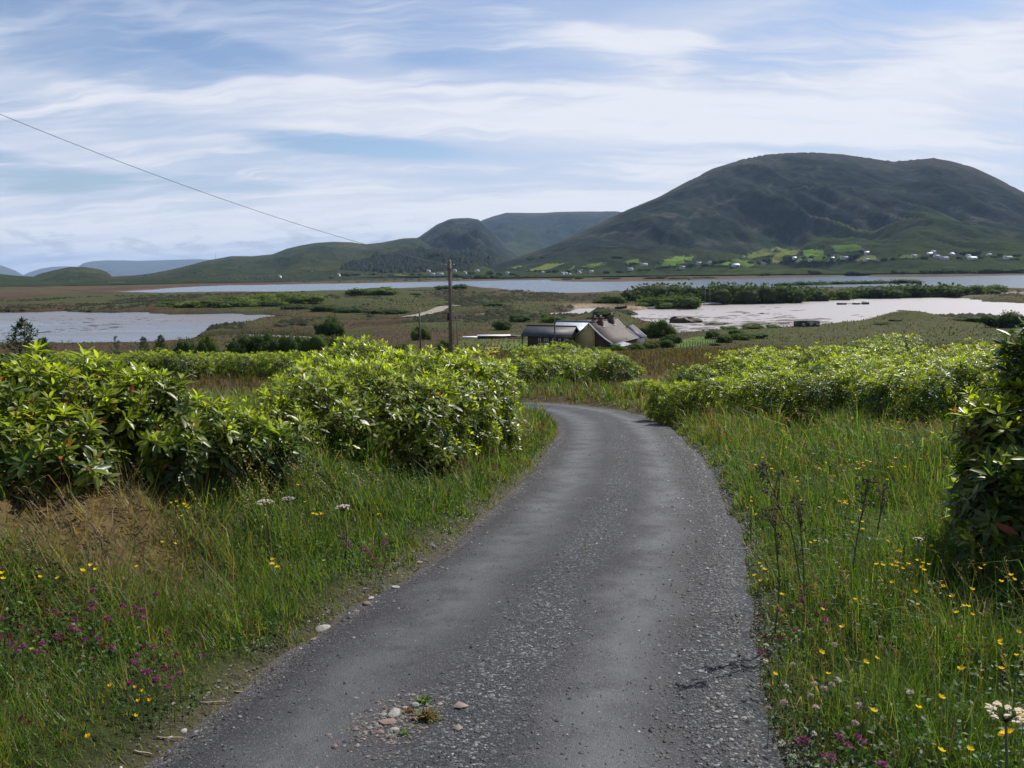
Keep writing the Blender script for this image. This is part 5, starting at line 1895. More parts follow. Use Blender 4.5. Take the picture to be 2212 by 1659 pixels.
# ------------------------------------------------------------------ bushes and trees farther off
def bush_mesh(seed, n, leaf, ca, cb, flat=False, lobes=8, core=True):
    """unit bush: half-dome of uneven lobes, base at z=0, about 1 wide each way and 1 high"""
    r_ = np.random.default_rng(seed)
    C = r_.normal(size=(lobes, 3)) * [0.42, 0.42, 0.16] + [0, 0, 0.42]
    C[:, :2] = np.clip(C[:, :2], -0.62, 0.62)
    Rr = r_.uniform(0.30, 0.50, lobes)
    Vs, Fs, Cs, off = [], [], [], 0
    k = r_.choice(lobes, n, p=Rr ** 2 / np.sum(Rr ** 2))
    d = r_.normal(size=(n, 3))
    d /= np.linalg.norm(d, axis=1)[:, None]
    p = C[k] + d * (Rr[k] * r_.uniform(0.78, 1.22, n))[:, None]
    ok = p[:, 2] > 0.0
    for j in range(lobes):
        ok &= (k == j) | (np.linalg.norm(p - C[j], axis=1) > Rr[j] * 0.72)
    p, d = p[ok], d[ok]
    m = len(p)
    dd = d * 0.6 + [0, 0, 0.35] + r_.normal(size=(m, 3)) * 0.5
    dd /= np.linalg.norm(dd, axis=1)[:, None]
    U = d + r_.normal(size=(m, 3)) * 0.6
    Lh = leaf * r_.uniform(0.6, 1.4, m)
    V, Fc, kk = leaf_geo(p, dd, U, Lh, Lh * 0.75, 1, 0.12)
    a = np.clip(0.5 + r_.normal(size=m) * 0.22, 0, 1)[:, None]
    col = (np.array(ca) * (1 - a) + np.array(cb) * a) * r_.uniform(0.8, 1.2, (m, 1))
    Vs.append(V); Fs.append(Fc); Cs.append(np.repeat(col, kk, 0)); off += len(V)
    if core:
        bm = bmesh.new()
        bmesh.ops.create_icosphere(bm, subdivisions=2, radius=1)
        iv = np.array([v.co[:] for v in bm.verts])
        fc = np.array([[v.index for v in f.verts] for f in bm.faces])
        bm.free()
        for c, q in zip(C, Rr):
            Vs.append(c + iv * q * 0.86 * (1 + 0.06 * r_.normal(size=(len(iv), 1))))
            Fs.append(fc + off)
            off += len(iv)
            Cs.append(np.tile((np.array(ca) * 0.7 + np.array(cb) * 0.3), (len(iv), 1)))
    V = np.vstack(Vs)
    V[:, 2] = np.maximum(V[:, 2], -0.05)
    s = np.array([1 / np.ptp(V[:, 0]), 1 / np.ptp(V[:, 1]), 1 / V[:, 2].max()])
    me = bpy.data.meshes.new('bush')
    fill(me, V * s, np.vstack(Fs), np.vstack(Cs))
    me.materials.append(M['leaf_far'])
    return me


LG, DG, MG = ((0.060, 0.095, 0.022), (0.14, 0.175, 0.034)), ((0.026, 0.046, 0.017), (0.062, 0.092, 0.026)), ((0.040, 0.068, 0.020), (0.095, 0.130, 0.030))
BM = dict(light=[bush_mesh(i, 1500, 0.085, *LG) for i in (1, 2, 3)], dark=[bush_mesh(i, 1500, 0.08, *DG) for i in (4, 5, 6)], mid=[bush_mesh(i, 1500, 0.08, *MG) for i in (7, 8, 9)],
          far_d=[bush_mesh(i, 700, 0.13, *DG) for i in (10, 11, 12)], far_m=[bush_mesh(i, 700, 0.13, *MG) for i in (13, 14, 15)], far_l=[bush_mesh(i, 700, 0.13, *LG) for i in (16, 17)])


def place_bush(u, v, wpx, hpx, pal_, label, group, y=None, sink=0.08, depth=1.0, name='bush', fn=None):
    p = pt(u, v, y) if y else at(u, v, 0, 3000)
    if y:
        p[2] = Hs(p[0], p[1])
    d = p[1]
    w, h = wpx / F * d, hpx / F * d
    if y:
        h = float(np.clip(pt(u, v - hpx, y)[2] - p[2], 0.6 * h, 2.2 * h))
    o = put(name, random.choice(BM[pal_]))
    o.location = (p[0], p[1], p[2] - h * sink)
    o.scale = (w, w * depth, h * (1 + sink))
    o.rotation_euler = (0, 0, random.choice((0, math.pi)) + random.uniform(-0.4, 0.4))
    tag(o, label, 'bush', group)
    return o


GS = 'bushes of the thicket on the spit beyond the mud flat'
for u, v, w, h, k in [(1300, 655, 46, 16, 'far_m'), (1335, 655, 50, 21, 'far_m'), (1362, 650, 46, 28, 'far_d'), (1410, 647, 76, 37, 'far_d'), (1455, 650, 86, 40, 'far_d'), (1398, 661, 60, 24, 'far_m'), (1450, 663, 80, 30, 'far_m'), (1490, 664, 40, 20, 'far_m'), (1520, 652, 74, 42, 'far_d'), (1562, 653, 84, 45, 'far_d'), (1600, 654, 64, 40, 'far_d'), (1632, 656, 84, 46, 'far_d'), (1672, 655, 84, 44, 'far_d'), (1712, 653, 76, 38, 'far_d'), (1752, 652, 84, 34, 'far_d'), (1795, 650, 64, 27, 'far_m'), (1838, 645, 74, 25, 'far_d'), (1880, 644, 84, 27, 'far_d'), (1920, 643, 74, 27, 'far_d'), (1957, 642, 84, 31, 'far_d'), (2000, 641, 84, 31, 'far_d'), (2042, 640, 74, 29, 'far_d'), (2085, 637, 64, 24, 'far_m'), (2122, 635, 60, 22, 'far_m'), (2150, 632, 40, 17, 'far_d')]:
    place_bush(u, v, w * 1.45, h * 1.02, k, 'rounded dark bush in the thicket on the spit beyond the pale mud flat', GS, depth=0.7)
for u, v, w, h in [(1745, 617, 70, 9), (1830, 615, 64, 8), (1890, 614, 64, 8), (1945, 613, 64, 9), (1690, 618, 50, 7)]:
    place_bush(u, v, w * 1.3, h * 1.2, 'far_d', 'low dark bush on the far side of the spit, against the water', 'bushes on the far side of the spit', depth=0.5)
GT = 'bushes of the light green thicket on the bog at left'
for u, v, w, h, k in [(360, 661, 66, 13, 'far_m'), (420, 663, 76, 17, 'far_l'), (480, 663, 86, 20, 'far_m'), (540, 662, 86, 21, 'far_l'), (600, 660, 96, 26, 'far_m'), (660, 652, 86, 22, 'far_l'), (560, 650, 96, 19, 'far_l'), (470, 650, 80, 12, 'far_m'), (620, 645, 70, 16, 'far_l')]:
    place_bush(u, v, w * 1.15, h, k, 'low spreading light green bush on the bog behind the left bay', GT, depth=0.9)
for u, v, w, h in [(640, 668, 76, 12), (700, 672, 86, 16), (760, 675, 86, 14), (820, 677, 86, 12), (860, 678, 56, 10)]:
    place_bush(u, v, w * 1.15, h, 'far_d', 'low dark bush in the row in front of the light green thicket', 'dark bush row on the bog', depth=0.6)
for u, v, w, h, k, lb in [(790, 635, 66, 15, 'far_m', 'left bush of the pair on the hummock by the far water'), (832, 634, 70, 16, 'far_l', 'right bush of the pair on the hummock by the far water'), (765, 634, 40, 9, 'far_d', 'small dark bush left of the hummock by the far water'), (960, 623, 56, 7, 'far_d', 'flat dark bush by the far water just left of the tall pole'), (995, 622, 44, 9, 'far_d', 'dark bush by the far water just right of the tall pole'), (900, 637, 30, 5, 'far_d', 'tiny dark bush on the bog left of the tall pole')]:
    place_bush(u, v, w, h, k, lb, None)
GD = 'dark shrubs at the foot of the slope at left'
for u, v, w, h, k in [(400, 757, 60, 34, 'dark'), (445, 757, 50, 46, 'mid'), (520, 757, 80, 44, 'dark'), (575, 757, 80, 50, 'dark'), (630, 757, 86, 48, 'dark'), (690, 757, 80, 44, 'mid'), (735, 752, 70, 36, 'dark'), (660, 765, 60, 30, 'mid'), (345, 760, 34, 30, 'mid')]:
    place_bush(u, v + 6, w, h + 4, k, 'dark green shrub in the row below the low left hedge', GD, y=95)
for u, v, w, h, k, y, lb in [(909, 718, 46, 20, 'mid', 200, 'roundish shrub on the bog between the two smaller poles'), (955, 756, 46, 26, 'mid', 100, 'small leafy shrub at the foot of the tall pole'), (870, 756, 50, 18, 'mid', 110, 'low shrub below the short left pole'), (1230, 752, 34, 22, 'mid', 128, 'shrub in front of the cabin windows'), (1250, 756, 20, 18, 'light', 122, 'small light shrub at the corner of the yellow gable'),
                             (1120, 690, 60, 14, 'dark', 300, 'dark scrub on the bog behind the cabin'), (1190, 690, 70, 15, 'mid', 290, 'low green scrub behind the grey metal roof'), (1085, 700, 56, 12, 'dark', 250, 'dark low scrub left of the cabin on the bog'), (1065, 660, 50, 8, 'dark', 420, 'dark patch of scrub on the bog right of the tall pole'), (1300, 682, 60, 14, 'dark', 300, 'scrub on the hummock behind the chimneys')]:
    place_bush(u, v, w, h, k, lb, None, y=y)
GHF = 'garden shrubs along the front of the house'
for u, v, w, h, k, y in [(1290, 766, 40, 20, 'mid', 110), (1330, 764, 44, 22, 'mid', 118), (1370, 762, 44, 24, 'mid', 122), (1405, 758, 46, 24, 'mid', 128), (1440, 754, 46, 24, 'dark', 134), (1310, 772, 36, 16, 'light', 100)]:
    place_bush(u, v, w, h, k, 'green shrub in the row before the tiled house roof', GHF, y=y)
GRF = 'shrubs in the pasture between house and shore hut'
for u, v, w, h, k, y in [(1535, 732, 46, 22, 'dark', 190), (1560, 742, 50, 22, 'dark', 165), (1600, 738, 56, 22, 'mid', 180), (1640, 734, 50, 16, 'mid', 190), (1590, 726, 40, 16, 'mid', 210), (1575, 715, 50, 12, 'mid', 232), (1625, 713, 60, 14, 'mid', 232), (1670, 714, 44, 12, 'mid', 234), (1545, 752, 34, 12, 'mid', 150)]:
    place_bush(u, v, w, h, k, 'green shrub in the pasture between house and shore hut', GRF, y=y)
for u, v, w, h, k, y, lb in [(2180, 702, 90, 34, 'dark', 225, 'large dark bush on the right shore at the picture edge'), (2090, 698, 100, 18, 'dark', 250, 'low dark bush on the right shore beside the larger one'), (2140, 742, 80, 26, 'mid', 45, 'dark small-leaved bush behind the right hedge'), (2010, 690, 40, 6, 'dark', 262, 'small dark bush at the foot of the knoll'), (1905, 706, 40, 7, 'dark', 240, 'dark heather patch on the left flank of the knoll'), (1930, 700, 30, 7, 'dark', 246, 'dark heather patch below the knoll top')]:
    place_bush(u, v, w, h, k, lb, None, y=y)


def tree(u, v, wpx, hpx, pal_, label, y, group=None, trunk=0.35, name='tree'):
    p = pt(u, v, y)
    p[2] = HA(p[0:1], p[1:2])[0]
    w, h = wpx / F * y, max(0.5 * hpx / F * y, pt(u, v - hpx, y)[2] - p[2])
    root = empty(name, p, label, 'tree', group)
    mb = MB()
    mb.tube([(0, 0, -0.2), (0.03 * w, 0, h * 0.25), (0.0, 0.02 * w, h * 0.6)], [0.035 * h, 0.028 * h, 0.012 * h], 6)
    for a in range(5):
        t = a * 1.26
        mb.tube([(0, 0, h * (0.22 + 0.05 * a)), (0.16 * w * math.cos(t), 0.16 * w * math.sin(t), h * (0.42 + 0.05 * a)), (0.3 * w * math.cos(t), 0.3 * w * math.sin(t), h * (0.6 + 0.03 * a))], [0.016 * h, 0.011 * h, 0.004 * h], 5)
    mb.build('trunk', M['bark'], root, True)
    c = put('crown', random.choice(BM[pal_]), root)
    c.location = (0, 0, h * trunk * 0.5)
    c.scale = (w * 0.8, w * 0.8, h * (1 - trunk * 0.5))
    for dx_, dy_, sc_, zz_ in ((-0.3, -0.05, 0.55, 0.12), (0.32, 0.05, 0.5, 0.08), (0.05, -0.25, 0.5, 0.3), (-0.12, 0.1, 0.4, 0.5)):
        c = put('crown', random.choice(BM[pal_]), root)
        c.location = (dx_ * w, dy_ * w, h * (trunk * 0.5 + zz_ * 0.55))
        c.scale = (w * sc_, w * sc_, h * sc_ * 0.9)
        c.rotation_euler = (0, 0, random.random() * 6)
    return root


tree(1424, 757, 84, 72, 'mid', 'broad leafy tree at the right end of the house', 172)
tree(1450, 752, 50, 34, 'dark', 'small dark tree right of the broad tree by the house', 150)
tree(717, 716, 62, 36, 'dark', 'round dark tree standing alone on the marsh at left', 215)


# conifers: tiers of drooping needled branches
def conifer(u, v, wpx, hpx, y, label, seed, sparse=1.0, group=None):
    r_ = np.random.default_rng(seed)
    p = pt(u, v, y)
    p[2] = Hs(p[0], p[1])
    w, h = wpx / F * y / 2, max(0.5 * hpx / F * y, pt(u, v - hpx, y)[2] - p[2])
    root = empty('conifer', p, label, 'tree', group)
    MB().tube([(0, 0, -0.1), (0.0, 0, h * 0.5), (0.02 * h, 0, h)], [0.022 * h, 0.014 * h, 0.003 * h], 6).build('trunk', M['bark'], root, True)
    n = int(46 * sparse)
    Ps, Ds = [], []
    mb = MB()
    for i in range(n):
        t = (i + r_.random()) / n
        z = h * (0.06 + 0.9 * t)
        L_ = w * (1 - t) ** 0.8 * r_.uniform(0.7, 1.15) + 0.05 * w
        a = i * 2.4 + r_.normal() * 0.3
        d = np.array([math.cos(a), math.sin(a), 0.35 + 0.3 * t])
        e = np.array([0, 0, z]) + d * L_
        m = np.array([0, 0, z]) + d * L_ * 0.55 - [0, 0, 0.02 * h]
        mb.tube([(0, 0, z), m, e], [0.006 * h, 0.004 * h, 0.002 * h], 3)
        k = 26
        s = r_.random(k) ** 0.7
        Ps.append(np.array([0, 0, z]) * (1 - s[:, None]) + e * s[:, None] + r_.normal(size=(k, 3)) * 0.01 * h)
        Ds.append(np.tile(d / np.linalg.norm(d), (k, 1)) * 0.8 + r_.normal(size=(k, 3)) * 0.6)
    mb.build('branches', M['bark'], root)
    P, D = np.vstack(Ps), np.vstack(Ds)
    D /= np.linalg.norm(D, axis=1)[:, None]
    Lh = r_.uniform(0.05, 0.10, len(P)) * h
    V, Fc, k = leaf_geo(P, D, r_.normal(size=(len(P), 3)), Lh, Lh * 0.22, 1)
    o = mk('needles', V, Fc, M['leaf_far'], root, np.repeat(pal(len(P), [1, 1], [(0.022, 0.042, 0.022), (0.04, 0.065, 0.028)]), k, 0))
    o['kind'] = 'stuff'


conifer(58, 790, 130, 98, 44, 'leaning dark spruce behind the left hedge at the picture edge', 3, 0.9)
conifer(95, 790, 70, 60, 45, 'small spruce close to the leaning one', 4, 1.0)
conifer(312, 768, 34, 40, 85, 'thin young spruce behind the left hedge, left of two', 5, 0.8)
conifer(350, 768, 40, 44, 85, 'young spruce behind the left hedge, right of two', 6, 0.9)
conifer(252, 764, 24, 40, 80, 'bare thin sapling in front of the left bay', 7, 0.25)

# ------------------------------------------------------------------ poles and wires
M['pole'] = plain('weathered_pole', (0.13, 0.115, 0.085), 0.85, 0.35, 3, bump_s=0.4)
M['wire'] = plain('wire', (0.05, 0.05, 0.055), 0.5, 0.1)
M['metal'] = plain('grey_metal', (0.25, 0.26, 0.27), 0.45, 0.15, 8, metal=0.6)
M['ceramic'] = plain('insulator', (0.30, 0.29, 0.27), 0.3, 0.1)
M['black'] = plain('black_fitting', (0.02, 0.02, 0.022), 0.5, 0.2)


def pole(u, vtop, y, dia, label, fittings=0, lean=0.0):
    t = pt(u, vtop, y)
    g = Hs(t[0], t[1])
    h = t[2] - g
    root = empty('utility_pole', (t[0], t[1], g), label, 'pole')
    MB().tube([(lean * h, 0, -0.3), (lean * h * 0.5, 0, h * 0.5), (0, 0, h)], [dia * 0.56, dia * 0.5, dia * 0.42], 10).build('shaft', M['pole'], root, True)
    if fittings > 0:
        MB().tube([(0, 0, h), (0, 0, h + 0.05)], [dia * 0.43, dia * 0.2], 10).build('cap', M['metal'], root, True)
        for s in (-1, 1)[:fittings]:
            MB().tube([(s * dia * 0.4, -0.02, h - 0.55), (s * dia * 1.0, -0.02, h - 0.52), (s * dia * 1.05, -0.02, h - 0.35)], 0.02, 5).build('bracket', M['black'], root)
            MB().tube([(s * dia * 1.05, -0.02, h - 0.36), (s * dia * 1.05, -0.02, h - 0.30), (s * dia * 1.05, -0.02, h - 0.24)], [0.05, 0.06, 0.03], 8).build('insulator', M['ceramic'], root)
        MB().tube([(0, 0, h - 0.62), (0, 0, h - 0.56)], dia * 0.47, 10).build('band', M['black'], root)
    if fittings > 1:
        MB().box(-dia * 1.0, -dia * 0.42, -0.12, 0.12, h - 4.25, h - 3.75).build('junction_box', M['black'], root)
        MB().tube([(dia * 0.45, -0.05, h - 0.6), (dia * 0.5, -0.05, h - 3.0), (dia * 0.52, -0.05, h - 6)], 0.012, 4).build('cable', M['wire'], root)
        for k in range(5):
            MB().tube([(-dia * 0.7, 0, 3.2 + k * 0.5), (dia * 0.7, 0, 3.2 + k * 0.5)], 0.01, 4).build('step', M['metal'], root)
    return t


tp = pole(971.5, 563, 60, 0.27, 'tall weathered wooden utility pole behind the left hedge', 2, -0.012)
sp_ = pole(906, 667, 112, 0.22, 'short wooden pole on the slope left of the tall one', 1)
pole(986.5, 678, 118, 0.14, 'thin dark post just right of the tall pole', 0)
hp_ = pole(1198, 671, 138, 0.24, 'grey pole standing in front of the dark cabin', 1)


def wire(p, q, sag, label, rad, n=40):
    p, q = np.array(p), np.array(q)
    t = np.linspace(0, 1, n)
    P = p[None] * (1 - t[:, None]) + q[None] * t[:, None]
    P[:, 2] -= sag * 4 * t * (1 - t)
    o = MB().tube(P - p, rad, 4).build('overhead_wire', M['wire'])
    o.location = p
    tag(o, label, 'wire')


e1 = pt(-40, 236, 26)
wire(tp + [-0.25, 0, -0.3], pt(-300, 120, 36), 0.8, 'overhead wire running from the tall pole up to the left picture edge', 0.013)
wire(sp_ + [-0.2, 0, -0.2], pt(-500, 560, 70), 0.8, 'thin slack wire from the short pole across the left bay', 0.010)
wire(hp_ + [0.2, 0, -0.25], pt(1283, 711, 149.6), 0.25, 'thin service wire from the cabin pole to the yellow gable', 0.008)

# ------------------------------------------------------------------ the house
M['cream'] = plain('yellow_render', (0.42, 0.34, 0.15), 0.9, 0.12, 1.2, bump_s=0.2)
M['brown_and_shade'] = plain('brown_and_shade_render', (0.075, 0.045, 0.030), 0.9, 0.2, 2)  # brown render; on the recessed gable part it stands in for shade
M['white'] = plain('white_paint', (0.62, 0.62, 0.60), 0.6, 0.08, 3)
M['glass'] = plain('window_glass', (0.03, 0.035, 0.04), 0.08, 0.1, 1, 0.6, 0)
M['greyroof'] = plain('grey_sheet', (0.20, 0.21, 0.23), 0.5, 0.12, 1)
M['pot'] = plain('chimney_pot', (0.30, 0.16, 0.10), 0.8, 0.2, 8)
M['brick'] = plain('brown_brick', (0.11, 0.065, 0.05), 0.9, 0.35, 9, bump_s=0.4)


def coursed(name, c1, c2, axis, scale, rough=0.7, spec=0.3, metal=0.0, contrast=0.5):
    """roof covering with courses running across the slope"""
    m, nt, b = mat(name)
    tc = N(nt, 'ShaderNodeTexCoord').outputs['Object']
    w = N(nt, 'ShaderNodeTexWave', wave_type='BANDS', bands_direction=axis, wave_profile='SAW')
    nt.links.new(tc, w.inputs['Vector'])
    w.inputs['Scale'].default_value = scale
    w.inputs['Distortion'].default_value = 0.12
    n = noise(nt, tc, 1.6, 7, 0.7)
    c = ramp(nt, n, [(0.35, c1), (0.65, c2)])
    c = mixc(nt, contrast, c, ramp(nt, w.outputs['Color'], [(0.0, (0.35, 0.35, 0.35)), (0.18, (1, 1, 1)), (1.0, (1.15, 1.15, 1.15))]), 'MULTIPLY')
    nt.links.new(c, b.inputs['Base Color'])
    b.inputs['Roughness'].default_value = rough
    b.inputs['Specular IOR Level'].default_value = spec
    b.inputs['Metallic'].default_value = metal
    bumpn(nt, w.outputs['Color'], 0.5, 0.04, b)
    return m


M['tiles'] = coursed('brown_grey_tiles', (0.060, 0.050, 0.044), (0.105, 0.085, 0.072), 'Z', 1.35)
M['slates'] = coursed('dark_slates', (0.022, 0.026, 0.034), (0.038, 0.043, 0.055), 'Z', 1.8, 0.6)
M['boards'] = coursed('dark_brown_boards', (0.045, 0.024, 0.017), (0.075, 0.042, 0.030), 'Z', 2.2, 0.75)
M['tin'] = coursed('corrugated_grey_metal', (0.30, 0.33, 0.38), (0.40, 0.43, 0.48), 'X', 1.3, 0.45, 0.5, 0.3, 0.5)
M['brownboards'] = plain('brown_fence_wood', (0.15, 0.075, 0.04), 0.8, 0.3, 6)
M['freshwood'] = plain('new_fence_wood', (0.38, 0.22, 0.10), 0.8, 0.2, 6)

apex = pt(1273, 697.7, 150)
ANG = math.atan2(0.447, 0.894)          # the ridge runs away to the right
# local frame: x to the right along the gable (e2), y away along the ridge (e1), z up from the ground
HG = apex[2] - 4.75
E2, E1 = np.array([math.cos(-ANG), math.sin(-ANG), 0]), np.array([math.sin(ANG), math.cos(ANG), 0])
house = empty('farm_cottage', (apex[0], apex[1], HG), 'cottage with yellow gable and brown tiled catslide roof below the lane', 'house', None, -ANG)
ZR = 4.75


def win(parent, x, z, w, h, y, kind=2, side=1):
    """window in a wall facing -y: white frame with glazing bars, pane behind, sill"""
    f = MB()
    t = 0.07
    f.box(x - w / 2, x - w / 2 + t, y - 0.05, y + 0.03, z, z + h).box(x + w / 2 - t, x + w / 2, y - 0.05, y + 0.03, z, z + h)
    f.box(x - w / 2 + t, x + w / 2 - t, y - 0.05, y + 0.03, z, z + t).box(x - w / 2 + t, x + w / 2 - t, y - 0.05, y + 0.03, z + h - t, z + h)
    if kind >= 2:
        f.box(x - 0.04, x + 0.04, y - 0.045, y + 0.025, z + t, z + h - t)
    if kind != 2:
        f.box(x - w / 2 + t, x + w / 2 - t, y - 0.04, y + 0.02, z + h * 0.62, z + h * 0.62 + 0.06)
    o = f.build('window', M['white'], parent)
    MB().box(x - w / 2 + t, x + w / 2 - t, y - 0.012, y + 0.0, z + t, z + h - t).build('pane', M['glass'], o)
    MB().box(x - w / 2 - 0.06, x + w / 2 + 0.06, y - 0.09, y + 0.02, z - 0.07, z - 0.005).build('sill', M['white'], o)


# walls of the main block; gable at y=0
LEN = 14.4
sweep = [(0, ZR), (1.1, ZR - 1.08), (2.2, ZR - 2.05), (3.3, ZR - 2.88), (4.55, ZR - 3.62)]


def under(x):
    return float(np.interp(x, [p[0] for p in sweep], [p[1] for p in sweep])) - 0.12


MB().prism([(-2.77, 0, -0.4), (0.94, 0, -0.4), (0.94, 0, under(0.94)), (0, 0, ZR - 0.12), (-2.77, 0, ZR - 2.62)], (0, LEN, 0)).build('wall', M['cream'], house)
MB().prism([(0.94, 0.35, -0.4), (4.3, 0.35, -0.4), (4.3, 0.35, under(4.3)), (3.3, 0.35, under(3.3)), (2.2, 0.35, under(2.2)), (0.94, 0.35, under(0.94) - 0.02)], (0, LEN - 0.35, 0)).build('wall', M['brown_and_shade'], house)['label'] = 'recessed wall under the catslide roof, its shade painted dark brown'  # shade of the recess is put into the wall colour
rf = MB()
top = [(x, z) for x, z in sweep]
P1 = [(x, -0.25, z) for x, z in top] + [(x, -0.25, z - 0.11) for x, z in top[::-1]]
rf.prism(P1, (0, LEN + 0.5, 0))
o = rf.build('roof', M['tiles'], house)
MB().prism([(0, -0.25, ZR), (0, -0.25, ZR - 0.12), (-3.0, -0.25, ZR - 2.85), (-3.0, -0.25, ZR - 2.73)], (0, LEN + 0.5, 0)).build('roof', M['slates'], house)
MB().tube([(0, -0.3, ZR + 0.03), (0, LEN / 2, ZR + 0.03), (0, LEN + 0.3, ZR + 0.03)], 0.10, 6).build('ridge', M['brick'], o)
for yy in (-0.36, LEN + 0.26):
    v = MB()
    v.prism([(x, yy, z + 0.09) for x, z in top] + [(x, yy, z - 0.16) for x, z in top[::-1]], (0, 0.16, 0))
    v.build('verge', M['white'], o)
MB().prism([(-3.02, -0.33, ZR - 2.70), (0, -0.33, ZR + 0.04), (0, -0.33, ZR - 0.05), (-3.02, -0.33, ZR - 2.80)], (0, 0.1, 0)).build('verge', M['white'], o)
MB().tube([(4.6, -0.2, ZR - 3.70), (4.6, LEN / 2, ZR - 3.70), (4.6, LEN + 0.2, ZR - 3.70)], 0.07, 6).build('gutter', M['greyroof'], o)


def chimney(x, y, w, d, z0, z1, pots):
    o = MB().box(x - w / 2, x + w / 2, y - d / 2, y + d / 2, z0, z1).build('chimney', M['brick'], house)
    MB().box(x - w / 2 - 0.07, x + w / 2 + 0.07, y - d / 2 - 0.07, y + d / 2 + 0.07, z1 + 0.002, z1 + 0.14).build('chimney_cap', M['brick'], o)
    for i in range(pots):
        yy = y + (i - (pots - 1) / 2) * 0.5
        MB().tube([(x, yy, z1 + 0.15), (x, yy, z1 + 0.4), (x, yy, z1 + 0.55)], [0.15, 0.12, 0.14], 8).build('chimney_pot', M['pot'] if i % 2 else M['white'], o)
    MB().box(x + w / 2 - 0.02, x + w / 2 + 0.25, y - d / 2 - 0.1, y + d / 2 + 0.1, z0 + 0.42, z0 + 0.47).build('flashing', M['white'], o)


chimney(0.55, 4.6, 0.7, 0.95, ZR - 1.35, ZR + 0.62, 2)
chimney(0.55, 10.6, 0.7, 1.25, ZR - 1.35, ZR + 0.75, 2)
chimney(-0.9, 5.2, 0.6, 0.9, ZR - 1.4, ZR + 0.55, 1)
# small annex at the far end
MB().prism([(-0.6, LEN + 0.42, -0.4), (4.7, LEN + 0.42, -0.4), (4.7, LEN + 0.42, 1.15), (2.05, LEN + 0.42, 3.05), (-0.6, LEN + 0.42, 1.4)], (0, 3.2, 0)).build('annex_wall', M['white'], house)
o = MB().prism([(2.05, LEN + 0.43, 3.25), (4.95, LEN + 0.43, 1.05), (4.95, LEN + 0.43, 0.95), (2.05, LEN + 0.43, 3.13)], (0, 3.5, 0)).build('annex_roof', M['slates'], house)
MB().prism([(2.05, LEN + 3.95, 3.36), (5.0, LEN + 3.95, 1.14), (5.0, LEN + 3.95, 0.92), (2.05, LEN + 3.95, 3.12)], (0, 0.16, 0)).build('verge', M['white'], o)
MB().prism([(2.05, LEN + 0.43, 3.25), (2.05, LEN + 0.43, 3.13), (-0.8, LEN + 0.43, 1.25), (-0.8, LEN + 0.43, 1.37)], (0, 3.5, 0)).build('annex_roof', M['slates'], house)
# lean-to with grey sheet roof in front of the catslide
MB().box(4.4, 6.0, -0.6, 5.4, -0.4, 0.55).build('porch_wall', M['brown_and_shade'], house)
MB().prism([(4.2, -0.9, 1.12), (6.3, -0.9, 0.62), (6.3, -0.9, 0.56), (4.2, -0.9, 1.04)], (0, 6.6, 0)).build('porch_roof', M['greyroof'], house)
MB().tube([(5.9, 3.5, 0.6), (5.9, 3.5, 1.2), (5.9, 3.5, 1.9)], 0.03, 5).build('flue', M['metal'], house)
# grey metal roofed wing behind the cabin
wing = empty('metal_roofed_wing', (apex[0], apex[1], HG), 'wing with pale grey metal roof behind the dark cabin', 'house', None, -ANG)
MB().prism([(-8.0, 1.6, -0.4), (-8.0, 7.4, -0.4), (-8.0, 7.4, 2.4), (-8.0, 4.5, ZR - 0.12), (-8.0, 1.6, 2.4)], (7.6, 0, 0)).build('wall', M['brown_and_shade'], wing)
MB().prism([(-8.3, 4.5, ZR), (-8.3, 1.3, ZR - 2.45), (-8.3, 1.3, ZR - 2.53), (-8.3, 4.5, ZR - 0.09)], (8.0, 0, 0)).build('roof', M['tin'], wing)
MB().prism([(-8.3, 4.5, ZR - 0.09), (-8.3, 7.7, ZR - 2.53), (-8.3, 7.7, ZR - 2.45), (-8.3, 4.5, ZR)], (8.0, 0, 0)).build('roof', M['tin'], wing)
MB().tube([(-8.35, 4.5, ZR + 0.02), (-5.5, 4.5, ZR + 0.02), (-0.3, 4.5, ZR + 0.02)], 0.09, 6).build('ridge', M['metal'], wing)
# dark boarded cabin with veranda
cab = empty('dark_cabin', (apex[0], apex[1], HG), 'long dark brown cabin with black slate roof and white windows', 'cabin', None, -ANG)
CR, CE = pt(1254, 706.4, 149)[2] - HG, None
CE = CR - 1.62
cx0, cx1, cyf, cyb = -12.6, -2.82, -2.0, 2.6
MB().prism([(cx0 + 1.1, cyf + 0.1, -0.5), (cx0 + 1.1, cyb - 0.1, -0.5), (cx0 + 1.1, cyb - 0.1, CE + 0.02), (cx0 + 1.1, 0.3, CR - 0.14), (cx0 + 1.1, cyf + 0.1, CE + 0.02)], (cx1 - cx0 - 1.3, 0, 0)).build('wall', M['boards'], cab)
for s, y1 in ((1, cyf - 0.3), (-1, cyb + 0.3)):
    MB().prism([(cx0 - 0.1, 0.3, CR), (cx0 - 0.1, y1, CE - 0.16), (cx0 - 0.1, y1, CE - 0.26), (cx0 - 0.1, 0.3, CR - 0.10)][::s], (cx1 - cx0 + 0.3, 0, 0)).build('roof', M['slates'], cab)
MB().tube([(cx0 - 0.12, 0.3, CR + 0.02), (-7, 0.3, CR + 0.02), (cx1 + 0.22, 0.3, CR + 0.02)], 0.08, 6).build('ridge', M['slates'], cab)
MB().tube([(cx0 - 0.1, cyf - 0.34, CE - 0.24), (-7, cyf - 0.34, CE - 0.24), (cx1 + 0.2, cyf - 0.34, CE - 0.24)], 0.05, 6).build('gutter', M['black'], cab)
MB().box(cx0 + 0.05, cx0 + 0.2, cyf - 0.1, cyf + 0.05, -0.5, CE - 0.1).build('veranda_post', M['black'], cab)
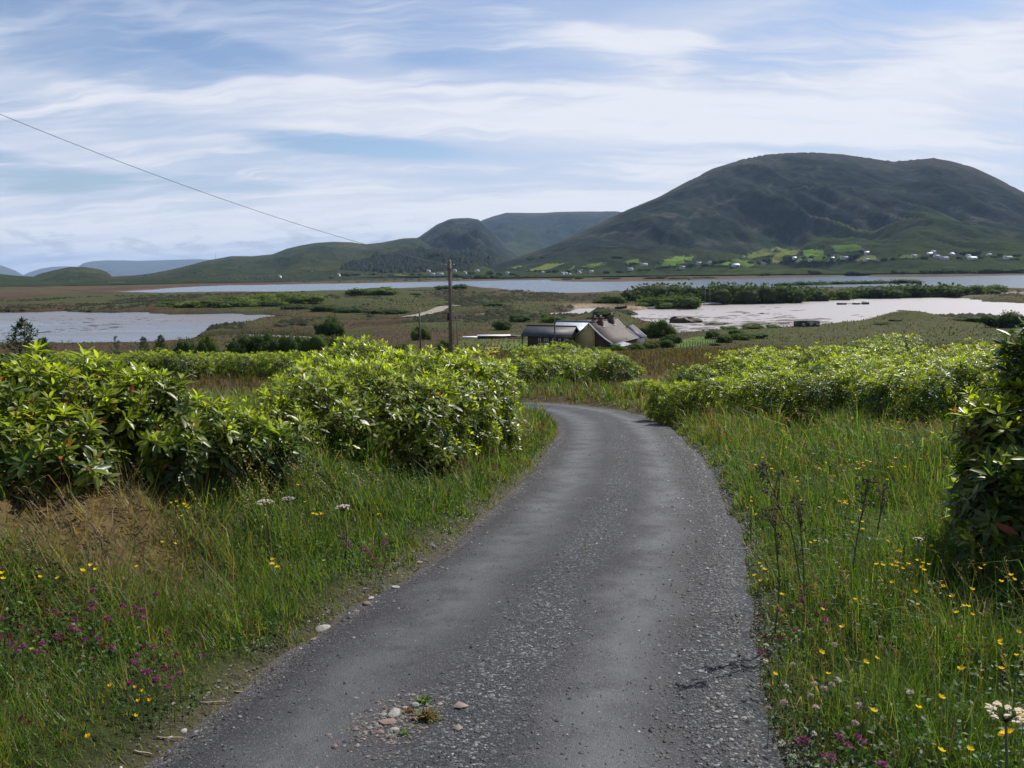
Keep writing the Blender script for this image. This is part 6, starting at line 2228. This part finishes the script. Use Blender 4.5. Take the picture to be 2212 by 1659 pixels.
MB().box(cx0 + 0.05, cx0 + 0.2, cyb - 0.05, cyb + 0.1, -0.5, CE - 0.1).build('veranda_post', M['black'], cab)
MB().box(cx0 - 0.6, cx0 + 1.1, cyf - 0.3, cyb + 0.3, -0.6, -0.35).build('veranda_floor', M['greyroof'], cab)
wz_ = CE - 1.55
for x, w, h, zo, k in ((-9.0, .42, 1.05, 0, 1), (-7.7, .85, 1.05, -0.05, 3), (-6.25, .42, 1.05, 0, 1), (-5.0, .45, 0.8, 0.25, 1), (-3.7, .8, 0.8, 0.2, 3)):
    win(cab, x, wz_ + zo, w, h, cyf + 0.085, k)


# ------------------------------------------------------------------ sheds, fences, track
def shed(u, v, y, wpx, hpx, dep, label, wallm, roofm, name='shed', windows=0, rz=0.0, flat=True):
    p = pt(u, v, y)
    z = max(Hs(p[0], p[1]), 0.0)
    w = wpx / F * y
    h = hpx / F * y
    o = empty(name, (p[0], p[1], z), label, 'shed', None, rz)
    MB().box(-w / 2, w / 2, 0, dep, -0.3, h * 0.8).build('wall', M[wallm], o)
    a, b_ = (h * 0.82, h) if not flat else (h * 0.84, h * 0.95)
    MB().prism([(-w / 2 - 0.2, -0.3, b_), (-w / 2 - 0.2, dep + 0.3, a), (-w / 2 - 0.2, dep + 0.3, a - 0.1), (-w / 2 - 0.2, -0.3, b_ - 0.1)], (w + 0.4, 0, 0)).build('roof', M[roofm], o)
    for i in range(windows):
        x = -w / 2 + w * (i + 0.5 + (0.15 if i else -0.1)) / windows
        win(o, x, h * 0.28, min(0.9, w / windows * 0.5), h * 0.34, -0.03, 3)
    return o


hut = shed(1750, 711, 238, 46, 14, 3.6, 'black wooden hut with pale roof on the shore of the mud flat', 'black', 'white', 'shore_hut', 3, R(14), False)
shed(1066, 716, 198, 70, 7, 4.0, 'long low shed with pale flat roof left of the cabin', 'black', 'white')
shed(1115, 717, 196, 34, 6, 3.0, 'low black store beside the pale roofed shed', 'black', 'slates')
shed(1020, 716, 205, 40, 4, 3.0, 'white concrete slab structure right of the thin post', 'white', 'white', 'boat_slip')


def fence(pts, h, rails, woodm, label, step=2.4, name='fence', net=False):
    P = np.array([[p[0], p[1]] for p in pts])
    L_ = np.concatenate([[0], np.cumsum(np.linalg.norm(np.diff(P, axis=0), axis=1))])
    n = max(2, int(L_[-1] / step) + 1)
    s = np.linspace(0, L_[-1], n)
    X, Y = np.interp(s, L_, P[:, 0]), np.interp(s, L_, P[:, 1])
    Z = H(X, Y)
    root = empty(name, (X[0], Y[0], Z[0]), label, 'fence')
    org = np.array([X[0], Y[0], Z[0]])
    for x, y, z in zip(X, Y, Z):
        MB().box(x - .05, x + .05, y - .05, y + .05, z - .2, z + h).build('post', M[woodm], root, org=org)
    for k in range(rails):
        zz_ = h * (0.92 - 0.42 * k)
        for i in range(n - 1):
            MB().tube(np.array([(X[i], Y[i] - 0.07, Z[i] + zz_), ((X[i] + X[i + 1]) / 2, (Y[i] + Y[i + 1]) / 2 - 0.07, (Z[i] + Z[i + 1]) / 2 + zz_), (X[i + 1], Y[i + 1] - 0.07, Z[i + 1] + zz_)]) - org, 0.05 if not net else 0.012, 4).build('rail', M[woodm], root)


gx = lambda u, v: at(u, v, 0, 900)[:2]
fence([gx(1052, 748), gx(1085, 743), gx(1143, 738)], 1.1, 2, 'brownboards', 'brown post and rail fence round the lawn left of the cabin')
fence([gx(1060, 761), gx(1085, 757), gx(1112, 755)], 1.1, 2, 'brownboards', 'reddish rail fence below the lawn, nearer than the brown one')
fence([pt(1048, 770, 92)[:2], pt(1078, 764, 98)[:2]], 1.1, 3, 'freshwood', 'short stretch of new orange timber fence above the hedge', 1.4)
fence([gx(1470, 752), gx(1515, 746), gx(1560, 735)], 1.0, 1, 'pole', 'thin post and wire fence along the bright lawn right of the house', 3.0, 'fence', True)
fence([gx(1800, 716), gx(1850, 712), gx(1880, 708)], 1.2, 1, 'pole', 'post and wire fence on the shore right of the black hut', 4.0, 'fence', True)


def strip(name, pts, w, m, lift=0.05):
    P = catmull(np.array(pts), 8)
    T = np.gradient(P, axis=0)
    T /= np.linalg.norm(T, axis=1)[:, None]
    Nn = np.stack([T[:, 1], -T[:, 0]], -1)
    V = []
    for k in (-0.5, -0.17, 0.17, 0.5):
        q = P + Nn * w * k
        z = np.maximum(H(q[:, 0], q[:, 1]), 0.3) + lift + (0.1 if abs(k) < .3 else 0)
        V.append(np.column_stack([q, z]))
    n = len(P)
    V = np.vstack(V)
    qd = np.array([(a * n + i, a * n + i + 1, (a + 1) * n + i + 1, (a + 1) * n + i) for a in range(3) for i in range(n - 1)])
    return tag(mk(name, V, qd, m, None, None, True), kind='structure')


M['track'] = plain('pale_gravel_track', (0.19, 0.17, 0.14), 0.95, 0.25, 0.5)
strip('track', [sea(u, v) for u, v in [(885, 694), (895, 691), (915, 686.5), (935, 681), (950, 675.5), (965, 672), (990, 670)]], 7.0, M['track'], 0.25)

# rocks and seaweed mounds on the flat
M['weedrock'] = plain('seaweed_rock', (0.045, 0.033, 0.022), 0.7, 0.5, 0.8, bump_s=0.8)


def mound(u, v, wpx, hpx, label, dep=0.5):
    q = sea(u, v)
    w, h = wpx / F * q[1], hpx / F * q[1]
    bm = bmesh.new()
    bmesh.ops.create_icosphere(bm, subdivisions=3, radius=1)
    sd = random.random() * 50
    for vv in bm.verts:
        p = np.array(vv.co)
        k = 1 + 0.35 * float(fbm(np.array([p[0] * 2.2 + sd]), np.array([p[1] * 2.2 + p[2]]), 4)[0])
        vv.co = (p[0] * w / 2 * k, p[1] * w / 2 * dep * k, max(p[2], -0.3) * h * k)
    me = bpy.data.meshes.new('rock')
    bm.to_mesh(me)
    bm.free()
    me.materials.append(M['weedrock'])
    o = put('rock', me)
    o.location = (q[0], q[1], 0)
    tag(o, label, 'rock')


mound(1805, 704, 66, 7, 'long low seaweed-covered rock right of the black hut')
mound(1645, 701, 54, 4, 'flat brown rock on the mud flat left of the black hut')
mound(1692, 699, 26, 3, 'small flat rock on the mud flat above the black hut')
mound(1478, 697, 60, 11, 'dark boulder heap on the mud flat right of the broad tree')
mound(1550, 701, 46, 4, 'low weed-covered rock between boulder heap and hut')
mound(1948, 671.5, 24, 2.0, 'thin dark snag lying on the open mud flat')
mound(1645, 678, 12, 2.0, 'lone dark stone in the middle of the mud flat')
mound(1025, 716, 40, 6, 'pile of grey rubble right of the thin post')


# small seaweed clumps and puddle stones: nobody could count them
def flecks(name, label, polys, n, s, v0, v1, u0, u1):
    Vs, Fs, off = [], [], 0
    P = POLYS[polys]
    cnt = 0
    while cnt < n:
        u, v = random.uniform(u0, u1), v0 + (v1 - v0) * random.random() ** 0.6
        q = sea(u, v)
        if not pip(np.array([q[0]]), np.array([q[1]]), P)[0]:
            continue
        if fbm(np.array([q[0] / 18]), np.array([q[1] / 40]), 3)[0] < 0.05:
            continue
        k = 6
        w = s * random.lognormvariate(0, 0.6)
        th = np.arange(k) * 1.047
        ring = np.stack([q[0] + w * np.cos(th) * rng.uniform(0.6, 1.3, k) * 1.5, q[1] + w * np.sin(th) * rng.uniform(0.6, 1.3, k), np.full(k, 0.0)], -1)
        Vs.append(np.vstack([ring, [[q[0], q[1], 0.05 + 0.12 * w]]]))
        Fs.append(np.array([(i, (i + 1) % k, k) for i in range(k)]) + off)
        off += k + 1
        cnt += 1
    tag(mk(name, np.vstack(Vs), np.vstack(Fs), M['weedrock']), label, 'seaweed', kind='stuff')


flecks('seaweed', 'dark seaweed clumps strewn over the near edge of the mud flat', 'C', 420, 0.9, 660, 728, 1380, 1900)
flecks('seaweed', 'dark seaweed clumps strewn over the left bay', 'A', 200, 0.5, 682, 752, 0, 600)

# ------------------------------------------------------------------ boats and raft
M['boatwhite'] = plain('boat_white', (0.70, 0.70, 0.70), 0.4, 0.05)
M['boatdark'] = plain('boat_dark', (0.03, 0.04, 0.06), 0.5, 0.1)


def boat(u, v, L_, rz, label, hullm='boatwhite', mast=0.0, tilt=0.0, group=None, z=None, name='boat'):
    p = at(u, v, 0, 1400)
    z = max(p[2], 0.0)
    root = empty(name, (p[0], p[1], z), label, 'boat', group, rz)
    st = np.linspace(0, 1, 9)
    wv = 0.2 * L_ * np.sin(np.clip(st * 0.85 + 0.15, 0, 1) * math.pi) ** 0.6 * (1 - 0.0 * st)
    wv[-1] = 0.01
    V, Fc = [], []
    hgt = 0.16 * L_
    for s, w in zip(st, wv):
        x = (s - 0.5) * L_
        sh = hgt * (1 + 0.45 * s ** 2)
        V += [(x, -w, sh), (x, -w * 0.75, sh * 0.4), (x, 0, 0.0 + 0.25 * sh * s ** 3), (x, w * 0.75, sh * 0.4), (x, w, sh)]
    for i in range(8):
        for j in range(4):
            a = i * 5 + j
            Fc.append((a, a + 1, a + 6, a + 5))
    Fc.append((0, 4, 3, 2))
    Fc = [f if len(f) == 4 else f for f in Fc] + [(0, 2, 1, 0)][:0]
    o = mk('hull', V, np.array(Fc), M[hullm], root, None, True)
    D = []
    for s, w in zip(st, wv):
        D += [((s - 0.5) * L_, -w * 0.9, hgt * 0.8), ((s - 0.5) * L_, w * 0.9, hgt * 0.8)]
    mk('deck', D, np.array([(i * 2, i * 2 + 1, i * 2 + 3, i * 2 + 2) for i in range(8)]), M['boatwhite' if mast else 'boatdark'], root)
    MB().box(-0.1 * L_, -0.04 * L_, -0.17 * L_, 0.17 * L_, hgt * 0.84, hgt * 0.92).build('thwart', M['white'], root)
    if mast:
        MB().tube([(0.12 * L_, 0, hgt * 0.5), (0.12 * L_ + tilt * mast * 0.5, 0, mast * 0.5), (0.12 * L_ + tilt * mast, 0, mast)], 0.07, 5).build('mast', M['metal'], root)
        MB().tube([(0.12 * L_, 0, hgt * 1.8), (-0.1 * L_, 0, hgt * 1.85), (-0.35 * L_, 0, hgt * 1.9)], 0.05, 5).build('boom', M['metal'], root)


boat(1341, 667, 6.0, R(8), 'black boat with white wheelhouse side on the beach behind the chimneys', 'boatdark')
boat(1402, 668, 5.6, R(-12), 'white open boat on the beach right of the black boat')
for i, (u, v, m, t) in enumerate([(1510, 659, 0, 0), (1522, 658.5, 8, -.05), (1533, 658, 8.5, -.08), (1542, 657.5, 8.5, -.10), (1550, 657.5, 8, -.12), (1556, 657.5, 0, 0)]):
    boat(u, v, 4.6, R(20 + 9 * i), ('white sailing dinghy with bare mast drawn up before the thicket' if m else ('upturned-looking white dinghy at the left end of the dinghy row' if i == 0 else 'white mastless dinghy at the right end of the dinghy row')), 'boatwhite', m, t, 'dinghies drawn up on the beach', name='dinghy')
q = sea(1846, 657.6)
raft = empty('raft', (q[0], q[1], 0.0), 'floating raft of linked pontoons in the middle of the mud flat', 'raft')
for i, (x, w) in enumerate(((-6.8, 4.2), (0.8, 3.0), (5.6, 2.9))):
    MB().box(x - w / 2, x + w / 2, -1.4, 1.4, 0, 0.75).build('pontoon', M['black'], raft)
    MB().box(x - w / 2, x + w / 2, -1.35, 1.35, 0.752, 0.9 if i < 2 else 1.6).build('deck', M['greyroof'] if i < 1 else M['white'], raft)
MB().box(-4.7, 4.15, -1.2, -0.9, 0.35, 0.5).build('beam', M['brownboards'], raft)
MB().box(-4.7, 4.15, 0.9, 1.2, 0.35, 0.5).build('beam', M['brownboards'], raft)

# ------------------------------------------------------------------ fields, houses and trees under the mountain
d3 = lambda x, y: (1042.4 + x / 5.04, 548.6 + y / 5.04)
d4 = lambda x, y: (1426.4 + x / 5.04, 466.3 + y / 5.04)
d5 = lambda x, y: (1773.1 + x / 5.04, 466.3 + y / 5.04)
d2 = lambda x, y: (493.7 + x / 4.032, 411.5 + y / 4.032)


def field_mat(name, c):
    m, nt, b = mat(name)
    n = noise(nt, pos(nt), 0.02, 7, 0.7)
    nt.links.new(ramp(nt, n, [(0.3, tuple(x * 0.7 for x in c)), (0.7, tuple(x * 1.3 for x in c))]), b.inputs['Base Color'])
    b.inputs['Roughness'].default_value = 1.0
    b.inputs['Specular IOR Level'].default_value = 0.0
    return m


FM = [field_mat('field_bright', (0.10, 0.16, 0.030)), field_mat('field_olive', (0.105, 0.125, 0.034)), field_mat('field_green', (0.068, 0.105, 0.027))]
hedge_pts = []


def field(poly, k):
    P = np.array([at(u, v, 0, 6000)[:2] for u, v in poly])
    c = P.mean(0)
    bm = bmesh.new()
    vs = [bm.verts.new((p[0], p[1], 0)) for p in P]
    f = bm.faces.new(vs)
    bmesh.ops.triangulate(bm, faces=[f])
    for _ in range(5):
        es = [e for e in bm.edges if e.calc_length() > 28]
        if not es:
            break
        bmesh.ops.subdivide_edges(bm, edges=es, cuts=1)
        bmesh.ops.triangulate(bm, faces=bm.faces[:])
    XY = np.array([v.co[:2] for v in bm.verts])
    Z = HA(XY[:, 0], XY[:, 1]) + 1.6
    for v, z in zip(bm.verts, Z):
        v.co.z = z
    for f in bm.faces:
        f.normal_update()
        if f.normal.z < 0:
            f.normal_flip()
    me = bpy.data.meshes.new('field')
    bm.to_mesh(me)
    bm.free()
    me.materials.append(FM[k])
    tag(put('field', me), kind='structure')
    for i in range(len(P)):
        a, b_ = P[i], P[(i + 1) % len(P)]
        for t in np.arange(0, 1, 9.0 / max(9.0, np.linalg.norm(b_ - a))):
            if random.random() < 0.72:
                hedge_pts.append(a + (b_ - a) * t)


for poly, k in [([d4(0, 510), d4(170, 445), d4(385, 440), d4(290, 490), d4(180, 550), d4(0, 555)], 0), ([d3(1870, 150), d3(2000, 60), d3(2200, 20), d3(2205, 110), d3(2000, 140)], 0),
                ([d4(880, 470), d4(960, 415), d4(1120, 355), d4(1400, 343), d4(1290, 410), d4(1180, 440), d4(1000, 470)], 1), ([d4(590, 550), d4(640, 520), d4(800, 515), d4(740, 552)], 0),
                ([d4(760, 500), d4(930, 485), d4(1040, 520), d4(1030, 545), d4(830, 552)], 2), ([d4(1240, 440), d4(1480, 365), d4(1500, 425), d4(1210, 518), d4(1160, 515)], 1),
                ([d4(1510, 382), d4(1700, 370), d4(1780, 400), d4(1780, 440), d4(1560, 440)], 0), ([d4(1560, 446), d4(1790, 446), d4(1990, 440), d4(1900, 500), d4(1480, 520), d4(1470, 505)], 0),
                ([d4(1790, 320), d4(2100, 305), d4(2200, 380), d4(1900, 400)], 2), ([d5(370, 500), d5(480, 430), d5(600, 440), d5(620, 500), d5(400, 505)], 1), ([d5(860, 470), d5(900, 435), d5(1050, 430), d5(1060, 470)], 2),
                ([d3(270, 165), d3(400, 130), d3(470, 140), d3(360, 170)], 2), ([d3(450, 190), d3(700, 112), d3(920, 102), d3(790, 150), d3(600, 195)], 1), ([d3(800, 200), d3(1000, 130), d3(1010, 150), d3(900, 205)], 2), ([d3(1060, 150), d3(1290, 95), d3(1330, 110), d3(1200, 160)], 2), ([d3(1540, 90), d3(1700, 60), d3(1720, 110), d3(1580, 130)], 2),
                ([d2(1400, 745), d2(1480, 735), d2(1600, 745), d2(1500, 760)], 1)]:
    field(poly, k)

M['farwall'] = plain('far_white_wall', (0.60, 0.60, 0.58), 0.8, 0.06, 0.2)
M['farroof'] = plain('far_slate_roof', (0.13, 0.145, 0.17), 0.7, 0.1, 0.2)
M['farlight'] = plain('far_light_roof', (0.55, 0.57, 0.60), 0.5, 0.06, 0.2)
M['faryellow'] = plain('far_yellow_wall', (0.55, 0.45, 0.16), 0.8, 0.06, 0.2)


def far_house(u, v, wpx, label, wallm='farwall', roofm='farroof', rz=0.0, group='white houses under the mountain'):
    p = at(u, v, 0, 6000)
    w = wpx / F * p[1]
    d, h, r = 8.0, 3.2, 3.0
    root = empty('house', p, label, 'house', group, rz)
    MB().prism([(-w / 2, -d / 2, -1.5), (-w / 2, d / 2, -1.5), (-w / 2, d / 2, h), (-w / 2, 0, h + r - 0.2), (-w / 2, -d / 2, h)], (w, 0, 0)).build('wall', M[wallm], root)
    o = MB().prism([(-w / 2 - .3, -d / 2 - .4, h - 0.15), (-w / 2 - .3, 0, h + r), (-w / 2 - .3, d / 2 + .4, h - 0.15), (-w / 2 - .3, d / 2 + .4, h - 0.35), (-w / 2 - .3, 0, h + r - 0.2), (-w / 2 - .3, -d / 2 - .4, h - 0.35)], (w + .6, 0, 0)).build('roof', M[roofm], root)
    MB().box(-w / 2 + 0.2, -w / 2 + 1.4, -0.6, 0.6, h + r - 0.6, h + r + 1.0).build('chimney', M[wallm], o)
    for x in (-0.25 * w, 0.02 * w, 0.28 * w):
        MB().box(x - 0.7, x + 0.7, -d / 2 - 0.06, -d / 2 + 0.05, 0.9, 2.3).build('window', M['glass'], root)


HL = 'small white house among the trees under the mountain'
for q, w, *k in [(d4(420, 530), 10), (d4(550, 525), 12), (d4(230, 575), 9), (d4(820, 550), 16, 'farwall', 'farlight'), (d4(1130, 530), 13), (d4(1530, 498), 13), (d4(1635, 495), 9), (d4(1460, 472), 8, 'farwall', 'farlight'),
                 (d5(495, 492), 11), (d5(500, 414), 9, 'farwall', 'farlight'), (d5(1015, 452), 10), (d5(1185, 428), 11, 'farwall', 'farlight'), (d5(1260, 456), 12), (d5(1345, 475), 15), (d5(1425, 430), 10, 'farwall', 'farlight'), (d5(1605, 450), 10), (d5(1830, 440), 9), (d5(1225, 408), 8),
                 (d3(870, 228), 7), (d3(905, 228), 7), (d3(1065, 200), 8), (d3(1050, 212), 8), (d3(1185, 205), 8), (d3(1610, 178), 11), (d3(2180, 160), 9), (d3(655, 218), 6), (d3(275, 224), 6),
                 (d2(1665, 712), 10), (d2(1740, 712), 8), (d2(1780, 742), 9), (d2(1970, 708), 7), (d2(2165, 710), 9), (d2(2060, 728), 7), (d2(960, 748), 5), (d2(447, 762), 5)]:
    far_house(*q, w, HL, *(k if k else ()), rz=random.uniform(-0.4, 0.4))
far_house(*d4(1880, 475), 11, 'dark barn with bright roof in the green fields', 'black', 'farlight', 0.1, None)
far_house(*d4(2015, 470), 21, 'long grey house on the green fields, widest of the row', 'farwall', 'farroof', 0.05, None)
far_house(*d5(1645, 474), 19, 'long shed with bright white roof right under the mountain', 'farwall', 'farlight', 0.0, None)
far_house(*d5(2035, 468), 18, 'broad grey roofed house at the far right under the mountain', 'farwall', 'farroof', 0.1, None)
far_house(*d3(1755, 128), 16, 'grey roofed house standing alone above the others on the left slope', 'farwall', 'farroof', 0.2, None)
far_house(*d3(950, 242), 5, 'small yellow house on the shore', 'faryellow', 'farroof', 0.1, None)
far_house(*d2(1845, 740), 14, 'long white house at the mountain foot left of the tall pole top', 'farwall', 'farroof', 0.1, None)

GFT = 'trees among the houses under the mountain'
ftl = 'dark roundish tree among the houses under the mountain'
for q, w, h, k in [(d4(1170, 515), 24, 14, 'far_d'), (d4(1060, 525), 20, 9, 'far_d'), (d4(980, 525), 18, 8, 'far_d'), (d4(1400, 475), 26, 12, 'far_d'), (d4(1390, 515), 18, 14, 'far_d'), (d4(1570, 465), 14, 6, 'far_d'), (d4(1655, 460), 14, 7, 'far_d'), (d4(1780, 475), 8, 9, 'far_d'), (d4(1845, 438), 12, 6, 'far_d'), (d4(2080, 470), 18, 13, 'far_d'), (d4(2150, 445), 20, 10, 'far_d'), (d4(340, 545), 18, 8, 'far_d'), (d4(480, 545), 18, 9, 'far_m'), (d4(600, 520), 24, 10, 'far_d'), (d4(680, 510), 20, 9, 'far_d'), (d4(740, 500), 16, 7, 'far_m'), (d4(1290, 525), 14, 5, 'far_m'),
                   (d5(700, 485), 16, 9, 'far_d'), (d5(790, 480), 20, 8, 'far_d'), (d5(1140, 470), 22, 9, 'far_d'), (d5(1080, 465), 14, 6, 'far_m'), (d5(1230, 440), 16, 6, 'far_d'), (d5(1500, 470), 18, 8, 'far_d'), (d5(1740, 470), 22, 9, 'far_d'), (d5(1560, 415), 34, 8, 'far_d'), (d5(1640, 425), 36, 11, 'far_d'), (d5(1430, 405), 32, 7, 'far_d'), (d5(1700, 420), 24, 11, 'far_d'), (d5(1940, 440), 20, 9, 'far_d'), (d5(2130, 440), 26, 8, 'far_d'), (d5(1880, 450), 20, 6, 'far_m'), (d5(2100, 480), 24, 7, 'far_m'), (d5(860, 432), 10, 4, 'far_d'), (d5(330, 480), 14, 6, 'far_d'),
                   (d3(800, 205), 18, 10, 'far_d'), (d3(720, 205), 14, 7, 'far_d'), (d3(1040, 200), 20, 8, 'far_d'), (d3(920, 200), 16, 7, 'far_d'), (d3(1340, 205), 18, 6, 'far_d'), (d3(1480, 200), 20, 6, 'far_d'), (d3(1640, 110), 22, 5, 'far_d'), (d3(1720, 180), 14, 6, 'far_d'), (d3(1800, 178), 18, 6, 'far_d'), (d3(560, 260), 20, 8, 'far_m'), (d3(470, 265), 18, 7, 'far_d'), (d3(60, 230), 24, 12, 'far_m'), (d3(130, 265), 28, 10, 'far_d'), (d3(200, 235), 22, 9, 'far_m'), (d3(20, 270), 24, 9, 'far_d'), (d3(330, 230), 18, 7, 'far_m'), (d3(600, 195), 20, 6, 'far_m'), (d3(390, 245), 18, 6, 'far_m'), (d3(1450, 45), 30, 7, 'far_d'), (d3(530, 60), 24, 6, 'far_d'), (d3(650, 42), 12, 4, 'far_d'),
                   (d2(1020, 745), 26, 8, 'far_d'), (d2(1110, 742), 24, 7, 'far_d'), (d2(1250, 738), 18, 6, 'far_d'), (d2(890, 765), 14, 4, 'far_d'), (d2(1650, 740), 18, 6, 'far_m'), (d2(1580, 735), 22, 6, 'far_m'), (d2(2060, 770), 22, 8, 'far_d'), (d2(2170, 760), 20, 8, 'far_d'), (d2(1990, 745), 18, 7, 'far_m'), (d2(2110, 730), 20, 8, 'far_d')]:
    p = at(*q, 0, 6000)
    o = put('tree', random.choice(BM[k]))
    W_, H_ = w / F * p[1], h / F * p[1]
    o.location = (p[0], p[1], p[2] - 0.5)
    o.scale = (W_, W_ * 0.6, H_)
    o.rotation_euler = (0, 0, random.choice((0, 3.14)))
    tag(o, ftl, 'tree', GFT)
# heath-covered banks along the far shore
for q, w, h in [(d5(790, 628), 24, 12), (d5(900, 630), 30, 8), (d5(1150, 628), 40, 11), (d5(1290, 625), 44, 13), (d5(1400, 622), 40, 11), (d5(1560, 622), 50, 11), (d5(1800, 615), 50, 10), (d5(1950, 612), 56, 10), (d5(2120, 610), 60, 10), (d5(330, 630), 34, 7), (d4(1130, 652), 34, 8), (d4(1680, 632), 36, 10), (d4(1380, 642), 40, 5), (d4(480, 680), 60, 4), (d3(1060, 275), 26, 7), (d3(1420, 275), 50, 5), (d3(1880, 272), 60, 7), (d3(2120, 274), 60, 5), (d3(930, 280), 30, 4)]:
    place_bush(*q, w, h, 'far_d', 'dark heathery bank along the far shore', 'heathery banks along the far shore', depth=0.6)

# hedgerows round the fields and the conifer plantation: one mass each
def specks(name, label, XY, s, c, hmul=1.0):
    XY = np.asarray(XY)
    n = len(XY)
    Z = HA(XY[:, 0], XY[:, 1])
    k = 6
    th = np.arange(k) * 1.047
    w = s * rng.lognormal(0, 0.3, n)
    ring = np.stack([XY[:, 0, None] + w[:, None] * np.cos(th) * rng.uniform(.7, 1.3, (n, k)), XY[:, 1, None] + w[:, None] * np.sin(th) * rng.uniform(.7, 1.3, (n, k)), np.repeat(Z[:, None] + 0.2 * w[:, None] * hmul, k, 1)], -1)
    tip = np.stack([XY[:, 0], XY[:, 1], Z + w * hmul * rng.uniform(0.8, 1.3, n) * 1.3], -1)[:, None]
    bot = ring.copy()
    bot[..., 2] = Z[:, None] - 1
    V = np.concatenate([bot, ring, tip], 1).reshape(-1, 3)
    ring[..., 2] -= 0.3 * w[:, None] * hmul
    V = np.concatenate([ring, tip], 1).reshape(-1, 3)
    f = [(i, (i + 1) % k, k) for i in range(k)]
    Fc = (np.array(f)[None] + (np.arange(n) * (k + 1))[:, None, None]).reshape(-1, 3)
    col = pal(n, [1, 1], c)
    tag(mk(name, V, Fc, M['leaf_far'], None, np.repeat(col, k + 1, 0)), label, name, kind='stuff')


specks('hedgerow', 'dark hedgerows round the green fields under the mountain', hedge_pts, 4.0, [(0.02, 0.034, 0.015), (0.04, 0.06, 0.02)], 0.7)
wood = [(735, 584), (760, 568), (800, 560), (850, 549), (900, 543), (960, 538), (1010, 540), (1045, 552), (1080, 563), (1060, 575), (1010, 584), (940, 588), (870, 590), (830, 590), (800, 585)]
WP = np.array([at(u, v, 0, 7000)[:2] for u, v in wood])
lo_, hi_ = WP.min(0), WP.max(0)
cand = rng.uniform(lo_, hi_, (26000, 2))
az0 = np.arctan2(cand[:, 0], cand[:, 1])
cand = cand[pip(cand[:, 0], cand[:, 1], [tuple(p) for p in WP])][:9000]
specks('conifer_forest', 'dark conifer plantation on the lower slope left of the big mountain', cand, 5.0, [(0.009, 0.018, 0.013), (0.014, 0.024, 0.016)], 1.1)
# patchy scrub and heather over the bog, in bands along the channels
xs, ys, rs = polar_pts(60000, 300, 800, 0.6, 35)
nb = fbm(xs / 26 + 40, ys / 90 + 3, 4)
zb_ = H(xs, ys)
okb = (zb_ > 0.5) & (nb + 0.12 * rng.normal(size=len(xs)) > 0.50) & ~((xs > 60) & (ys < 275))
xs, ys = xs[okb][:4200], ys[okb][:4200]
specks('heather', 'dark patches of heather and scrub over the bog', np.stack([xs, ys], -1), 1.3, [(0.020, 0.030, 0.013), (0.034, 0.032, 0.016)], 0.4)
# scrub on the flat shore left of the forest
sx = np.array([sea(random.uniform(300, 1000), random.uniform(600.5, 612)) for _ in range(420)])
sx = sx[water_sd(sx[:, 0], sx[:, 1]) > 6]
specks('scrub', 'scattered scrub on the flat far shore at left', sx, 3.5, [(0.03, 0.045, 0.018), (0.05, 0.06, 0.022)], 0.6)
# mast on the left hill
p = at(466, 553.5, 0, 7000)
p = pt(466, 556, 4700)
mroot = empty('radio_mast', p, 'thin radio mast on the low hill at left', 'mast')
MB().tube([(0, 0, -20), (0, 0, 10), (0, 0, 28)], [1.2, 0.9, 0.6], 5).build('shaft', M['metal'], mroot)


# ------------------------------------------------------------------ telling alike things apart by their order in view
def relabel(group, fmt):
    L_ = [o for o in bpy.data.objects if o.get('group') == group]
    L_.sort(key=lambda o: o.location[0] / max(o.location[1], 1.0))
    for i, o in enumerate(L_):
        o['label'] = fmt.format(nth(i))


relabel(GS, '{} bush from the left in the dark thicket on the spit beyond the mud flat')
relabel('bushes on the far side of the spit', '{} low bush from the left on the far side of the spit')
relabel(GT, '{} bush from the left in the light green thicket behind the left bay')
relabel('dark bush row on the bog', '{} low bush from the left in the dark row before the light green thicket')
relabel(GD, '{} dark shrub from the left in the row below the low left hedge')
relabel(GHF, '{} garden shrub from the left in the row before the tiled roof')
relabel(GRF, '{} green shrub from the left in the pasture between house and shore hut')
relabel('heathery banks along the far shore', '{} dark heathery bank from the left along the far shore')
relabel('white houses under the mountain', '{} small white house from the left under the mountain')
relabel(GFT, '{} dark tree from the left among the houses under the mountain')
for i, o in enumerate(sorted((o for o in bpy.data.objects if o.get('group') == 'dinghies drawn up on the beach' and 'bare mast' in o['label']), key=lambda o: o.location[0])):
    o['label'] = nth(i) + ' masted white dinghy from the left in the dinghy row'

# ------------------------------------------------------------------ the air
bm = bmesh.new()
bmesh.ops.create_cube(bm, size=1.0)
me = bpy.data.meshes.new('haze')
bm.to_mesh(me)
bm.free()
hz = put('haze', me)
hz.scale = (70000, 45000, 760)
hz.location = (0, 15000, 370)
hm = bpy.data.materials.new('haze_air')
hm.use_nodes = True
nt = hm.node_tree
nt.nodes.clear()
ov = nt.nodes.new('ShaderNodeOutputMaterial')
pv = nt.nodes.new('ShaderNodeVolumePrincipled')
pv.inputs['Color'].default_value = (0.46, 0.66, 1.0, 1)
pv.inputs['Density'].default_value = 2.9e-5
pv.inputs['Anisotropy'].default_value = 0.1
nt.links.new(pv.outputs[0], ov.inputs['Volume'])
me.materials.append(hm)
tag(hz, 'thin bluish haze over the whole landscape', 'haze', kind='stuff')
